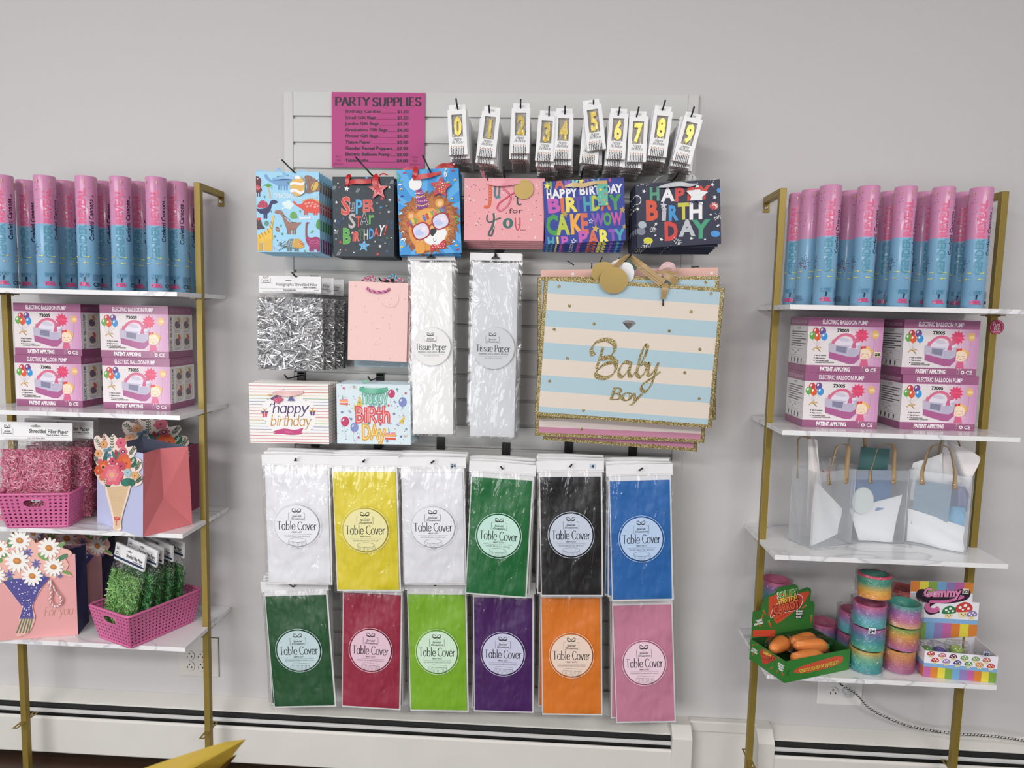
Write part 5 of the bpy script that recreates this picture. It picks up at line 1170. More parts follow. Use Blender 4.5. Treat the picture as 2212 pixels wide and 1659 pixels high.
def art_stripe(w, h):
    A = Art(w, h, (33, 1060), (710, 1065), (40, 1570)); A.rect(10, 1040, 740, 1600, 'f3ece6')
    cs = ['c8506a', 'd98a9a', 'c8404a', 'c9a24a', '6a9a5a', '5a6fb0', '8a86b8', 'c88a9a']
    for i in range(20): y = 1082+i*26.5; A.line([(20, y), (730, y+3)], 4.5, cs[i % 8])
    A.blob([(150, 1240), (240, 1195), (400, 1175), (560, 1215), (600, 1300), (580, 1440), (430, 1480), (260, 1475), (165, 1380)], 'f6f0ea')
    A.pen('happy', 380, 1310, 88, '4a2f66', .13, .06, .5, shear=.15, width=300, gap=-.02); A.pen('birthday', 385, 1420, 88, 'c08a30', .12, .06, .5, shear=.15, width=345, gap=-.02)
    A.line([(212, 1260), (225, 1235), (250, 1245), (240, 1275)], 7, '4a2f66', curve=True); A.line([(500, 1290), (530, 1275), (548, 1245)], 7, '4a2f66', curve=True)
    A.blob([(240, 1470), (330, 1445), (420, 1455), (495, 1440), (480, 1475), (490, 1490), (400, 1500), (310, 1492), (238, 1492), (262, 1478)], 'c23a78')
    A.text('Wishes', 372, 1482, 18, 'd9699a', 'b', width=80, shear=.3)
    def gift(x, y, s, c, c2, r=0):
        A.poly([(x-s*.8, y), (x+s*.8, y), (x+s*.6, y+s*1.3), (x-s*.6, y+s*1.3)], c); A.poly([(x-s, y-s*.35), (x+s, y-s*.35), (x+s, y+.02*s), (x-s, y+.02*s)], c2); A.line([(x, y-s*.3), (x, y+s*1.25)], s*.18, 'e9b0c0')
        for q in (-1, 1): A.line([(x, y-s*.35), (x+q*s*.6, y-s*1.1), (x+q*s*.15, y-s*1.0), (x, y-s*.4)], 4, 'c08a30', curve=True)
    gift(168, 1310, 30, 'd04a5a', '4a3f6a'); gift(576, 1295, 27, '5a4a78', 'd9b03c')
    for x, y in ((195, 1195), (520, 1203), (175, 1385), (570, 1448), (330, 1110), (485, 1150)): A.line([(x-8, y), (x+8, y)], 2.5, '8a5a80'); A.line([(x, y-8), (x, y+8)], 2.5, '8a5a80')
    return A
def ex_stripe(T, w, h, b, a):
    A = Art(w, h, (33, 1060), (710, 1065), (40, 1570)); L = lambda x, y, d=-.004: loc_of(A, (x, y), d)
    ribbon(T, [L(240, 1140), L(300, 1140, -.009), L(370, 1146, -.012), L(440, 1142, -.009), L(502, 1132)], [.005, .014, .015, .013, .004], satin('blush', 'e3b9b4'))
    P = [A.L(p) for p in ((222, 1185), (285, 1152), (333, 1196), (288, 1232))]
    tg = MB().prism(P, -.0065, -.0055).build('gift_tag', mat('gift_tag', 'c03a66', .4), T)
    B = Art(w, h, (33, 1060), (710, 1065), (40, 1570), y0=-.0067); B.poly([(222, 1185), (285, 1152), (300, 1166), (236, 1200)], '4a3f6a'); B.line([(252, 1172), (290, 1228)], 5, 'e07a9a'); B.line([(245, 1160), (215, 1165), (205, 1150), (240, 1155)], 4, 'c08a30', curve=True); B.build(tg)
    Q = [A.L(p) for p in ((368, 1205), (395, 1165), (432, 1205))]; MB().prism(Q, -.0062, -.0055).build('hat_tag', mat('hat_tag', '3f4a8a', .4), T)
hook('black hook above the striped happy birthday bags', 620, 818, .12, (-.006, .012), 'hooks of the mid row')
gift_bag('white rainbow striped happy birthday gift bag, frontmost', 'white rainbow striped happy birthday gift bag, %s in its stack', [(538.4, 828.4), (709.7, 829.6), (710.3, 958), (540, 957.5)], -.125, 'd9cfca', art_stripe, 4, 'rainbow striped gift bags', .015, extra=ex_stripe, drift=(.002, .001))

def art_pale(w, h):
    A = Art(w, h, (780, 1065), (1408, 1068), (780, 1575)); A.rect(760, 1040, 1440, 1600, 'd3e3ea'); rr = random.Random(8)
    def ball(x, y, r, c, tail):
        A.line([(x, y+r), (x-12, y+r+40), (x+8, y+r+80), tail], 2, '8a8f98', curve=True); A.ell(x, y, r, r*1.2, c); A.ell(x-r*.4, y-r*.4, r*.16, r*.35, 'e9e6f0', .5); A.poly([(x-5, y+r*1.3), (x, y+r*1.1), (x+5, y+r*1.3)], c)
    def outl(t, x, y, s, c, wd, c2):
        A.pen(t, x, y, s, c, .3, width=wd, gap=.06); A.pen(t, x, y, s, c2, .06, width=wd, gap=.06)
    ball(1248, 1145, 30, 'c02f66', (1250, 1250)); ball(1342, 1215, 35, '7a86c0', (1310, 1350)); ball(850, 1385, 36, 'c02f66', (850, 1540)); ball(930, 1435, 35, '7f8fc8', (985, 1470))
    def slice_(x, y, s):
        A.poly([(x-s, y), (x+s, y-s*.12), (x+s, y+s), (x-s, y+s*.85)], 'd9503a'); A.poly([(x-s, y-s*.1), (x+s, y-s*.22), (x+s, y+.25*s), (x-s, y+.3*s)], 'e9b23c'); A.line([(x-s, y+s*.42), (x+s, y+s*.42)], s*.14, 'f6efe6'); A.poly([(x-s, y-s*.35), (x+s*.9, y-s*.5), (x+s, y-s*.05), (x-s, y)], 'e98a9a'); A.line([(x-s*.2, y-s*.3), (x-s*.3, y-s*1.1)], s*.2, '5aa08a'); A.ell(x-s*.32, y-s*1.25, s*.1, s*.18, 'e9b23c', n=7)
    slice_(842, 1210, 36)
    def hat(x, y, s, r):
        c, sn = math.cos(r), math.sin(r); A.poly([(x+q*c-p*sn, y+q*sn+p*c) for q, p in ((-s*.6, s), (s*.6, s), (0, -s))], 'e3b83a'); A.star(x, y+s*.4, s*.25, '4f9a6a')
    hat(978, 1205, 48, .05); hat(1345, 1362, 38, .5); hat(938, 1260, 32, -.3)
    outl('happy', 1110, 1225, 118, '5fae9a', 215, 'd3ece4'); outl('BiRth', 1090, 1385, 118, 'd8484e', 300, 'f2c4c0'); outl('DAy', 1095, 1530, 112, 'dfa523', 200, 'f6e6b0')
    slice_(1235, 1495, 46)
    for i in range(90): A.ell(rr.uniform(785, 1405), rr.uniform(1072, 1570), 4, 4, rr.choice(['4f7fae', 'c02f66', '5a6f9a', '3f9a7a', 'ffffff', 'd9a63a']), n=6)
    for x, y, c in ((843, 1102, 'c8386a'), (1296, 1107, '4f9a7a'), (1368, 1140, 'c8386a'), (825, 1305, '4a6fb0'), (903, 1363, '5a6a9a'), (1222, 1245, 'c8386a'), (1268, 1315, '4a6fb0'), (1050, 1402, '4f9a7a'), (1152, 1408, 'c02f66'), (1370, 1445, '5a8f9a'), (965, 1520, 'c02f66'), (1327, 1508, '4a6fb0'), (1073, 1252, '4a6fb0'), (1208, 1548, '4a6fb0')): A.star(x, y, 14, c, .2)
    for x, y in ((930, 1110), (1360, 1520)):
        for q in (-.5, 0, .5): A.line([(x+12*math.sin(q), y-6), (x+34*math.sin(q)+6, y-28)], 3, 'c9a24a')
    for x, y in ((890, 1300), (1275, 1215), (1295, 1410), (1150, 1262)): A.line([(x-12, y), (x, y-10), (x+4, y+8), (x+16, y)], 4, '7a86c0', curve=True)
    return A
def ex_pale(T, w, h, b, a):
    A = Art(w, h, (780, 1065), (1408, 1068), (780, 1575)); L = lambda x, y, d=-.004: loc_of(A, (x, y), d)
    ribbon(T, [L(980, 1105), L(1040, 1118, -.009), L(1110, 1122, -.011), L(1170, 1116, -.009), L(1215, 1105)], [.010, .015, .015, .014, .008], satin('jade', '4fae8c'))
    ribbon(T, [L(1000, 1060, .01), L(1020, 1040, .01), L(1050, 1052, .01)], .006, satin('jade', '4fae8c'), 'ribbon_loop')
hook('black hook above the pale blue birthday bags', 800, 822, .12, (-.006, .012), 'hooks of the mid row')
gift_bag('pale blue birthday gift bag with balloons and cake, frontmost', 'pale blue birthday gift bag, %s in its stack', [(727.5, 829.6), (886.5, 830.4), (887.5, 960), (727.5, 958.7)], -.125, 'b4c4cc', art_pale, 4, 'pale blue birthday gift bags', .015, extra=ex_pale, drift=(.003, .001))

# ---------------------------------------------------------------- baby boy bags (picture frame of the 1130,530 crop)
def art_baby(base, stripe):
    def f(w, h):
        A = Art(w, h, (168, 250), (1538, 318), (85, 1290)); A.rect(40, 200, 1600, 1420, base)
        e = (1370, 68); g = (-83, 1040)
        P = lambda u, v: (168+e[0]*u+g[0]*v, 250+e[1]*u+g[1]*v)
        for v0, v1 in ((0, .117), (.235, .352), (.468, .585), (.705, .82), (.935, 1)): A.poly([P(0, v0), P(1, v0), P(1, v1), P(0, v1)], stripe)
        return A
    return f
def glitter_parts(T, w, h, text=True):
    mb = MB(); bw = .0095
    for x0, x1, z0, z1 in ((-w/2-.0004, w/2+.0004, 0, bw), (-w/2-.0004, w/2+.0004, h-bw, h+.0004), (-w/2-.0004, -w/2+bw, bw, h-bw), (w/2-bw, w/2+.0004, bw, h-bw)): mb.box(x0, x1, -.0014, .0088, z0, z1) if False else mb.box(x0, x1, -.0014, -.0004, z0, z1)
    mb.box(-w/2-.0006, -w/2+.0004, -.0014, .008, 0, h).box(w/2-.0004, w/2+.0006, -.0014, .008, 0, h)
    B = Art(w, h, (168, 250), (1538, 318), (85, 1290), y0=-.0014)
    for x, y in ((278, 320), (358, 463), (240, 640), (548, 593), (342, 855), (202, 1030), (466, 1245), (1072, 1318), (1362, 1137), (1248, 945), (1360, 768), (1124, 636), (1288, 492), (1437, 357)): B.ell(x, y, 12, 12, 'a08a4a', n=12)
    if text:
        r = .05
        def st(pts, a, b): B.line(pts, 10, 'a08a4a', curve=True, nib=(a, b, .9), n=7)
        st([(545, 830), (528, 790), (560, 735), (640, 710), (700, 735), (705, 790), (660, 845), (600, 850)], 8, 40)
        st([(615, 768), (600, 830), (575, 900), (565, 930)], 12, 30)
        st([(600, 850), (680, 845), (718, 900), (700, 960), (640, 995), (575, 985), (570, 945), (640, 890), (735, 872)], 7, 40)
        st([(825, 880), (780, 880), (745, 930), (745, 975), (775, 980), (815, 930), (838, 870)], 8, 32); st([(838, 870), (820, 940), (825, 975), (845, 975), (880, 930)], 8, 32)
        st([(880, 930), (930, 850), (958, 770), (945, 745), (915, 800), (890, 890), (880, 960), (905, 982), (940, 950), (955, 900), (935, 880), (915, 900)], 8, 32)
        st([(955, 900), (975, 880), (968, 930), (965, 965), (990, 960), (1020, 920), (1045, 872)], 8, 32); st([(1045, 872), (1020, 950), (990, 1040), (950, 1090), (918, 1080), (925, 1040), (980, 1000), (1060, 940)], 8, 32)
        B.pen('Boy', 785, 1163, 88, 'a08a4a', .2, .07, .3, rot=.06, shear=.2, width=235)
    mb.add(B.mb.v, B.mb.f)
    return mb.build('glitter_trim', GLIT, T)
def big_bag(label, c4, Y, base, stripe, edge, text=False, glit=True):
    b, w, h, a = rect_of(c4, Y)
    T = thing('large_gift_bag', label, 'gift bag', b, (0, a, 0), 'large baby gift bags')
    child(bag_mesh(w, h, .010, edge).mesh('bag_body', INK), T); A = art_baby(base, stripe)(w, h); A.build(T)
    if glit: glitter_parts(T, w, h, text)
    return T, w, h
T, w, h = big_bag('large blue and cream striped baby boy gift bag, frontmost', [(1177.6, 600.8), (1565.7, 620), (1535, 925.8), (1154, 895.4)], -.20, 'd9cdc0', 'a8c2cd', 'c4b7ac', True)
A = Art(w, h, (168, 250), (1538, 318), (85, 1290))
gx, gz = A.L((816, 598)); gm = MB(); s = .0001
W1 = [(-.0185, .006), (-.011, .0125), (.011, .0125), (.0185, .006)]; base_pt = (0, -.012)
cr = [(gx+q[0], gz+q[1]) for q in W1]; cu = (gx, gz-.012)
F = lambda p, d: (p[0], -d, p[1])
mid = [(gx-.009, gz+.005), (gx, gz+.006), (gx+.009, gz+.005)]
gm.add([F(cr[0], .001), F(cr[1], .001), F(cr[2], .001), F(cr[3], .001), F(cu, .001), F(mid[0], .006), F(mid[1], .007), F(mid[2], .006)], [(0, 5, 1), (1, 5, 6), (1, 6, 2), (2, 6, 7), (2, 7, 3), (0, 4, 5), (5, 4, 6), (6, 4, 7), (7, 4, 3)])
gm.build('gem', mat('silver_gem', (.75, .75, .78, 1), .15, metal=.9), T)
gr = satin('gold', 'a88a58'); L = lambda x, y, d=-.004: loc_of(A, (x, y), d)
# ribbons gathered on the hook, hanging to the tag and to the knot
ribbon(T, [L(820, 75, .03), L(760, 125, .01), L(700, 190, -.012)], [.006, .014, .012], gr)
for k, (q0, q1) in enumerate(((0, 0), (14, 10), (28, 22))):
    ribbon(T, [L(830+q0*.4, 85, .03-.004*k), L(900+q0, 170-q1*.4, .008-.004*k), L(1050+q0, 300-q1, -.010-.002*k)], [.006, .012, .010], gr)
ribbon(T, [L(1085, 285, -.006), L(1082, 330, -.014), L(1072, 400, -.008)], [.016, .018, .008], gr, 'ribbon_tail')
ribbon(T, [L(1000, 215, .012), L(1080, 205, .006), L(1180, 212, .012)], [.008, .008, .010], gr, 'ribbon_bow')
ribbon(T, [L(1080, 230, .003), L(1130, 250, -.004), L(1175, 290, .002)], [.016, .018, .022], gr, 'ribbon_tail')
ribbon(T, [L(800, 100, .034), L(830, 140, .03), L(880, 180, .026)], [.006, .012, .014], satin('sage', '5f7a68'), 'ribbon_loop')
ribbon(T, [L(760, 105, .03), L(700, 140, .028), L(680, 160, .02)], [.004, .008, .006], satin('cream', 'e6d6d0'), 'ribbon_loop')
ribbon(T, [L(1060, 180, .04), L(1110, 145, .038), L(1160, 150, .036), L(1180, 190, .04)], [.006, .016, .014, .006], satin('rose_pale', 'd9b4b4'), 'ribbon_loop')
MB().tube([L(1072, 405, -.005), L(1073, 452, -.004)], .0018, 6).build('ribbon_end', BLACK, T)
x, y, z = L(695, 272, -.01)
MB().prism([(x+.0385*math.cos(i*PI/20), z+.0355*math.sin(i*PI/20)) for i in range(40)], -.0125, -.0115).build('round_tag', GOLDF, T)
x, y, z = L(625, 215, .008)
MB().prism([(x+.034*math.cos(i*PI/20), z+.030*math.sin(i*PI/20)) for i in range(40)], .009, .010).build('round_tag', GOLDF, T)
x, y, z = L(790, 215, .012)
MB().prism([(x+.024*math.cos(i*PI/20), z+.030*math.sin(i*PI/20)) for i in range(40)], .0115, .0125).build('round_tag', WHITEC, T)
hook('black hook holding the large baby bags by their ribbons', 1362, 553, .205, (.001, .006), 'hooks of the mid row')
big_bag('large blue striped gift bag right behind the baby boy one', [(1163.4, 598.8), (1553, 596), (1545, 905), (1160, 906)], -.18, 'd9cdc0', 'a8c2cd', 'c4b7ac')
big_bag('large pink striped gift bag showing its foot under the blue ones', [(1172, 640), (1538, 650), (1522, 954), (1151, 943)], -.16, 'd3c6c0', 'bd7f98', 'cdbfb4')
big_bag('lowest large pink striped gift bag, tilted, at the slat wall', [(1200, 655), (1530, 675), (1507, 976), (1170, 949)], -.14, 'd3c6c0', 'bd7f98', 'cdbfb4')
b, w, h, a = rect_of([(1167, 584), (1552, 577.5), (1545, 870), (1172, 870)], -.12)
T = thing('large_gift_bag', 'large salmon pink gift bag with white dots behind the striped ones', 'gift bag', b, (0, a, 0), 'large baby gift bags')
child(bag_mesh(w, h, .010, 'd8a79c').mesh('bag_body', INK), T)
A = Art(w, h, (0, 0), (1000, 0), (0, 760)); A.rect(0, 0, 1000, 760, 'dfb0a4'); rr = random.Random(1)
for x, y in ((182, 24), (675, 33), (760, 32), (965, 30)): A.ell(x, y, 9, 9, 'f2e4de', n=12)
for i in range(40): A.ell(rr.uniform(10, 990), rr.uniform(80, 750), 9, 9, 'f2e4de', n=10)
A.build(T)
for px, py, q in ((1240, 573, (-.02, .012)), (1278, 580, (0, .016)), (1296, 566, (.006, .014)), (1494, 577, (.02, .001))):
    p = at(px, py, -.118); tt = tag(MB().tube([(0, 0, 0), (q[0], -.002, q[1])], .0016, 6).build('ribbon_end', BLACK, T), 'x', 'x') if False else MB().tube([(0, 0, 0), (q[0], -.002, q[1])], .0016, 6).build('ribbon_end', BLACK, T)
    tt.matrix_parent_inverse = T.matrix_basis.inverted(); tt.location = p

# ---------------------------------------------------------------- shredded filler packs
def shred_mesh(w, h, t, n, ln, wd, seed, m, crinkle=0.0, taper=.0, core=None, dens=1.0, tints=None):
    r = random.Random(seed); mb = MB()
    def surf(u, v, d=1.0):
        e = (max(0, 1-(2*u-1)**6))**.5*(max(0, 1-(2*v-1)**6))**.5
        return Vector(((u-.5)*w*(1+taper*(1-v)), -t/2*e*d, v*h))
    mb.cur = lin(core or tints[-1], KALB) if tints else None
    mb.grid(10, 14, lambda u, v: surf(u, v, .82)); mb.grid(10, 14, lambda u, v: Vector((1, -1, 1))*surf(1-u, v, .82))
    for i in range(n):
        u, v = r.uniform(.01, .99), r.uniform(.01, .99); p = surf(u, v, r.uniform(.86, 1.12)); back = r.random() < .12
        a = r.uniform(0, 2*PI) if crinkle else r.gauss(.2, .9)
        d = Vector((math.cos(a), r.uniform(-.25, .25), math.sin(a)*(.8 if not crinkle else 1))); d.normalize()
        l = r.uniform(*ln); s = d.cross(Vector((0, -1, 0))); s.normalize(); s = Matrix.Rotation(r.uniform(-1.0, 1.0), 3, d) @ s; nn = d.cross(s)
        k = 4 if not crinkle else 5; bend = r.uniform(-.25, .25)
        pts = []
        for j in range(k):
            f = j/(k-1)-.5; q = p+d*(l*f)+nn*(bend*l*(f*f-.08))
            if crinkle: q += nn*(crinkle*(1 if j % 2 else -1))
            if back: q.y = -q.y
            q.x = max(-w/2*1.06, min(w/2*1.06, q.x)); q.z = max(0, min(h, q.z)); pts.append(q)
        if tints: mb.cur = lin(r.choice(tints), KALB)
        mb.strip(pts, wd*r.uniform(.7, 1.2), s)
    return mb.mesh('shreds', m)
SILV = tint_mat('silver_shreds', .3, .5, 0, 0, 40, .55); SHRED = tint_mat('paper_shreds', .55, .3)
def wrap_mesh(w, h, t, seed, m, name='wrapper', flare=.0):
    r = random.Random(seed); ph = [r.uniform(0, 6) for _ in range(4)]; mb = MB()
    def fn(sg):
        def g(u, v):
            e = (max(0, 1-(2*u-1)**8))**.5*(max(0, 1-(2*v-1)**6))**.5
            return ((u-.5)*w*(1+flare*(1-v)**3)+.002*math.sin(9*v+ph[0]), sg*(t/2*e+.0015*e*math.sin(14*u+11*v+ph[1])*math.sin(9*v+ph[2])), v*h+.002*math.sin(7*u+ph[3])*(1 if v == 0 else 0))
        return g
    mb.grid(14, 20, fn(-1)); mb.grid(14, 20, fn(1))
    return mb.mesh(name, m)
b, w, h, a = rect_of([(568, 622), (697, 625), (716, 796), (556, 792)], -.14)
me_s = shred_mesh(.175, .205, .044, 1900, (.025, .075), .003, 5, SILV, taper=.1, core='6a6c70', tints=['f2f2f4', 'e4e5e8', 'd0d2d6', 'b4b6ba', '8a8c90', 'f6f6f8'])
me_w = wrap_mesh(.186, .225, .052, 3, FILM2, flare=.18)
me_h = MB().box(-.094, .086, -.003, .003, .218, .266).mesh('header_card', WHITEC)
A = Art(.18, .048, (145, 90), (672, 108), (143, 235)); k = '222428'
logo(A, 205, 140, 82, k); A.text('Holographic Shredded Filler', 640, 190, 27, k, 'r', 'r', rot=.035, width=352); A.text('Relleno Holografico', 632, 207, 11, k, 'b', 'r', rot=.035, width=112)
A.line([(150, 196), (668, 212)], 1.4, '777777'); A.text('Shred with Mylar. Black', 405, 222, 10, k, 'b', rot=.035, width=110); A.text('Net 2oz', 632, 228, 8, k, 'b', width=36); A.line([(290, 222), (540, 240)], 1.6, '999999')
A.ell(395, 136, 28, 6, '8a8a88'); me_hp = A.mesh()
for j, (dx, dy, aj) in enumerate(((0, 0, a), (.014, .058, .01), (.024, .114, .02))):
    bp = Vector((b.x+dx, -.15+dy, b.z-.004))
    T = thing('shredded_filler_pack', ['silver holographic shredded filler pack, front one on its hook', 'silver shredded filler pack, second on its hook', 'silver shredded filler pack against the slat wall'][j], 'filler pack', bp, (0, aj, 0), 'silver shredded filler packs')
    child(me_s, T); child(me_w, T); child(me_h, T); o = child(me_hp, T); o.location = (-.004, -.003, .218)
hook('black hook through the silver filler headers', 637, 597, .165, (-.008, .012), 'hooks of the mid row')
# ---------------------------------------------------------------- confetti cannons
RC, HC = .0272, .309
def cannon_meshes():
    pk, bl = lin('c886ac', KALB), lin('79a9c9', KALB); n = 32
    prof = [(RC-.002, 0), (RC, .0015), (RC, HC*.575), (RC, HC*.5751), (RC, HC-.003), (RC-.0012, HC)]
    mb = MB(); foil = lin('c9ccd0', 1)
    mb.lathe(prof, n, caps=False, cols=[foil, bl, bl, pk, pk])
    mb.cur = lin('b8a8b4'); mb.face([((RC-.0012)*math.cos(2*PI*k/n), (RC-.0012)*math.sin(2*PI*k/n), HC-.0012) for k in range(n)])
    body = mb.mesh('tube', GLOSSINK)
    C = 2*PI*RC; K = 10000.0  # art units: 0.1 mm, u to the right, v down from the top
    A = Art(C, HC, (0, 0), (C*K, 0), (0, HC*K), wrap=RC, y0=-2e-4)
    c0 = C*K/2; H = HC*K; vs = H*.425
    up = -PI/2
    A.text('REVEAL', c0+95, vs-20, 175, 'd8648c', 'h', 'l', rot=up, width=940); A.text('GENDER', c0+95, vs+20, 180, '4f8fa8', 'h', 'r', rot=up, width=900)
    A.text('Confetti Cannons', c0+285, vs+430, 112, '1c1d38', 'b', 'l', rot=up, width=1120)
    A.line([(c0+295, vs-740), (c0+273, vs-790), (c0+305, vs-800)], 20, '2a1c38')
    rr = random.Random(5)
    for bx in (c0+520, c0-420):
        for i in range(60):
            x, y = bx+rr.gauss(40, 75), vs+620+rr.gauss(0, 95); a = rr.uniform(0, PI); A.line([(x, y), (x+22*math.cos(a), y+22*math.sin(a))], 9, rr.choice(['1e1a40', '1e1a40', '2a2a60', '4a2f70']))
        A.line([(bx-90, vs+640), (bx-10, vs+730)], 24, 'a83a5a'); A.line([(bx-60, vs+780), (bx-30, vs+830)], 16, 'b8a050'); A.poly([(bx+50, vs+740), (bx+110, vs+735), (bx+82, vs+850)], '4a2f58'); A.line([(bx+60, vs+765), (bx+100, vs+762)], 12, 'e9b9a0')
    x = 40
    while x < C*K-60:
        for yy, sg in ((vs+870, 1), (vs+1030, -1)):
            y = yy; A.line([(x, y), (x+95, y)], 14, 'd9d464'); hx = x+105 if sg > 0 else x-10; A.poly([(hx+22*sg, y), (hx-28*sg, y-24), (hx-28*sg, y+24)], 'd9d464')
        A.line([(x+30, 150), (x+30, 230)], 12, 'd9b46a'); A.poly([(x+30, 118), (x+12, 160), (x+48, 160)], 'd9b46a')
        x += 285
    for i in range(60): A.ell(rr.uniform(0, C*K), rr.uniform(130, vs*.75), 7, 11, '3a2a4a', rr.uniform(0, 3), n=5)
    A.text('BOY', c0+10, H-360, 95, '4a86a8', 'h', width=240); A.text('?', c0+20, H-240, 105, '1c1d38', 'h'); A.text('GIRL', c0+10, H-110, 95, 'd23a78', 'h', width=260)
    for i in range(9): A.line([(c0+215, H-430+i*22), (c0+560+rr.uniform(-60, 0), H-430+i*22)], 7, '3a5a7a')
    A.text('CE', c0+300, H-105, 105, '16203a', 'b', width=170); A.ell(c0+440, H-155, 50, 50, '1c3a38'); A.line([(c0+420, H-160), (c0+440, H-135), (c0+465, H-180)], 12, '9fc4d8'); A.put([[(c0+560+55*math.cos(a), H-150+50*math.sin(a)) for a in (-PI/2, PI/6, 5*PI/6)]], '16203a'); A.ell(c0+560, H-145, 18, 18, '74aed6', n=8)
    A.text('MADE IN CHINA', c0+430, H-30, 34, '16203a', 'b', width=280)
    for i in range(6): A.line([(c0-600, H-260+i*26), (c0-330-rr.uniform(0, 60), H-260+i*26)], 8, '3a5a7a')
    return body, A.mesh('print', GLOSSINK)
me_tube, me_ct = cannon_meshes()
def cannon(label, px, Y, zs, rz, group, py=628):
    p = at(px, py, Y)
    t = thing('confetti_cannon', label, 'confetti cannon', (p.x, Y, zs+.0002), (0, 0, rz), group)
    child(me_tube, t); child(me_ct, t)
Lg, Rg = 'confetti cannons on the rack by the dinosaur bags', 'confetti cannons on the rack by the navy bags'
for i, (px, Y, rz, lb) in enumerate([
    (16, -.222, .35, 'cut by the picture edge'), (106, -.222, .75, 'front row, turned so confetti faces forward'), (194, -.222, .1, 'front row, third from the post'),
    (267, -.222, .35, 'front row, gender reveal facing forward'), (343, -.222, .3, 'front row, closest to the post'),
    (388, -.16, .0, 'just inside the gold post'), (67, -.15, .25, 'second row beside the edge one'), (150, -.15, .75, 'second row, only confetti lettering seen'),
    (232, -.15, .1, 'second row behind the third front one'), (311, -.15, .1, 'second row, narrow strip seen'), (117, -.08, .4, 'back row behind the second front one'),
    (276, -.08, .4, 'back row, sliver seen'), (412, -.085, .1, 'back row half hidden by the post')]):
    cannon('pink and blue confetti cannon, '+lb, px, Y, HL[0], rz, Lg)
for i, (px, Y, rz, lb) in enumerate([
    (1778, -.222, -.25, 'front row, beside the other post'), (1859, -.222, -.25, 'front row, second'), (1938, -.222, -.05, 'front row, middle'),
    (2019, -.222, -.3, 'front row, fourth'), (2099, -.222, -.3, 'front row, beside the bare post'),
    (1739, -.16, .7, 'second row with confetti lettering'), (1822, -.15, .75, 'second row between two front ones'), (1907, -.15, -.5, 'second row, thin strip seen'), (1981, -.15, .1, 'second row with black lettering'), (2062, -.15, -.45, 'second row near the bare post'),
    (1712, -.105, -.7, 'nearest the post with popper drawing'), (1882, -.085, .3, 'back row, sliver seen')]):
    cannon('pink and blue confetti cannon on the carrot rack, '+lb, px, Y, HR[0], rz, Rg, 660)

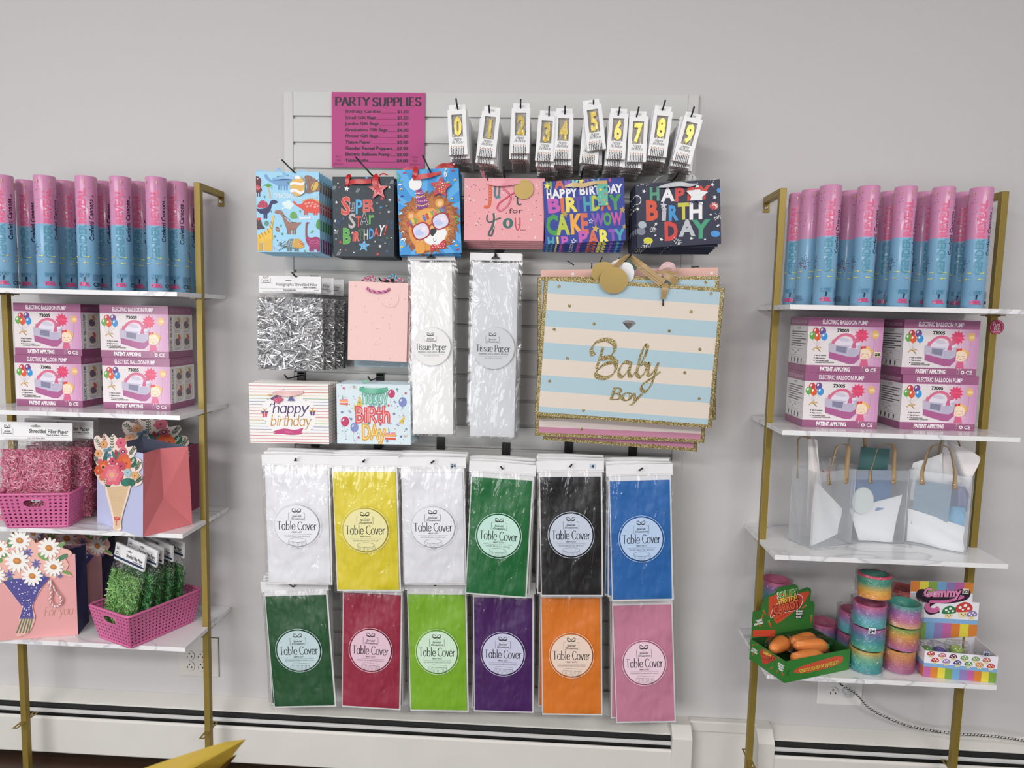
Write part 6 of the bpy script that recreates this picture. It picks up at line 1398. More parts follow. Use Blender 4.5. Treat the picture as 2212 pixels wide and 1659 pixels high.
# ---------------------------------------------------------------- balloon pump cartons
BW, BD, BH = .199, .135, .149
def pump_art():
    # front, in the picture frame of a 1000 x 735 grid
    A = Art(BW, BH, (0, 0), (1000, 0), (0, 735)); P = '9a5a80'
    A.rect(0, 0, 1000, 735, 'ded6d8')
    for i in range(10): A.rect(520+i*48, 0, 1000, 735, lin('%02x%02x%02x' % (224-i*3, 212-i*8, 217-i*4), KALB))
    A.rect(0, 0, 1000, 118, P); A.rect(0, 640, 1000, 735, P); A.rect(0, 116, 1000, 121, 'c98ab0'); A.rect(0, 637, 1000, 641, 'c98ab0')
    A.text('ELECTRIC BALLOON PUMP', 485, 88, 54, 'f2e4ee', 'b', width=600); A.text('73005', 465, 192, 42, '1d1a1e', 'h', width=160); A.text('PATENT APPLYING', 390, 712, 50, 'f4eaf0', 'h', width=400)
    # balloons
    for x, y, c in ((105, 190, 'c83a44'), (195, 185, '6a4a8a'), (65, 245, '5aa545'), (130, 260, 'd9572f'), (220, 255, '3a8fd0')):
        A.ell(x, y, 44, 52, c); A.ell(x-14, y-18, 12, 18, 'f0e6e0', .4); A.poly([(x-7, y+60), (x, y+48), (x+7, y+60)], c); A.line([(x, y+58), (130, 400)], 1.6, '9a8a7a')
    A.line([(75, 440), (110, 405), (135, 415), (170, 398), (185, 410)], 13, 'c39a3c', curve=True); A.line([(130, 410), (165, 440), (180, 460)], 12, 'a8802a', curve=True)
    # burst, small balloon, girl
    A.star(715, 230, 98, 'd9406a', .1, .68, 11); A.text('Get Pump', 715, 240, 26, 'e86a86', 'r', width=130)
    A.ell(895, 215, 50, 56, 'dcae6a'); A.text('GIRL', 905, 232, 30, 'f6e4b0', 'b', width=70); A.line([(893, 272), (888, 400), (880, 470)], 2, '9a7a5a', curve=True); A.line([(860, 540), (868, 470), (885, 440)], 2, '9a7a5a')
    A.ell(775, 460, 92, 88, 'e9b86a'); A.ell(700, 440, 28, 34, 'e2ac5a'); A.ell(858, 440, 26, 30, 'e2ac5a'); A.ell(775, 475, 82, 72, 'f4d3b8')
    A.poly([(705, 380), (740, 370), (748, 400), (720, 415)], 'cf3a4a'); A.poly([(748, 372), (785, 368), (782, 402), (750, 400)], 'cf3a4a')
    for x in (745, 805): A.line([(x-14, 470), (x, 478), (x+14, 470)], 4, '6a3f3a', curve=True); A.ell(x+(-14 if x < 770 else 16), 502, 11, 9, 'eaa090', n=8)
    A.line([(760, 512), (776, 520), (792, 512)], 4, '8a4a44', curve=True)
    A.poly([(735, 545), (805, 545), (828, 640-5), (712, 640-5)], 'cf5f86'); A.line([(815, 560), (868, 556)], 7, 'f0c0a8'); A.line([(755, 636), (752, 660)], 7, 'f0c8b4'); A.line([(785, 636), (788, 660)], 7, 'f0c8b4')
    # the pump
    A.poly([(290, 355), (680, 330), (715, 360), (708, 540), (640, 610), (560, 612), (300, 540)], 'a85a8c'); A.poly([(285, 350), (300, 330), (650, 320), (715, 345), (700, 480), (640, 520), (540, 512), (290, 455)], 'b9b2c6')
    A.poly([(300, 340), (420, 305), (680, 320), (712, 345), (640, 375), (400, 362)], 'd9d4e2'); A.poly([(385, 375), (530, 392), (525, 475), (385, 448)], '7f7f98'); A.ell(612, 400, 62, 26, 'dedae6'); A.poly([(550, 402), (674, 402), (665, 490), (610, 515), (552, 495)], 'b4adc4')
    A.line([(345, 330), (400, 265), (480, 225), (570, 235), (620, 290), (625, 390)], 36, 'd0688c', curve=True); A.line([(420, 268), (490, 240), (560, 252)], 8, 'e9a0b8', curve=True); A.ell(490, 290, 70, 26, 'c6c0d4', .2)
    A.poly([(318, 350), (330, 290), (352, 290), (368, 350)], 'd0688c'); A.poly([(585, 400), (605, 330), (635, 330), (655, 400)], 'c85f86'); A.poly([(640, 330), (652, 255), (672, 255), (690, 320)], 'c85f86')
    for j, tx in enumerate(('Easy to operate', 'High-pressure', 'Two operation mode:')):
        A.ell(103, 506+j*36, 7, 7, '2a2428', n=8); A.text(tx, 120, 514+j*36, 17, '2a2428', 'b', 'l', width=(140, 130, 180)[j])
    A.text('continuous and TOUCH-ON', 120, 608, 17, '2a2428', 'b', 'l', width=250)
    A.line([(752, 664), (800, 664)], 5, 'b08090')
    A.rect(735, 665, 765, 715, '9a5a80'); A.line([(737, 667), (763, 667), (763, 713), (737, 713)], 2.5, 'e0c0d4', closed=True); A.ell(815, 690, 24, 24, 'f4eaf0'); A.ell(815, 690, 12, 12, '9a5a80', n=10); A.text('CE', 900, 712, 46, 'f4eaf0', 'b', width=84)
    # right side panel
    Mr = Matrix(((0, -1, 0, BW/2), (1, 0, 0, BD/2), (0, 0, 1, 0), (0, 0, 0, 1)))
    B = Art(BD, BH, (0, 0), (600, 0), (0, 735), M=Mr); B.rect(0, 0, 600, 735, 'e6e2e4'); B.rect(0, 0, 600, 118, '8e4a72'); B.rect(0, 640, 600, 735, '8e4a72')
    B.text('OPERATING INSTRUCTIONS', 300, 88, 50, 'b98aa8', 'r', width=520); B.text('ELECTRIC  BALLOON PUMP', 80, 635, 40, '2a2428', 'b', 'l', rot=-PI/2, width=490)
    for ix in (0, 1):
        for iy in (0, 1):
            x, y = 140+ix*225, 150+iy*245; B.rect(x, y, x+175, y+175, 'd9d4b8'); B.line([(x, y), (x+175, y), (x+175, y+175), (x, y+175)], 3, '6a6468', closed=True); B.blob([(x+20, y+90), (x+70, y+60), (x+130, y+90), (x+135, y+150), (x+60, y+165), (x+25, y+140)], '6a5a72'); B.blob([(x+80, y+20), (x+120, y+10), (x+150, y+60), (x+115, y+100)], ('c08a78', 'c8506a')[iy])
            for q in range(3): B.line([(x, y+195+q*14), (x+165-q*20, y+195+q*14)], 5, '8a8488')
    # left side panel
    Ml = Matrix(((0, 1, 0, -BW/2), (-1, 0, 0, BD/2), (0, 0, 1, 0), (0, 0, 0, 1)))
    C = Art(BD, BH, (0, 0), (600, 0), (0, 735), M=Ml); C.rect(0, 0, 600, 735, 'e4e0e2'); C.rect(0, 0, 600, 118, '94507a'); C.rect(0, 640, 600, 735, '94507a')
    C.text('ELECTRIC BALLOON PUMP', 300, 88, 44, 'd9b8cc', 'r', width=500); C.text('NOTE', 310, 168, 34, '2a2428', 'r', width=110)
    for q, wd in enumerate((480, 440, 330, 460, 300, 470, 330)): C.ell(70, 200+q*32, 8, 8, '2a2428', n=6); C.line([(90, 200+q*32), (90+wd, 200+q*32)], 13, '5a5458')
    C.line([(60, 430), (430, 430), (430, 520), (60, 520)], 3, '8a8488', closed=True); C.line([(400, 430), (540, 430), (540, 520)], 2, '8a8488')
    for q in range(3): C.text('73005', 150+q*90, 470+(q % 2)*30, 20, '5a5458', 'r', width=70)
    C.line([(60, 545), (540, 545), (540, 630), (60, 630)], 3, '8a8488', closed=True)
    for q in range(4): C.blob([(100+q*110, 560), (130+q*110, 570), (120+q*110, 622), (100+q*110, 615)], '2c282c')
    for X in (B, C): A.mb.v, base = A.mb.v+X.mb.v, len(A.mb.v); A.mb.f += [tuple(i+base for i in f) for f in X.mb.f]; A.mb.c += X.mb.c; A.mb.smooth += X.mb.smooth
    return A.mesh('print', GLOSSINK)
me_bprint = pump_art()
mb = MB(); mb.cur = lin('925a7c', KALB); mb.box(-BW/2, BW/2, 0, BD, 0, BH); me_carton = mb.mesh('carton', GLOSSINK)
me_tape = MB().box(-.02, .02, .001, .05, BH, BH+.0004).mesh('tape', FILM)
pumps = []
for zs, lst in ((HL[1], [((34.5, 875.9), (181, 880.6), (29.5, 764.5), 'pink balloon pump box beside the picture edge', .0), ((220, 883.5), (372.5, 886.5), (213, 767.5), 'pink balloon pump box beside the gold post', .0)]),
                (HR[1], [((1729, 922.4), (1895.4, 925.8), (1738, 803.5), 'pink balloon pump box below the five front cannons', .0), ((1942, 927), (2104, 931), (1947, 808), 'pink balloon pump box near the round badge', .0)])):
    for (bl, br, ul, lb, rz) in lst:
        a, b = on(bl[0], bl[1], zs), on(br[0], br[1], zs); c = (a+b)/2; yy = min(max(c.y, -.262), -.15)
        for k in (0, 1):
            dx = 0
            if k: dx = (at(ul[0], ul[1], yy).x-at(bl[0], bl[1], yy).x)
            t = thing('balloon_pump_box', ('upper ' if k else 'lower ')+lb+(' with the $8 sticker' if (k and bl[0] == 1729) else ''), 'carton', (c.x+dx, yy+(.004 if k else 0), zs+.0003+k*(BH+.0003)), (0, 0, rz+(.01 if k else 0)), 'electric balloon pump cartons')
            child(me_carton, t); child(me_bprint, t); pumps.append((t, c, yy))
tx = pumps[5][0]
sticker('price_sticker', '$8 price sticker on the upper balloon pump box', 1895, 766, tx.location.y-.0012, .0165, '$8', 0.02, 'e3dcae')
# ---------------------------------------------------------------- woven plastic baskets
PINKB = mat('pink_basket_plastic', 'cc6496', .35, var=.03)
def basket(label, cx, cy, z, rz, bw, bl, rw, rl, h, tagtxt=None):
    T = thing('plastic_basket', label, 'basket', (cx, cy, z), (0, 0, rz), 'pink woven baskets')
    def wall(p00, p10, p01, p11, nc, nr, slot=None):
        mb = MB(); p00, p10, p01, p11 = map(Vector, (p00, p10, p01, p11))
        P = lambda s, v: p00*(1-s)*(1-v)+p10*s*(1-v)+p01*(1-s)*v+p11*s*v
        for i in range(nc):
            for j in range(nr):
                if slot and slot[0] <= i < slot[1] and slot[2] <= j < slot[3]: continue
                s0, s1, v0, v1 = i/nc, (i+1)/nc, j/nr, (j+1)/nr; a, b = .27/nc, .27/nr
                if (i+j) % 2: a, b = a*1.08, b*.95
                o = [P(s0, v0), P(s1, v0), P(s1, v1), P(s0, v1)]; n = [P(s0+a, v0+b), P(s1-a, v0+b), P(s1-a, v1-b), P(s0+a, v1-b)]
                mb.add(o+n, [(0, 1, 5, 4), (1, 2, 6, 5), (2, 3, 7, 6), (3, 0, 4, 7)])
        if slot:
            s0, s1, v0, v1 = slot[0]/nc, slot[1]/nc, slot[2]/nr, slot[3]/nr; m = 24; out = []; inn = []
            for k in range(m):
                a = 2*PI*k/m; c, sn = math.cos(a), math.sin(a); q = max(abs(c), abs(sn))
                out.append(P((s0+s1)/2+(s1-s0)/2*c/q, (v0+v1)/2+(v1-v0)/2*sn/q)); inn.append(P((s0+s1)/2+(s1-s0)*.42*math.copysign(abs(c)**.6, c), (v0+v1)/2+(v1-v0)*.38*math.copysign(abs(sn)**.7, sn)))
            mb.add(out+inn, [(k, (k+1) % m, m+(k+1) % m, m+k) for k in range(m)])
            MB().tube(inn, .0022, 6, closed=True).build('handle_rim', PINKB, T)
        o = mb.build('woven_side', PINKB, T, smooth=False); md = o.modifiers.new('thickness', 'SOLIDIFY'); md.thickness = .0018; md.offset = 0
    z0 = .004
    B = [(-bw/2, -bl/2, z0), (bw/2, -bl/2, z0), (bw/2, bl/2, z0), (-bw/2, bl/2, z0)]; R = [(-rw/2, -rl/2, h), (rw/2, -rl/2, h), (rw/2, rl/2, h), (-rw/2, rl/2, h)]
    wall(B[0], B[1], R[0], R[1], 13, 9, (4, 9, 5, 8)); wall(B[1], B[2], R[1], R[2], 20, 9); wall(B[2], B[3], R[2], R[3], 13, 9, (4, 9, 5, 8)); wall(B[3], B[0], R[3], R[0], 20, 9)
    MB().box(-bw/2, bw/2, -bl/2, bl/2, .001, .004).build('floor', PINKB, T).name = 'basket_bottom'
    rim = []; rc = .014
    for (x, y), a0 in zip(((rw/2-rc, -rl/2+rc), (rw/2-rc, rl/2-rc), (-rw/2+rc, rl/2-rc), (-rw/2+rc, -rl/2+rc)), (-PI/2, 0, PI/2, PI)):
        for k in range(5): rim.append((x+rc*math.cos(a0+k*PI/8), y+rc*math.sin(a0+k*PI/8), h))
    MB().tube(rim, .0042, 6, closed=True).build('rim', PINKB, T)
    foot = [(x*bw/rw, y*bl/rl, .004) for x, y, _ in rim]
    MB().tube(foot, .004, 6, closed=True).build('foot_band', PINKB, T)
    return T
def local_pt(T, v):
    c, s = math.cos(T.rotation_euler.z), math.sin(T.rotation_euler.z)
    return Vector((T.location.x+v[0]*c-v[1]*s, T.location.y+v[0]*s+v[1]*c, T.location.z+v[2]))
BK1 = basket('pink woven basket holding pink shredded filler, $5 tag', -.668, -.147, HL[2]+.0003, .19, .16, .245, .188, .278, .1)
BK2 = basket('pink woven basket holding green shredded filler, corner forward', -.390, -.172, HL[3]+.0003, -.42, .145, .205, .178, .238, .1)
def price_tag(label, T, v, rz, w, txt):
    p = local_pt(T, v); t = thing('price_tag', label, 'price sticker', p, (0, 0, rz))
    MB().box(-w/2, w/2, -.0006, 0, -w*.3, w*.3).build('paper', mat('tag_paper', 'c4cfd8', .4), t)
    A = Art(w, w*.6, (0, 0), (100, 0), (0, 60)); A.text(txt, 50, 48, 36, '14141c', 'h', width=70); o = A.build(t); o.location = (0, -.0007, -w*.3)
price_tag('$5 sticker on the basket of pink filler', BK1, (.004, -.1325, .086), .19, .024, '$5')
price_tag('$5 sticker on the basket of green filler', BK2, (-.078, -.114, .088), -.42, .017, '$5')

# filler packs
def filler(label, loc, rot, w, h, t, m, seed, cols, group, me_key, crink, n=1500, stripe=True):
    key = 'filler_'+me_key
    if key not in MATS:
        ms = shred_mesh(w, h*.86, t, n, (.012, .028), .0027, seed, SHRED, crinkle=crink, core=m[0], tints=m[1:])
        mw = wrap_mesh(w*1.06, h, t*1.15, seed+1, FILM2)
        mh = MB().box(-w*.53, w*.53, -.003, .003, h*.97, h*1.19).mesh('header_card', WHITEC)
        A = Art(w*1.06, h*.22, (0, 100), (450, 100), (0, 205)); k = '2a2c30'
        logo(A, 46, 158, 70, k); A.text('Shredded Filler Paper', 425, 160, 21, k, 'b', 'r', width=245); A.text('Papel de Relleno Triturado', 425, 174, 8, k, 'b', 'r', width=135); A.line([(10, 182), (440, 182)], 1.2, '9a9a98'); A.text('color with Aspen, Black', 225, 193, 8, k, 'r', width=110); A.ell(222, 122, 34, 6, '8a8a88'); A.ell(222, 118, 8, 6, '8a8a88')
        if stripe: A.rect(0, 178, 450, 192, '2a3a5a')
        MATS[key] = (ms, mw, mh, A.mesh())
    ms, mw, mh, mp = MATS[key]
    T = thing('shredded_filler_pack', label, 'filler pack', loc, rot, group)
    child(ms, T); child(mw, T); child(mh, T); o = child(mp, T); o.location = (0, -.003, h*.97)
    return T
PKS = ('b84a6c', 'e88aa8', 'f09ab4', 'd86a8c', 'e07a9a', 'f4a8c0', 'c85a7c'); GRS = ('4a7f38', '8abf6a', '6aa850', '9ccc7c', '5a9644', '7ab45e'); GRD = ('2a6a34', '4f9a50', '3f8a44', '66ac60', '357a3c')
q = local_pt(BK1, (-.022, -.085, .008)); filler('pink shredded filler paper pack, front one in its basket', q, (-.05, .02, .16), .182, .24, .048, PKS, 71, None, 'pink filler packs', 'pink', .0016, stripe=False)
q = local_pt(BK1, (.012, -.02, .008)); filler('pink shredded filler paper pack in the middle of its basket', q, (.0, .03, .12), .182, .24, .048, PKS, 71, None, 'pink filler packs', 'pink', .0016, stripe=False)
q = local_pt(BK1, (.0, .06, .008)); filler('pink shredded filler paper pack at the back of its basket', q, (.0, -.02, .2), .182, .24, .048, PKS, 71, None, 'pink filler packs', 'pink', .0016, stripe=False)
for i, (y, tx, ty, dz) in enumerate(((-.084, -.1, .12, .0), (-.046, -.06, .14, .008), (-.008, .0, .1, .004), (.030, .04, .12, .004), (.066, .02, .10, .0))):
    q = local_pt(BK2, (.0 if i else -.01, y, .008+dz))
    filler('%s shredded filler paper pack, %s from the front in its basket' % (('light green', 'green', 'green', 'green', 'green')[i], ORD[i]), q, (tx, ty, -.42), .124, .222, .032, GRS if i == 0 else GRD, 90, None, 'green filler packs', 'green0' if i == 0 else 'green1', .0013, 1700)

# ---------------------------------------------------------------- standing flower bags
def standing_bag(label, loc, rz, w, d, h, front, side, inside, group, taper=.0, fold=.03):
    T = thing('flower_gift_bag', label, 'gift bag', loc, (0, 0, rz), group)
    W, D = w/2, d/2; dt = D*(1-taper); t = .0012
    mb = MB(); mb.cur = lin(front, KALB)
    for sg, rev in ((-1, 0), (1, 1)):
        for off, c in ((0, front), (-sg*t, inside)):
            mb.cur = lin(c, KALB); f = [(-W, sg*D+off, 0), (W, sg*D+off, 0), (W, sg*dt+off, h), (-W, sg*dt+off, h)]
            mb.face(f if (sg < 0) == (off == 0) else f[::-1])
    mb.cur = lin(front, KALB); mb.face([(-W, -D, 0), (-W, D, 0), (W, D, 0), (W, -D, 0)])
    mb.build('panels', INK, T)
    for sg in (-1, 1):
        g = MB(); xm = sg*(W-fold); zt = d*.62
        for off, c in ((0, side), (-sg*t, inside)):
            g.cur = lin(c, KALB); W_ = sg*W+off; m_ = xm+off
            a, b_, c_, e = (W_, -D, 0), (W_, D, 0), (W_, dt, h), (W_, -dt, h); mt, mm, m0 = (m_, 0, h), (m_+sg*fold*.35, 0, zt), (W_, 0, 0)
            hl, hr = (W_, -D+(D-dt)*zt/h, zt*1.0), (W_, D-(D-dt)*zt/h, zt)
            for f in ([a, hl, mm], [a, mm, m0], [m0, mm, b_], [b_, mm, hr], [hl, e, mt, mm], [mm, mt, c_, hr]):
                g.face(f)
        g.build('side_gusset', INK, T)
    return T
def flower(A, x, y, r, col, n=5, core='f0d060', inner=None):
    for i in range(n):
        a = 2*PI*i/n; A.ell(x+r*.55*math.cos(a), y+r*.55*math.sin(a), r*.52, r*.42, col, a, n=10)
    if inner: A.ell(x, y, r*.45, r*.45, inner, n=10)
    A.ell(x, y, r*.22, r*.22, core, n=8)
def leafy(A, x0, y0, x1, y1, c, n=5, s=12):
    A.line([(x0, y0), (x1, y1)], 3, c); L = math.hypot(x1-x0, y1-y0); ux, uy = (x1-x0)/L, (y1-y0)/L
    for i in range(n):
        f = (i+1)/(n+.3); x, y = x0+(x1-x0)*f, y0+(y1-y0)*f
        for sg in (-1, 1): A.ell(x+ux*s*.5-uy*sg*s*.6, y+uy*s*.5+ux*sg*s*.6, s*.65, s*.28, c, math.atan2(uy, ux)+sg*.7, n=8)
BOUQ = [(640, 165), (668, 150), (690, 175), (712, 142), (745, 175), (770, 152), (795, 180), (825, 180), (852, 205), (858, 243), (905, 243), (916, 275), (898, 310), (938, 330), (945, 385), (925, 410), (944, 440), (940, 480), (905, 500), (872, 500), (852, 560), (820, 650), (797, 735), (797, 778), (772, 789), (744, 778), (746, 730), (726, 640), (706, 545), (700, 500), (668, 470), (652, 430), (634, 400), (650, 350), (632, 300), (655, 262), (640, 215)]
def bouquet(A, cone=True):
    A.poly(smooth_pts(BOUQ, True, 3), 'f0d9cc')
    if cone:
        A.poly([(712, 500), (862, 492), (800, 690), (790, 770), (768, 780), (752, 772), (752, 690)], 'd9bd94'); A.pen('For you', 775, 590, 40, 'c9a87c', .06, .04, .5, shear=.3, width=82)
        A.line([(755, 720), (770, 700), (790, 715), (770, 720), (765, 755)], 7, 'd24a4a', curve=True); A.line([(752, 695), (768, 715), (792, 700)], 7, 'd24a4a', curve=True)
    for x0, y0, x1, y1, c in ((690, 240, 655, 175, '3c5a4a'), (760, 260, 765, 165, '4a6a55'), (720, 230, 705, 155, '7a4a3a'), (870, 300, 905, 255, '3c5a4a'), (660, 340, 645, 290, '3c6a5a'), (900, 480, 940, 450, '3c5a4a'), (905, 400, 935, 350, '4a6a55')): leafy(A, x0, y0, x1, y1, c)
    for x, y, rx, ry, ro, c in ((715, 300, 14, 42, .3, '3c6a66'), (790, 300, 12, 46, -.1, 'b0384a'), (805, 295, 10, 40, .25, '3f7a72'), (775, 300, 10, 40, -.35, '3f7a72'), (895, 345, 22, 34, .2, '2f6a58'), (720, 470, 20, 30, -.4, '2f6a58'), (850, 470, 40, 26, -.2, '2f7a68'), (880, 475, 24, 22, .3, '2f6a58')): A.ell(x, y, rx, ry, c, ro)
    for x, y, r, c, co, inn in ((822, 215, 34, 'd9627a', '8a2a4a', None), (708, 215, 26, 'e0a06a', '8a5a3a', None), (835, 272, 26, 'd0627a', 'ffffff', '4a2a44'), (742, 250, 15, '5f8fa8', '2f4a6a', None), (715, 255, 13, '7aa0b0', '2f4a6a', None), (740, 290, 15, '5f8fa8', '2f4a6a', None), (668, 272, 26, 'e6ac78', '8a5a3a', None), (676, 325, 18, 'd9627a', '4a2a44', None), (835, 330, 44, 'd9603a', 'b8442f', None), (855, 350, 36, 'e0703f', 'b8442f', None), (700, 365, 46, 'd9633f', '4a3a3a', 'e9906a'), (665, 385, 30, 'cf5a34', 'e9a070', None), (765, 330, 26, 'c9506a', '4a2a44', None), (820, 365, 30, 'c94a5f', '4a2a44', None), (690, 430, 24, 'd8743f', 'f0b080', None), (860, 410, 26, 'a8c4cc', '6a8a94', None), (905, 430, 26, 'd9a870', '8a6a3a', None), (800, 440, 26, 'd0506a', '4a2a30', None), (758, 420, 70, 'e0697a', 'f0c070', 'e88a8a'), (758, 420, 42, 'e88a90', 'e9b070', 'f0a890')): flower(A, x, y, r, c, 6, co, inn)
    leafy(A, 700, 505, 715, 445, 'cfd9c8', 4, 8); leafy(A, 885, 360, 905, 325, 'cfd9c8', 3, 8)
FR = ((650, 205), (950, 295), (625, 738))
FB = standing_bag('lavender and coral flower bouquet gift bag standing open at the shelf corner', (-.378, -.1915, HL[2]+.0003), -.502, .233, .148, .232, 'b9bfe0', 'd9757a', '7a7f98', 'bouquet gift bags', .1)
def cutout(T, frame, w, h, draw, outline, y, lean=0.0, name='bouquet_cutout', back='ead9cc'):
    A0 = Art(w, h, *frame, clip=False); P = [A0.L(p) for p in smooth_pts(outline, True, 3)]
    o = MB().prism(P, -.0012, 0).build(name, mat('cutout_card_'+back, back, .5), T); o.location = (0, y, 0); o.rotation_euler = (lean, 0, 0)
    A0.y0 = -.0015; draw(A0); A0.build(o)
    return o
cutout(FB, FR, .233, .232, bouquet, BOUQ, -.0765, -.033)
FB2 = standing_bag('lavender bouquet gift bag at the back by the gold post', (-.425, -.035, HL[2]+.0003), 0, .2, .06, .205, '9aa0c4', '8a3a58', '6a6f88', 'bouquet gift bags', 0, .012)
cutout(FB2, FR, .2, .235, bouquet, BOUQ, -.034).location = (.02, -.034, .02)
FB2.children[-1].scale = (1.15, 1, 1)

DAI = [(-130, 850), (-60, 830), (20, 850), (60, 833), (110, 842), (130, 815), (190, 808), (262, 825), (290, 860), (320, 842), (375, 838), (430, 860), (470, 855), (450, 890), (505, 915), (510, 945), (470, 960), (490, 1010), (470, 1055), (505, 1080), (500, 1092), (440, 1075), (395, 1100), (365, 1095), (300, 1180), (250, 1275), (262, 1355), (230, 1440), (190, 1468), (135, 1476), (160, 1400), (158, 1345), (185, 1285), (120, 1190), (60, 1115), (0, 1110), (-130, 1130)]
def daisies(A):
    A.poly(smooth_pts(DAI, True, 3), 'e6b2a4')
    for x, y, rx, ry, ro, c in ((135, 845, 24, 40, .5, '5f8a55'), (50, 960, 30, 22, .4, '6f9a4f'), (330, 950, 40, 18, .6, '7aa05a'), (440, 880, 40, 14, -.5, '6f9a5a'), (450, 960, 46, 16, -.5, '4f7f5a'), (20, 1000, 30, 20, .4, '4f6a3f'), (120, 1110, 22, 40, -.1, '3f7a5a'), (470, 1060, 36, 10, .4, '6f9a4f'), (215, 960, 16, 50, .3, '6a5a50'), (95, 930, 30, 16, -.4, '6f9a4f')): A.ell(x, y, rx, ry, c, ro)
    A.poly([(70, 1105), (150, 1090), (340, 1085), (368, 1090), (300, 1170), (245, 1275), (252, 1352), (165, 1350), (188, 1285), (120, 1180)], '4f4a8e')
    rr = random.Random(5)
    for i in range(46):
        v = rr.random(); A.ell(210+(rr.random()-.5)*(190-150*min(1, v*1.3)), 1110+v*235, 4, 4, 'd8d8ec', n=6)
    A.poly([(165, 1350), (252, 1352), (255, 1362), (162, 1360)], '5a559a')
    for x0, x1 in ((180, 140), (196, 160), (212, 180), (228, 200), (244, 215)): A.line([(x0, 1358), (x1, 1455)], 8, '5f7a5a')
    for x, y, r in ((235, 920, 36), (285, 995, 34), (115, 1062, 34), (320, 1080, 26), (-20, 960, 34), (430, 1080, 20)):
        for i in range(7):
            a = i*.9; A.ell(x+r*.5*math.cos(a), y+r*.5*math.sin(a), r*.5, r*.16, '5f6aae', a, n=8)
        A.ell(x, y, r*.2, r*.2, '8a3a5a', n=8)
    for x, y, r in ((60, 890, 62), (190, 838, 72), (168, 972, 80), (372, 892, 74), (395, 1020, 66), (28, 1062, 66), (258, 1075, 70), (-80, 940, 66)):
        for i in range(13):
            a = 2*PI*i/13; A.ell(x+r*.58*math.cos(a), y+r*.58*math.sin(a), r*.42, r*.15, 'efe9e4', a, n=10)
        A.ell(x, y, r*.33, r*.27, 'c07a35', .3); A.ell(x-r*.06, y-r*.05, r*.2, r*.14, 'cf8f4a', .3, n=10)
FD = ((-122, 955), (533, 940), (-127, 1507))
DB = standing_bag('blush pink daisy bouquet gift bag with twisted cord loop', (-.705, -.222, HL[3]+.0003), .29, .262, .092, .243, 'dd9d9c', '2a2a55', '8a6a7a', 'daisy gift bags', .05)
cutout(DB, FD, .262, .243, daisies, DAI, -.0475, -.01, back='e0a598')
A = Art(.262, .243, *FD, clip=False, y0=-.0008)
A.pen('For you', 408, 1352, 62, 'b8947a', .05, .03, .5, rot=-.03, shear=.3, width=190); o = A.build(DB, 'lettering'); o.location = (0, -.0462, 0); o.rotation_euler = (-.01, 0, 0)
L = lambda x, y, d: (A.L((x, y))[0], d, A.L((x, y))[1])
cord(DB, [L(362, 1112, -.050), L(375, 1180, -.053), L(368, 1240, -.054), L(390, 1278, -.054), L(425, 1275, -.054), L(438, 1235, -.054), L(405, 1180, -.053), L(368, 1108, -.050)], .0032, ('d08a8a', 'f4ebe6'), 'cord_loop', 14)
DB2 = standing_bag('second daisy gift bag standing behind the blush pink one', (-.70, -.06, HL[3]+.0003), .1, .23, .08, .235, 'b98a90', '2a2a4a', '6a5a6a', 'daisy gift bags', .0)  # body colours darkened: the shading behind the front bag is painted in
cutout(DB2, FD, .262, .243, daisies, DAI, -.0415, 0, back='e0a598').location = (.03, -.0415, .012)
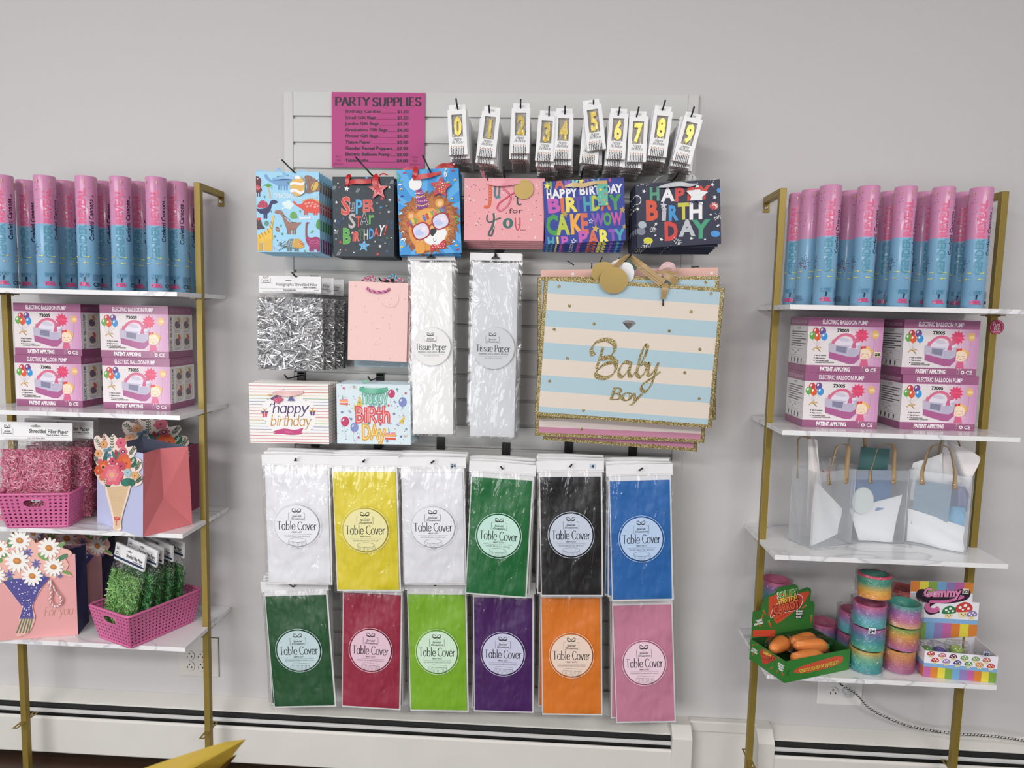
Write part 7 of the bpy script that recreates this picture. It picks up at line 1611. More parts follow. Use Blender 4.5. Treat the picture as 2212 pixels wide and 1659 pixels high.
# ---------------------------------------------------------------- frosted bags with fillings
TAN = mat('tan_leather_strap', 'a98d66', .5); BRASS = mat('brass_rivet', (.55, .42, .25, 1), .3, metal=.9)
def clear_bag(label, cx, cy, rz, w, d, h, straps):
    T = thing('clear_gift_bag', label, 'gift bag', (cx, cy, HR[2]+.0003), (0, 0, rz), 'frosted clear gift bags')
    W, D = w/2, d/2; mb = MB()
    mb.face([(-W, -D, 0), (W, -D, 0), (W, -D, h), (-W, -D, h)]); mb.face([(W, D, 0), (-W, D, 0), (-W, D, h), (W, D, h)])
    for sg in (-1, 1): mb.face([(sg*W, -D, 0), (sg*W, 0, 0), (sg*(W-.008), 0, h), (sg*W, -D, h)]); mb.face([(sg*W, 0, 0), (sg*W, D, 0), (sg*W, D, h), (sg*(W-.008), 0, h)])
    mb.face([(-W, -D, .0005), (-W, D, .0005), (W, D, .0005), (W, -D, .0005)])
    mb.face([(-W, -D-.0006, h-.028), (W, -D-.0006, h-.028), (W, -D-.0006, h), (-W, -D-.0006, h)])
    mb.build('pouch', FROST, T)
    seam = MB()
    for x, y in ((-W, -D), (W, -D), (-W, D), (W, D)): seam.tube([(x, y, 0), (x, y, h)], .0011, 5)
    seam.tube([(-W, -D, .001), (W, -D, .001), (W, D, .001), (-W, D, .001)], .001, 5, closed=True); seam.build('welded_seam', film_mat('seam_plastic', .4, .2, .1, 20, haze=.35) if 'seam_plastic' not in MATS else MATS['seam_plastic'], T)
    for y, (x0, x1, top, lean) in zip((-D-.002, D+.002), straps):
        sg = -1 if y < 0 else 1
        z0 = h-.026
        P = [(x0+.002, y, z0-.012), (x0, y, z0+.02), (x0+.004, y+lean*.3, z0+.05), ((x0+x1)/2-.022, y+lean*.8, top-.008), ((x0+x1)/2, y+lean, top), ((x0+x1)/2+.022, y+lean*.8, top-.008), (x1-.004, y+lean*.3, z0+.05), (x1, y, z0+.02), (x1+.001, y, z0-.012)]
        S = smooth_pts(P, False, 4); n = len(S); ax = []
        for i in range(n):
            t = Vector(S[min(i+1, n-1)])-Vector(S[max(i-1, 0)]); t.normalize(); f = math.sin(PI*i/(n-1))**.6
            flat = t.cross(Vector((0, -1, 0))); flat.normalize(); edge = Vector((0, 1, 0)); v = flat*(1-f*.75)+edge*f*.75; v.normalize(); ax.append(v)
        st = MB().strip(S, .0115, ax).build('strap', TAN, T); md = st.modifiers.new('thickness', 'SOLIDIFY'); md.thickness = .0012
        for x in (x0+.001, x1): MB().lathe([(.0035, 0), (.003, .0012), (.0012, .0018)], 12).build('rivet', BRASS, st, loc=(x, y-.0008*1, z0)).rotation_euler = (PI/2, 0, 0)
    return T
CB1 = clear_bag('frosted gift bag with white tissue, nearest the front post', 1.570, -.142, .43, .146, .085, .215, ((-.028, .036, .292, -.012), (-.055, .0, .295, .012)))
CB2 = clear_bag('frosted gift bag with blue satin, standing in the middle', 1.725, -.098, .075, .162, .08, .212, ((-.03, .036, .290, -.012), (-.056, .004, .30, .012)))
CB3 = clear_bag('frosted gift bag with grey card and blue cloth, nearest the bare post', 1.897, -.132, -.6, .15, .085, .215, ((-.042, .036, .295, -.012), (-.02, .04, .30, .012)))
def sheet(name, label, cat, T, corners, m, amp, seed, group=None, n=14, sharp=False):
    """creased sheet spanned between four local corners of bag T"""
    r = random.Random(seed); C4 = [Vector(c) for c in corners]; cen = sum(C4, Vector())/4
    base = local_pt(T, (cen.x, cen.y, min(c.z for c in C4)))
    o = thing(name, label, cat, base, (0, 0, T.rotation_euler.z), group); off = Vector((cen.x, cen.y, min(c.z for c in C4)))
    k = [(r.uniform(2, 9), r.uniform(2, 9), r.uniform(0, 6), r.uniform(.4, 1)) for _ in range(5)]
    def fn(u, v):
        p = C4[0]*(1-u)*(1-v)+C4[1]*u*(1-v)+C4[2]*u*v+C4[3]*(1-u)*v-off
        f = 0
        for a, b, c, w in k:
            x = a*u+b*v+c; f += w*(abs((x/PI) % 2-1)*2-1 if sharp else math.sin(x))
        return p+Vector((.25*amp*f, amp*f*.5, .2*amp*math.sin(5*u+c)))
    MB().grid(n, n, fn, sm=not sharp).build('sheet' if cat != 'cloth' else 'cloth', m, o)
    return o
WT = mat('white_tissue', (.84, .84, .85, 1), .6, bump=.1, bscale=30); BT = mat('blush_tissue', (.80, .76, .76, 1), .6, bump=.1, bscale=30)
BLS = mat('blue_satin', '4f79ab', .3, spec=.6, var=.2, vscale=30); NVS = mat('navy_satin', '3c4a86', .35, var=.15, vscale=30); AQS = mat('aqua_cloth', '3f9ac4', .35, var=.2, vscale=25)
g = 'tissue inside the frosted bags'
sheet('tissue_sheet', 'white tissue sheet folded against the front of the bag near the post', 'tissue', CB1, [(-.068, -.034, .004), (.03, -.034, .03), (.045, -.03, .10), (-.066, -.03, .195)], WT, .004, 3, g, sharp=True)
sheet('tissue_sheet', 'pinkish white tissue rising tall from the bag near the post', 'tissue', CB1, [(-.062, -.012, .05), (-.005, -.012, .10), (-.035, -.004, .295), (-.062, .004, .300)], BT, .006, 4, g, sharp=True)
o = thing('sprinkle_pouch', 'clear pouch of red and white sprinkles in the bag near the post', 'pouch', local_pt(CB1, (.022, .012, .16)), (0, 0, .43))
rr = random.Random(8); mb = MB()
for i in range(220):
    a, b = rr.uniform(0, 2*PI), rr.random()**.5; x, y, z = .026*b*math.cos(a), .012*b*math.sin(a), .012+.03*rr.random(); s = .0016
    mb.cur = lin(rr.choice(['d9404a', 'f2eeee', 'f2eeee', '3a3a48', 'e98aa0'])); mb.add([(x-s, y, z), (x, y-s, z), (x+s, y, z), (x, y+s, z), (x, y, z+s), (x, y, z-s)], [(0, 1, 4), (1, 2, 4), (2, 3, 4), (3, 0, 4), (1, 0, 5), (2, 1, 5), (3, 2, 5), (0, 3, 5)])
p = mb.build('sprinkles', INK, o); p['kind'] = 'stuff'
child(wrap_mesh(.062, .085, .034, 6, FILM2), o)
def slab_card(name, label, T, pos, w, h, t, ry, m, rz=0.0, tilt=0.0, cat='card'):
    o = thing(name, label, cat, local_pt(T, pos), (tilt, ry, T.rotation_euler.z+rz)); MB().box(-w/2, w/2, -t/2, t/2, 0, h).build('card_body', m, o, bevel=.0008); return o
TEAL = mat('teal_card', '47706f', .5); GREYC = mat('blue_grey_card', '6f8a9e', .45)
slab_card('gift_card', 'dark teal card rising out of the middle frosted bag', CB2, (.004, .015, .15), .085, .115, .003, .06, TEAL)
sheet('satin_cloth', 'crumpled blue satin in the middle frosted bag', 'cloth', CB2, [(-.07, -.012, .07), (.045, -.020, .10), (.05, -.012, .205), (-.07, -.004, .20)], BLS, .012, 9, None, 22)
sheet('tissue_sheet', 'white paper filling the lower half of the middle frosted bag', 'tissue', CB2, [(-.045, -.033, .006), (.052, -.033, .004), (.072, -.030, .142), (-.076, -.030, .095)], WT, .0035, 12, g, sharp=True)
o = thing('round_card', 'round white card in the middle frosted bag', 'card', local_pt(CB2, (-.044, -.036, .085)), (0, 0, .075)); MB().prism([(.031*math.cos(k*PI/16), .038+.038*math.sin(k*PI/16)) for k in range(32)], -.0015, .0015).build('card_body', mat('pale_round_card', 'cdd3d2', .5), o)
slab_card('gift_card', 'large blue grey card in clear wrap in the frosted bag by the bare post', CB3, (-.018, -.026, .045), .088, .142, .004, .03, GREYC)
sheet('satin_cloth', 'navy satin square in the frosted bag by the bare post', 'cloth', CB3, [(.02, .0, .115), (.066, -.01, .11), (.068, -.006, .185), (.02, .004, .19)], NVS, .006, 15, None, 14)
sheet('satin_cloth', 'bright aqua cloth in the frosted bag by the bare post', 'cloth', CB3, [(.015, -.022, .05), (.064, -.026, .06), (.066, -.02, .125), (.015, -.016, .12)], AQS, .009, 16, None, 16)
sheet('tissue_sheet', 'white tissue lining the foot of the bag by the bare post', 'tissue', CB3, [(-.07, -.03, .004), (.068, -.033, .004), (.066, -.030, .075), (-.07, -.028, .10)], WT, .005, 17, g, sharp=True)
sheet('tissue_sheet', 'blush tissue bursting out of the bag by the bare post', 'tissue', CB3, [(-.03, .01, .15), (.07, .0, .13), (.082, -.01, .265), (.0, .02, .315)], BT, .012, 18, g, 18, sharp=True)
sheet('tissue_sheet', 'white tissue tuft at the rim of the bag by the bare post', 'tissue', CB3, [(-.068, -.006, .12), (.0, -.004, .12), (.0, .008, .265), (-.072, .004, .225)], WT, .008, 19, g, sharp=True)

# ---------------------------------------------------------------- rainbow springs
RS, HS = .0425, .0605
def spring_meshes(cols):
    n = 20; prof = []; cc = []; cs = [Vector(lin(c, KALB)[:3]) for c in cols]
    for i in range(n):
        z = HS*i/n; prof += [(RS, z+.0004), (RS, z+HS/n-.0006), (RS-.0014, z+HS/n-.0003)]
        f = (i+.5)/n*(len(cs)-1); k = min(int(f), len(cs)-2); c = cs[k].lerp(cs[k+1], f-k); c = (c[0], c[1], c[2], 1)
        cc += [c, c, c]
    prof += [(RS-.0065, HS), (RS-.0065, .002), (RS, .0004)]; top = cs[-1]; t_ = (top[0], top[1], top[2], 1); cc += [t_, tuple(v*.75 for v in t_[:3])+(1,), t_]
    return MB().lathe(prof, 36, caps=False, cols=cc).mesh('coil', SOFTINK)
def spring_wrap(seed):
    r = random.Random(seed); ph = [r.uniform(0, 6) for _ in range(5)]; mb = MB(); n = 40
    def fn(u, v):
        a = 2*PI*u; R = RS+.0035+.003*abs(math.sin(3*a+ph[0]+4*v))+.002*math.sin(7*a+ph[1]+9*v)
        if v < .12 or v > .9: R += .006*abs(math.sin(2*a+ph[2]))**6
        return (R*math.cos(a), R*math.sin(a), -.000+v*(HS+.005))
    mb.grid(n, 10, fn)
    mb.grid(n, 3, lambda u, v: ((RS+.003)*(1-v)*math.cos(2*PI*u), (RS+.003)*(1-v)*math.sin(2*PI*u), HS+.005-.012*v+.003*math.sin(9*2*PI*u/3+ph[3])*v*(1-v)*4))
    tail = [(RS+.002, 0, HS*.5), (RS+.012, -.004, HS*.7), (RS+.022, .002, HS*.4), (RS+.012, .004, HS*.15)]
    q = r.uniform(-1.2, .4); Mz = Matrix.Rotation(q, 3, 'Z'); mb.face([tuple(Mz @ Vector(p)) for p in tail])
    return mb.mesh('wrapper', FILM2)
WR = [spring_wrap(k) for k in (1, 2, 3)]
SPC = {'ty': ['2f8f9a', '35a09a', '6fb08a', 'd9b24a'], 'tp': ['4fae8a', '35a0a0', '5a80a8', 'b86aa8'], 'tk': ['4aa8a8', '5ab0c0', '9a78b0', 'd0608c'], 'po': ['a8608f', 'b8607f', 'd08050', 'e09a4a'], 'pg': ['b85fa0', 'cf7a70', 'e0a03a', '7aae4a'], 'ot': ['e0b070', 'cf70a0', 'a870b0', '3fa898'], 'og': ['e8943a', 'e8b03a', '3f9a80', '4a9a88'], 'rr': ['b84a4a', 'c0504a', 'c8503f', 'c04448']}
SPM = {k: spring_meshes(v) for k, v in SPC.items()}
sc = [0]
def spring(label, px, Y, lvl, key, tilt=(0, 0), zoff=0.0):
    p = at(px, 1440, Y); sc[0] += 1
    t = thing('rainbow_spring', label, 'spring toy', (p.x, Y, HR[3]+.0005+lvl*(HS+.0042)+zoff), (tilt[0], tilt[1], sc[0]*1.3), 'rainbow spring toys')
    child(SPM[key], t); child(WR[sc[0] % 3], t)
    if key == 'og': MB().lathe([(RS+.0006, HS-.004), (RS+.0006, HS+.001), (RS-.006, HS+.0015)], 36, caps=False).build('pink_rim', mat('spring_pink_rim', 'cf4a6a', .4), t)
spring('teal and yellow rainbow spring at the foot of the stack with $4', 1868, -.205, 0, 'ty'); spring('purple over teal rainbow spring with the $4 sticker', 1870, -.205, 1, 'tp'); spring('pink over aqua rainbow spring right under the topmost one', 1869, -.205, 2, 'tk')
spring('orange over purple rainbow spring at the foot of the second stack', 1938, -.195, 0, 'po'); spring('yellow over magenta rainbow spring in the middle of the second stack', 1941, -.195, 1, 'pg'); spring('teal over pink and orange rainbow spring on top of the second stack', 1943, -.195, 2, 'ot')
spring('topmost rainbow spring, teal over orange with pink rim', 1876, -.198, 3, 'og', (.05, .03), .012)
spring('dim rainbow spring in the rear gap, lower', 1838, -.108, 0, 'tk'); spring('dim rainbow spring in the rear gap, upper', 1838, -.108, 1, 'tk')
for l in range(3): spring('red rainbow spring behind the second stack, %s level' % ORD[l], 1936, -.085, l, 'rr')
for l in range(3): spring('rainbow spring behind the carrot box header, %s level' % ORD[l], 1664, -.06, l, 'tk')
spring('rainbow spring with a white label behind the carrot box corner', 1772, -.05, 0, 'tk')
sticker('price_sticker', '$4 price sticker on the purple rainbow spring', 1884, 1363, -.2535, .019, '$4', .02, 'dfe6ea')

# ---------------------------------------------------------------- squishy carrot display box
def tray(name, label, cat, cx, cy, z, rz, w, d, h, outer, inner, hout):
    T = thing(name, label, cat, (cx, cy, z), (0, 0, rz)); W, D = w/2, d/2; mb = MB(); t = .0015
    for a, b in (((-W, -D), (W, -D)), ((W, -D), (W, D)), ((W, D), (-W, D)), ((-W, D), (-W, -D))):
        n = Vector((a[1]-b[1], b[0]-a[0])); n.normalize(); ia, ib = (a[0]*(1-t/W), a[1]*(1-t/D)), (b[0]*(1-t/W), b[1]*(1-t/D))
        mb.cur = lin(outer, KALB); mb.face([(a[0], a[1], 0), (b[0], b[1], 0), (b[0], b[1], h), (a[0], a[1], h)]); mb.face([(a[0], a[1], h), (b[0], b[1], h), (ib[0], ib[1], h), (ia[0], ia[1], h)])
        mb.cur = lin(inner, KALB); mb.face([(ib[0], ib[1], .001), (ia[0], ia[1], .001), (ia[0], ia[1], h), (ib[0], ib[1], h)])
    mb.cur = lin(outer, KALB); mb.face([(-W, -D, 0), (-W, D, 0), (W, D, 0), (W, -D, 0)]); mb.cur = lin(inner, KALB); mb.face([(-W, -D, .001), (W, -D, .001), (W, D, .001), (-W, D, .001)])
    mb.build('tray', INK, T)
    o = MB().prism(hout, -.001, .001).build('header_panel', mat('header_'+outer, outer, .4), T); o.location = (0, D-.0035, h*.35)
    return T, o
CW_, CD_, CH_ = .226, .138, .060
cx = 1.435+.113*math.cos(.42)-.069*math.sin(.42); cy = -.315+.113*math.sin(.42)+.069*math.cos(.42)
HF = ((125, 300), (600, 220), (125, 655)); A = Art(.226, .142, *HF, clip=False)
OUT = [(125, 655), (125, 457), (185, 447), (190, 395), (205, 372), (228, 340), (285, 318), (305, 275), (375, 262), (432, 250), (452, 262), (462, 295), (530, 270), (555, 278), (562, 300), (556, 372), (585, 376), (596, 400), (596, 575)]
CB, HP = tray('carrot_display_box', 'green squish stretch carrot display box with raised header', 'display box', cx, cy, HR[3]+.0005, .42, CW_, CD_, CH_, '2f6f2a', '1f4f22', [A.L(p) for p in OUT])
GC = '2f7a2c'; OC = 'c94a2c'; HP.location.z += at(1702.8, 1261.4, cy+.033*math.sin(.42)+.0655*math.cos(.42)).z-HR[3]-.0005-HP.location.z-A.L((432, 250))[1]
A.y0 = -.0013
A.poly([(240, 455), (235, 350), (280, 330), (330, 320), (470, 315), (540, 295), (550, 315), (500, 400), (420, 465), (350, 520), (310, 545), (290, 530), (280, 500), (240, 480)], OC); A.line([(300, 520), (380, 470), (480, 390)], 5, '9a3320')
for pts in ([(262, 500), (300, 470), (380, 455), (470, 430), (495, 350), (440, 330), (300, 400), (262, 470)],): A.line(pts, 7, 'e8e4da', closed=True, curve=True); A.blob(pts, 'b23a2c')
A.text('SQUISH', 377, 343, 46, 'e8e8e0', 'h', rot=-.22, width=160, shear=.1); A.text('SQUISH', 378, 342, 42, '141a14', 'h', rot=-.22, width=150, shear=.1); A.text('SQUISH', 376, 340, 40, '6fb84a', 'b', rot=-.22, width=142, shear=.1)
A.text('STRETCH', 385, 388, 42, '1a1408', 'h', rot=-.25, width=162, shear=.1); A.text('STRETCH', 383, 386, 40, 'e6cf3a', 'b', rot=-.25, width=156, shear=.1)
A.text('CARROT', 382, 452, 66, '160c0a', 'h', rot=-.3, width=215, shear=.05); A.text('CARROT', 380, 449, 60, 'd8603a', 'b', rot=-.3, width=206, shear=.05)
for j, t_ in enumerate(('SENSORY', 'FIDGETY', 'FUN!')): A.rect(446, 440+j*22, 512-j*6, 460+j*22, '14201a'); A.text(t_, 480-j*3, 457+j*22, 13, 'f2f2ee', 'h', width=58-j*8)
for j, t_ in enumerate(('STRESS', 'RELIEVING')): A.text(t_, 172, 528+j*22, 14, 'f2f2ee', 'h', rot=-.25, width=50+j*20)
A.rect(132, 590, 300, 640, OC)
def mini(a, x, y, s, r, c='cf4a2c'):
    cs, sn = math.cos(r), math.sin(r); R = lambda p: (x+p[0]*cs-p[1]*sn, y+p[0]*sn+p[1]*cs)
    a.poly([R(p) for p in ((-s*.35, -s), (s*.35, -s), (0, s))], c)
    for q in (-.5, 0, .5): a.line([R((0, -s)), R((s*.5*q*1.4, -s*1.7))], s*.14, '7aae3a')
for x, y, s, r in ((150, 560, 0, 0), (500, 425, 22, .9), (575, 520, 26, 0), (215, 470, 20, -.6), (260, 560, 26, -.4), (190, 500, 18, .4), (185, 560, 16, -.9)):
    if s: mini(A, x, y, s, r)
A.build(HP, 'print')
B = Art(CW_, CH_, (400, 825), (888, 742), (400, 1003)); B.rect(380, 700, 900, 1020, GC)
B.blob([(462, 910), (520, 870), (640, 835), (780, 800), (830, 805), (835, 840), (790, 875), (660, 910), (520, 930)], 'c8502f')
B.text('STRETCH, SQUISH OR SQUEEZE IT!', 658, 898, 30, '2a1408', 'h', rot=-.21, width=310); B.text('STRETCH, SQUISH OR SQUEEZE IT!', 656, 896, 28, 'e9cf3a', 'b', rot=-.21, width=304)
for k in range(3): B.line([(438-k*8, 895), (425-k*8, 920), (434-k*8, 945)], 3, '1c4a1c', curve=True)
o = B.build(CB); o.location = (0, -CD_/2, 0)
Ml = Matrix(((0, 1, 0, -CW_/2), (-1, 0, 0, 0), (0, 0, 1, 0), (0, 0, 0, 1)))
B = Art(CD_, CH_, (122, 655), (397, 822), (122, 845), M=Ml); B.rect(60, 600, 460, 1060, GC); r = .545
B.blob([(205, 770), (215, 740), (260, 745), (320, 800), (318, 820), (250, 870), (225, 860), (215, 810)], 'c23f2a')
B.text('SQUISH', 250, 765, 20, '4f9a3f', 'h', rot=.3, width=52); B.text('STRETCH', 256, 788, 20, 'e6cf3a', 'h', rot=.3, width=62); B.text('CARROT', 260, 830, 34, '20100c', 'h', rot=.25, width=98); B.text('CARROT', 258, 828, 30, 'd8603a', 'b', rot=.25, width=92)
for j, t_ in enumerate(('STRESS', 'RELIEVING')): B.text(t_, 155, 755+j*22+4, 15, 'f2f2ee', 'h', rot=.5, width=46+j*10)
for j, t_ in enumerate(('SENSORY', 'FIDGETY', 'FUN!')): B.text(t_, 362, 862+j*22, 15, 'f2f2ee', 'h', rot=.5, width=50-j*6)
for x, y, s, r_ in ((180, 700, 18, .9), (150, 800, 18, .2), (290, 905, 16, .7), (345, 800, 18, -.2), (340, 930, 14, .1), (385, 940, 16, -.4), (140, 720, 14, .6)): mini(B, x, y, s, r_)
B.build(CB, 'side_print')
def carrot(label, pos, rz, tilt, seed):
    p = local_pt(CB, pos); t = thing('squishy_carrot', label, 'toy carrot', p, (0, tilt, rz), 'squishy carrots in wrappers')
    n = 10; prof = [(.004, -.052), (.012, -.046), (.016, -.03), (.019, -.008), (.0215, .014), (.021, .03), (.016, .042), (.006, .047)]
    o = MB().lathe(prof, 18, caps=True).build('carrot_body', mat('carrot_orange', 'f28a34', .5, bump=.2, bscale=40), t); o.rotation_euler = (0, PI/2, 0)
    mb = MB()
    for k in range(5): a = k*2*PI/5; mb.lathe([(.004, .044), (.0055, .049), (.003, .055)], 8, (.005*math.cos(a), .005*math.sin(a), 0))
    s = mb.build('leafy_tip', mat('carrot_green', '3f9a4a', .5), t); s.rotation_euler = (0, PI/2, 0)
    w = wrap_mesh(.05, .13, .05, seed, FILM, flare=.0); q = child(w, t); q.rotation_euler = (0, PI/2, 0); q.location = (-.062, 0, 0)
    return t
carrot('orange squishy carrot in clear wrap, propped highest in the box', (-.052, .024, .052), .9, .12, 31); carrot('orange squishy carrot in clear wrap at the back of the box', (.045, .036, .046), .5, .08, 32)
carrot('orange squishy carrot in clear wrap with green tip to the front', (.036, -.004, .05), .22, .08, 33); carrot('orange squishy carrot in clear wrap lying in the front corner', (-.008, -.036, .040), .36, .05, 34)

# ---------------------------------------------------------------- gummy display box
GW, GD, GH = .184, .12, .074
rz = -.09; cx = 1.922+GD/2*math.sin(-rz)*1; cy = -.2515+GD/2
HF2 = ((1385, 225), (1855, 290), (1385, 580)); A = Art(GW, .152, *HF2, clip=False)
OUT2 = [(1385, 580), (1385, 228), (1790, 268), (1806, 276), (1808, 402), (1856, 410), (1856, 645)]
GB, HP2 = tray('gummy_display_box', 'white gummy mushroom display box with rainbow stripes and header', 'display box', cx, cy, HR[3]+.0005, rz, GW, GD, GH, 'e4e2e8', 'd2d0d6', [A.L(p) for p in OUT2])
HP2.location.z = at(1990, 1257, cy+GD/2-.0035).z-HR[3]-.152; A.y0 = -.0013
RB = ['d07a2c', 'd8c83a', '7a9f3c', '6f9fc8', '8a78b0', 'b85f9a', 'd07a2c', 'd8c83a']
e = (1, (290-225)/470.0)
for i in range(8): x0, x1 = 1385+i*60, 1385+(i+1)*60; A.poly([(x0, 228+(x0-1385)*.1), (min(x1, 1806), 228+(min(x1, 1806)-1385)*.1), (min(x1, 1806), 300+(x1-1385)*.1), (x0, 300+(x0-1385)*.1)] if x0 < 1806 else [(0, 0)]*3, RB[i])
A.poly([(1460, 485), (1856, 530), (1856, 560), (1460, 515)], '7fa9d4')
for i in range(7): x0 = 1450+i*58; A.poly([(x0, 515+i*6.6), (min(x0+58, 1856), 521+i*6.6), (min(x0+58, 1856), 640), (x0, 640)], (RB[2:]+RB)[i])
A.line([(1500, 320), (1450, 310), (1455, 350), (1520, 365), (1600, 345), (1700, 330), (1765, 330), (1755, 365), (1650, 380), (1560, 375), (1510, 410), (1530, 450), (1590, 440)], 42, '2a1a2a', curve=True)
A.line([(1520, 380), (1640, 385), (1750, 360)], 20, 'c9669a', curve=True); A.line([(1505, 390), (1515, 430), (1560, 445), (1585, 425)], 34, 'c9669a', curve=True)
A.text('Gummy', 1600, 352, 62, '3a1a34', 'h', rot=.06, width=262); A.text('Gummy', 1598, 349, 56, 'e088b4', 'h', rot=.06, width=250)
def mush(a, x, y, s, c, face=True):
    a.blob([(x-s*.55, y+s*.1), (x-s*.5, y+s*.85), (x, y+s), (x+s*.5, y+s*.85), (x+s*.55, y+s*.1)], 'e3d3a4'); a.blob([(x-s, y+s*.15), (x-s*.85, y-s*.55), (x, y-s*.95), (x+s*.85, y-s*.55), (x+s, y+s*.15), (x, y+s*.3)], c)
    for dx, dy, r in ((-.45, -.3, .2), (.15, -.5, .22), (.55, -.1, .18), (-.1, -.02, .14)): a.ell(x+dx*s, y+dy*s, r*s, r*s*.85, 'f2eee6', n=9)
    if face:
        for q in (-.22, .22): a.ell(x+q*s, y+s*.55, s*.07, s*.08, '2a2020', n=6)
        a.line([(x-s*.1, y+s*.68), (x, y+s*.74), (x+s*.1, y+s*.68)], s*.05, '2a2020')
mush(A, 1658, 460, 46, '2f7a4a'); mush(A, 1755, 450, 56, 'c23f3a'); mush(A, 1812, 492, 34, '8a78b0')
A.build(HP2, 'print')
B = Art(GW, GH, (1437, 728), (2010, 762), (1437, 952)); B.rect(1400, 700, 2040, 1040, 'e6e2ec')
B.poly([(1430, 830), (2015, 866), (2015, 900), (1430, 862)], '7fa9d4')
for i in range(11): x0 = 1437+i*57; B.poly([(x0, 862+i*3.6), (x0+57, 866+i*3.6), (x0+57, 1040), (x0, 1040)], ['b85f9a', 'd07a2c', 'd8c83a', '7a9f3c', '6f9fc8', '8a78b0', 'b85f9a', 'd07a2c', 'd8c83a', '7a9f3c', '6f9fc8'][i])
for i, (x, y) in enumerate(((1486, 758), (1575, 770), (1662, 778), (1750, 785), (1838, 792), (1922, 798), (1522, 812), (1610, 820), (1698, 828), (1785, 835), (1870, 840), (1958, 848))): mush(B, x, y, 30, ['b83434', 'c06f7a', '6a2f4a', '6f9a5a', '7a9a5a', 'b86a5a', 'c23a34', '9a7ab0', '4a3f7a', '4f8a4a', 'd08a4a', 'c23a34'][i])
o = B.build(GB); o.location = (0, -GD/2, 0)
Mr = Matrix(((0, 1, 0, -GW/2), (-1, 0, 0, 0), (0, 0, 1, 0), (0, 0, 0, 1)))
B = Art(GD, GH, (0, 0), (400, 0), (0, 250), M=Mr)
for i in range(7): B.rect(i*58, 150, i*58+58, 250, RB[i])
B.rect(0, 110, 400, 150, '7fa9d4'); B.build(GB, 'side_print')
def gummy(label, pos, s, col, seed):
    p = local_pt(GB, pos); t = thing('wrapped_gummy', label, 'sweet', p, (0, 0, seed), 'wrapped gummies in the box')
    mb = MB(); mb.lathe([(.004, 0), (s*.75, s*.1), (s, s*.5), (s*.85, s*.95), (s*.4, s*1.25), (.002, s*1.3)], 16, caps=False); mb.build('gummy_cap', mat('gummy_'+col, col, .35), t)
    child(wrap_mesh(s*2.8, s*2.0, s*1.8, int(seed*10)+3, FILM2), t)
gummy('green gummy in clear wrap next to the springs', (-.066, -.01, .040), .019, '5f9a4a', 1.1); gummy('violet gummy in clear wrap', (-.03, -.005, .038), .019, '5a4f9a', 2.2); gummy('lime gummy in clear wrap, biggest in the box', (.016, .0, .044), .020, '9ab84a', 3.1)
gummy('pale blue gummy in clear wrap in front of the lime one', (.018, -.034, .030), .017, '5f86c0', .4); gummy('gold green gummy in clear wrap near the box corner', (.048, -.03, .034), .015, 'a8ae6a', 1.7); gummy('silver blue gummy in clear wrap at the far corner', (.072, -.028, .032), .016, '8f9fc4', 2.6)
sticker('price_sticker', '$2 price sticker on the gummy header', 2086, 1277, cy+GD/2-.012, .017, '$2', .03, 'dfe0d0')
sticker('price_sticker', '$2 price sticker on the front of the gummy box', 2131, 1413, cy-GD/2-.0165, .016, '$2', .03, 'b9c4d8')
# ---------------------------------------------------------------- outlets, cord, badge, balloon
def receptacle(parent, x, z, s=1.0, m=None):
    o = MB().lathe([(.0165*s, 0), (.0165*s, .0015), (.0155*s, .002)], 24).build('receptacle', m or WHITEP, parent, loc=(x, -.0062, z)); o.rotation_euler = (PI/2, 0, 0)
    mb = MB(); mb.box(-.0085*s, -.0063*s, .0019, .0023, -.004*s, .004*s) if False else None
    h = MB()
    for bx in ((-.0078, -.0056, -.0065, .0012), (.0056, .0078, -.0065, .0012), (.0056, .0105, -.0036, -.0018)): h.box(bx[0]*s, bx[1]*s, -.0003, .0002, bx[2]*s, bx[3]*s)
    h.prism([(.0028*s*math.cos(k*PI/5), .0072*s+.0026*s*math.sin(k*PI/5)) for k in range(10)], -.0003, .0002)
    q = h.build('slots', mat('slot_and_shade_dark', (.02, .02, .02, 1), .6), o); q.rotation_euler = (-PI/2, 0, 0); q.location = (0, 0, .0021)
    MB().tube([(.0168*s*math.cos(a), -.0063, .0168*s*math.sin(a)) for a in [-1.2+.2*k for k in range(13)]], .0005, 5).build('shade_arc', mat('slot_and_shade_dark', (.02, .02, .02, 1), .6), parent, loc=(x, 0, z))  # dark arc on one side only, painted shade beside the receptacle
b, w, h, a = rect_of([(384, 1376), (471, 1376), (473.4, 1461), (386.5, 1459)], WY)
T = thing('wall_outlet', 'white four-socket wall outlet behind the gold post', 'outlet', (b.x, WY, b.z))
MB().box(-w/2, w/2, -.006, 0, 0, h).build('plate', mat('painted_plate', (.64, .61, .57, 1), .45), T, bevel=.003)
MB().box(w/2-.0002, w/2+.0012, -.003, -.0005, .002, h-.001).box(-w/2+.02, w/2, -.003, -.0005, h-.0002, h+.0012).build('gap_line', mat('gap_dark', (.05, .045, .04, 1), .8), T)
for ix in (0, 1):
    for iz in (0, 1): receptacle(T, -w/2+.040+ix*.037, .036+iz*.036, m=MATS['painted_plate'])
b, w, h, a = rect_of([(1765, 1462), (1863, 1465), (1859, 1523), (1763, 1520)], WY)
T = thing('wall_outlet', 'white double wall outlet below the carrot shelf', 'outlet', (b.x, WY, b.z))
MB().box(-w/2, w/2, -.006, 0, 0, h).build('plate', WHITEP, T, bevel=.003)
receptacle(T, -w/2+.046, .043, 1.05); receptacle(T, -w/2+.092, .043, 1.05)
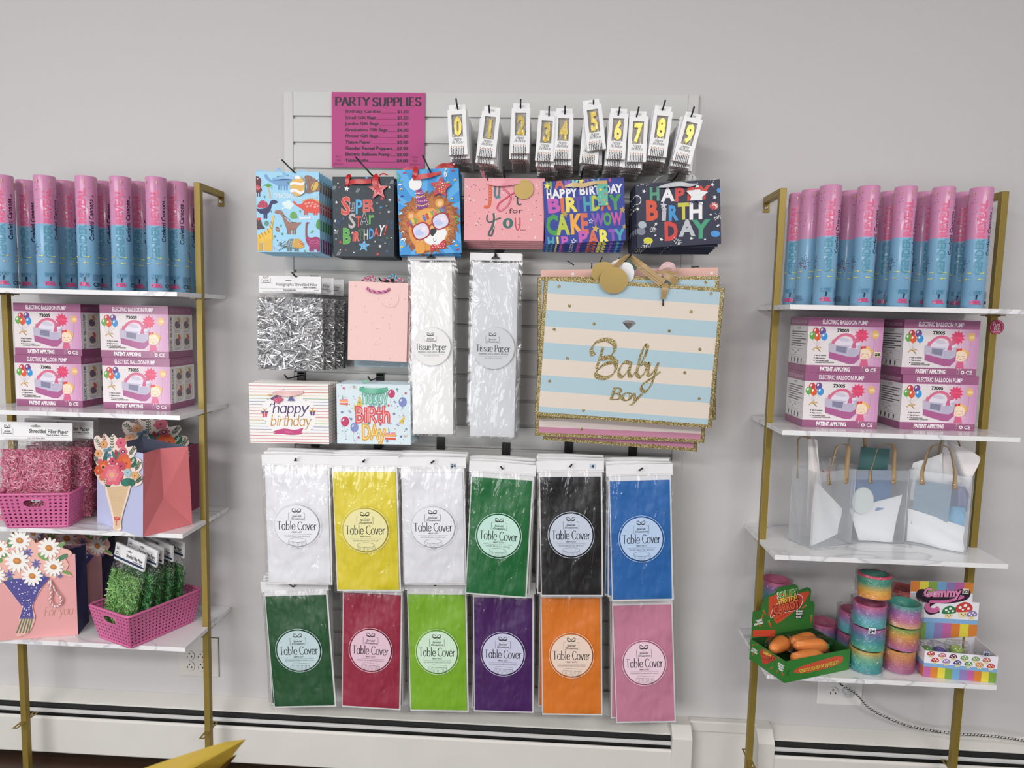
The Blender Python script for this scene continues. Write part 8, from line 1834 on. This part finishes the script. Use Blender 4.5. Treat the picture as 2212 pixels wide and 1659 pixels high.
# braided cord with its round plug
pts = [(1815, 1477, -.035), (1822, 1483, -.055), (1850, 1500, -.05), (1878, 1530, -.035), (1920, 1552, -.03), (1962, 1568, -.025), (2010, 1578, -.02), (2050, 1583, -.025), (2075, 1586, -.035), (2140, 1590, -.035), (2215, 1601, -.03), (2320, 1625, -.03)]
P0 = at(1815, 1477, -.035)
C = thing('power_cord', 'black and white braided power cord with round clear plug', 'cord', P0)
path = [tuple(at(x, y, Y)-P0) for x, y, Y in pts]; path = smooth_pts(path, False, 12)
bm_ = bpy.data.materials.new('braided_sheath'); bm_.use_nodes = True; nt = bm_.node_tree; bs = nt.nodes['Principled BSDF']; bs.inputs['Roughness'].default_value = .7
uvn = nt.nodes.new('ShaderNodeAttribute'); uvn.attribute_name = 'ink'; nt.links.new(uvn.outputs['Color'], bs.inputs['Base Color'])
P = [Vector(p) for p in path]; L_ = [0.0]
for i in range(1, len(P)): L_.append(L_[-1]+(P[i]-P[i-1]).length)
Q = []; step = .0026; i = 0; s = 0.0
while s < L_[-1]:
    while i < len(L_)-2 and L_[i+1] < s: i += 1
    f = (s-L_[i])/(L_[i+1]-L_[i]); Q.append(P[i].lerp(P[i+1], f)); s += step
mb = MB(); n = 8; mb.tube(Q, .0034, n)
for k in range(len(mb.f)):
    if len(mb.f[k]) == 4: j, q = k//n, k % n; mb.c[k] = lin('1a1a1c') if ((j+q//1) % 4 < 2) != ((j-q) % 4 < 1) else lin('dcdad4')
    else: mb.c[k] = lin('1a1a1c')
mb.build('braided_sheath', bm_, C)
pp = at(1831, 1491, -.0)-P0
o = MB().lathe([(.017, 0), (.017, .012), (.014, .018), (.006, .02)], 24).build('plug', FROST, C, loc=pp); o.rotation_euler = (PI/2, 0, 0)
# round badge
p = at(2152.5, 706.5, PF-.001)
T = thing('round_badge', 'crimson round badge with white handwriting stuck on the gold post', 'badge', p)
R = .0195
MB().prism([(R*math.cos(k*PI/20)*(1+.03*(k % 2)), R*math.sin(k*PI/20)*(1+.03*(k % 2))) for k in range(40)], -.0012, .0004).build('disc', mat('crimson_sticker', '9c1c4c', .4), T)
A = Art(2*R, 2*R, (-100, -100), (100, -100), (-100, 100), clip=False, y0=-.0014); A.line([(86*math.cos(k*PI/24), 86*math.sin(k*PI/24)) for k in range(48)], 3, 'e9b4c8', closed=True)
A.pen('Pura', -6, -8, 52, 'f4e4ea', .12, .07, .5, shear=.15, width=96); A.pen('Vida', 4, 48, 52, 'f4e4ea', .12, .07, .5, shear=.15, width=96); A.line([(-50, 62), (50, 60)], 4, 'f4e4ea')
o = A.build(T); o.location = (0, 0, -R)
# gold foil star balloon poking into the picture
tip = at(531, 1597, -1.15); dirv = Vector((.80, .06, .50)); dirv.normalize(); Rb = .24
cen = tip-dirv*Rb
T = thing('foil_balloon', 'shiny gold foil star balloon point close to the camera', 'balloon', cen)
side = Vector((.2, .93, -.3)); side = side-dirv*side.dot(dirv); side.normalize(); nrm = dirv.cross(side); mb = MB(); ns, nr = 60, 8
def star_r(a):
    k = abs(((a/(2*PI/5)) % 1)-.5)*2; r0 = Rb*.40; 
    return r0/(r0/Rb+(1-r0/Rb)*(1-k)) if True else 0
for sg in (-1, 1):
    def fn(u, v, sg=sg):
        a = 2*PI*u; rr_ = star_r(a+2*PI/10*0+PI/5*0)*v if False else star_r(a)*v
        bul = sg*.05*math.sqrt(max(0, 1-v*v))*(star_r(a)/Rb*.5+.5)*(1-.6*v)+sg*.004*math.sin(30*a)*v*(1-v)
        return dirv*(rr_*math.cos(a))+side*(rr_*math.sin(a))+nrm*bul
    mb.grid(ns, nr, fn)
mb.build('foil_skin', mat('gold_foil', (.92, .66, .10, 1), .24, metal=.85, bump=.35, bscale=18), T)
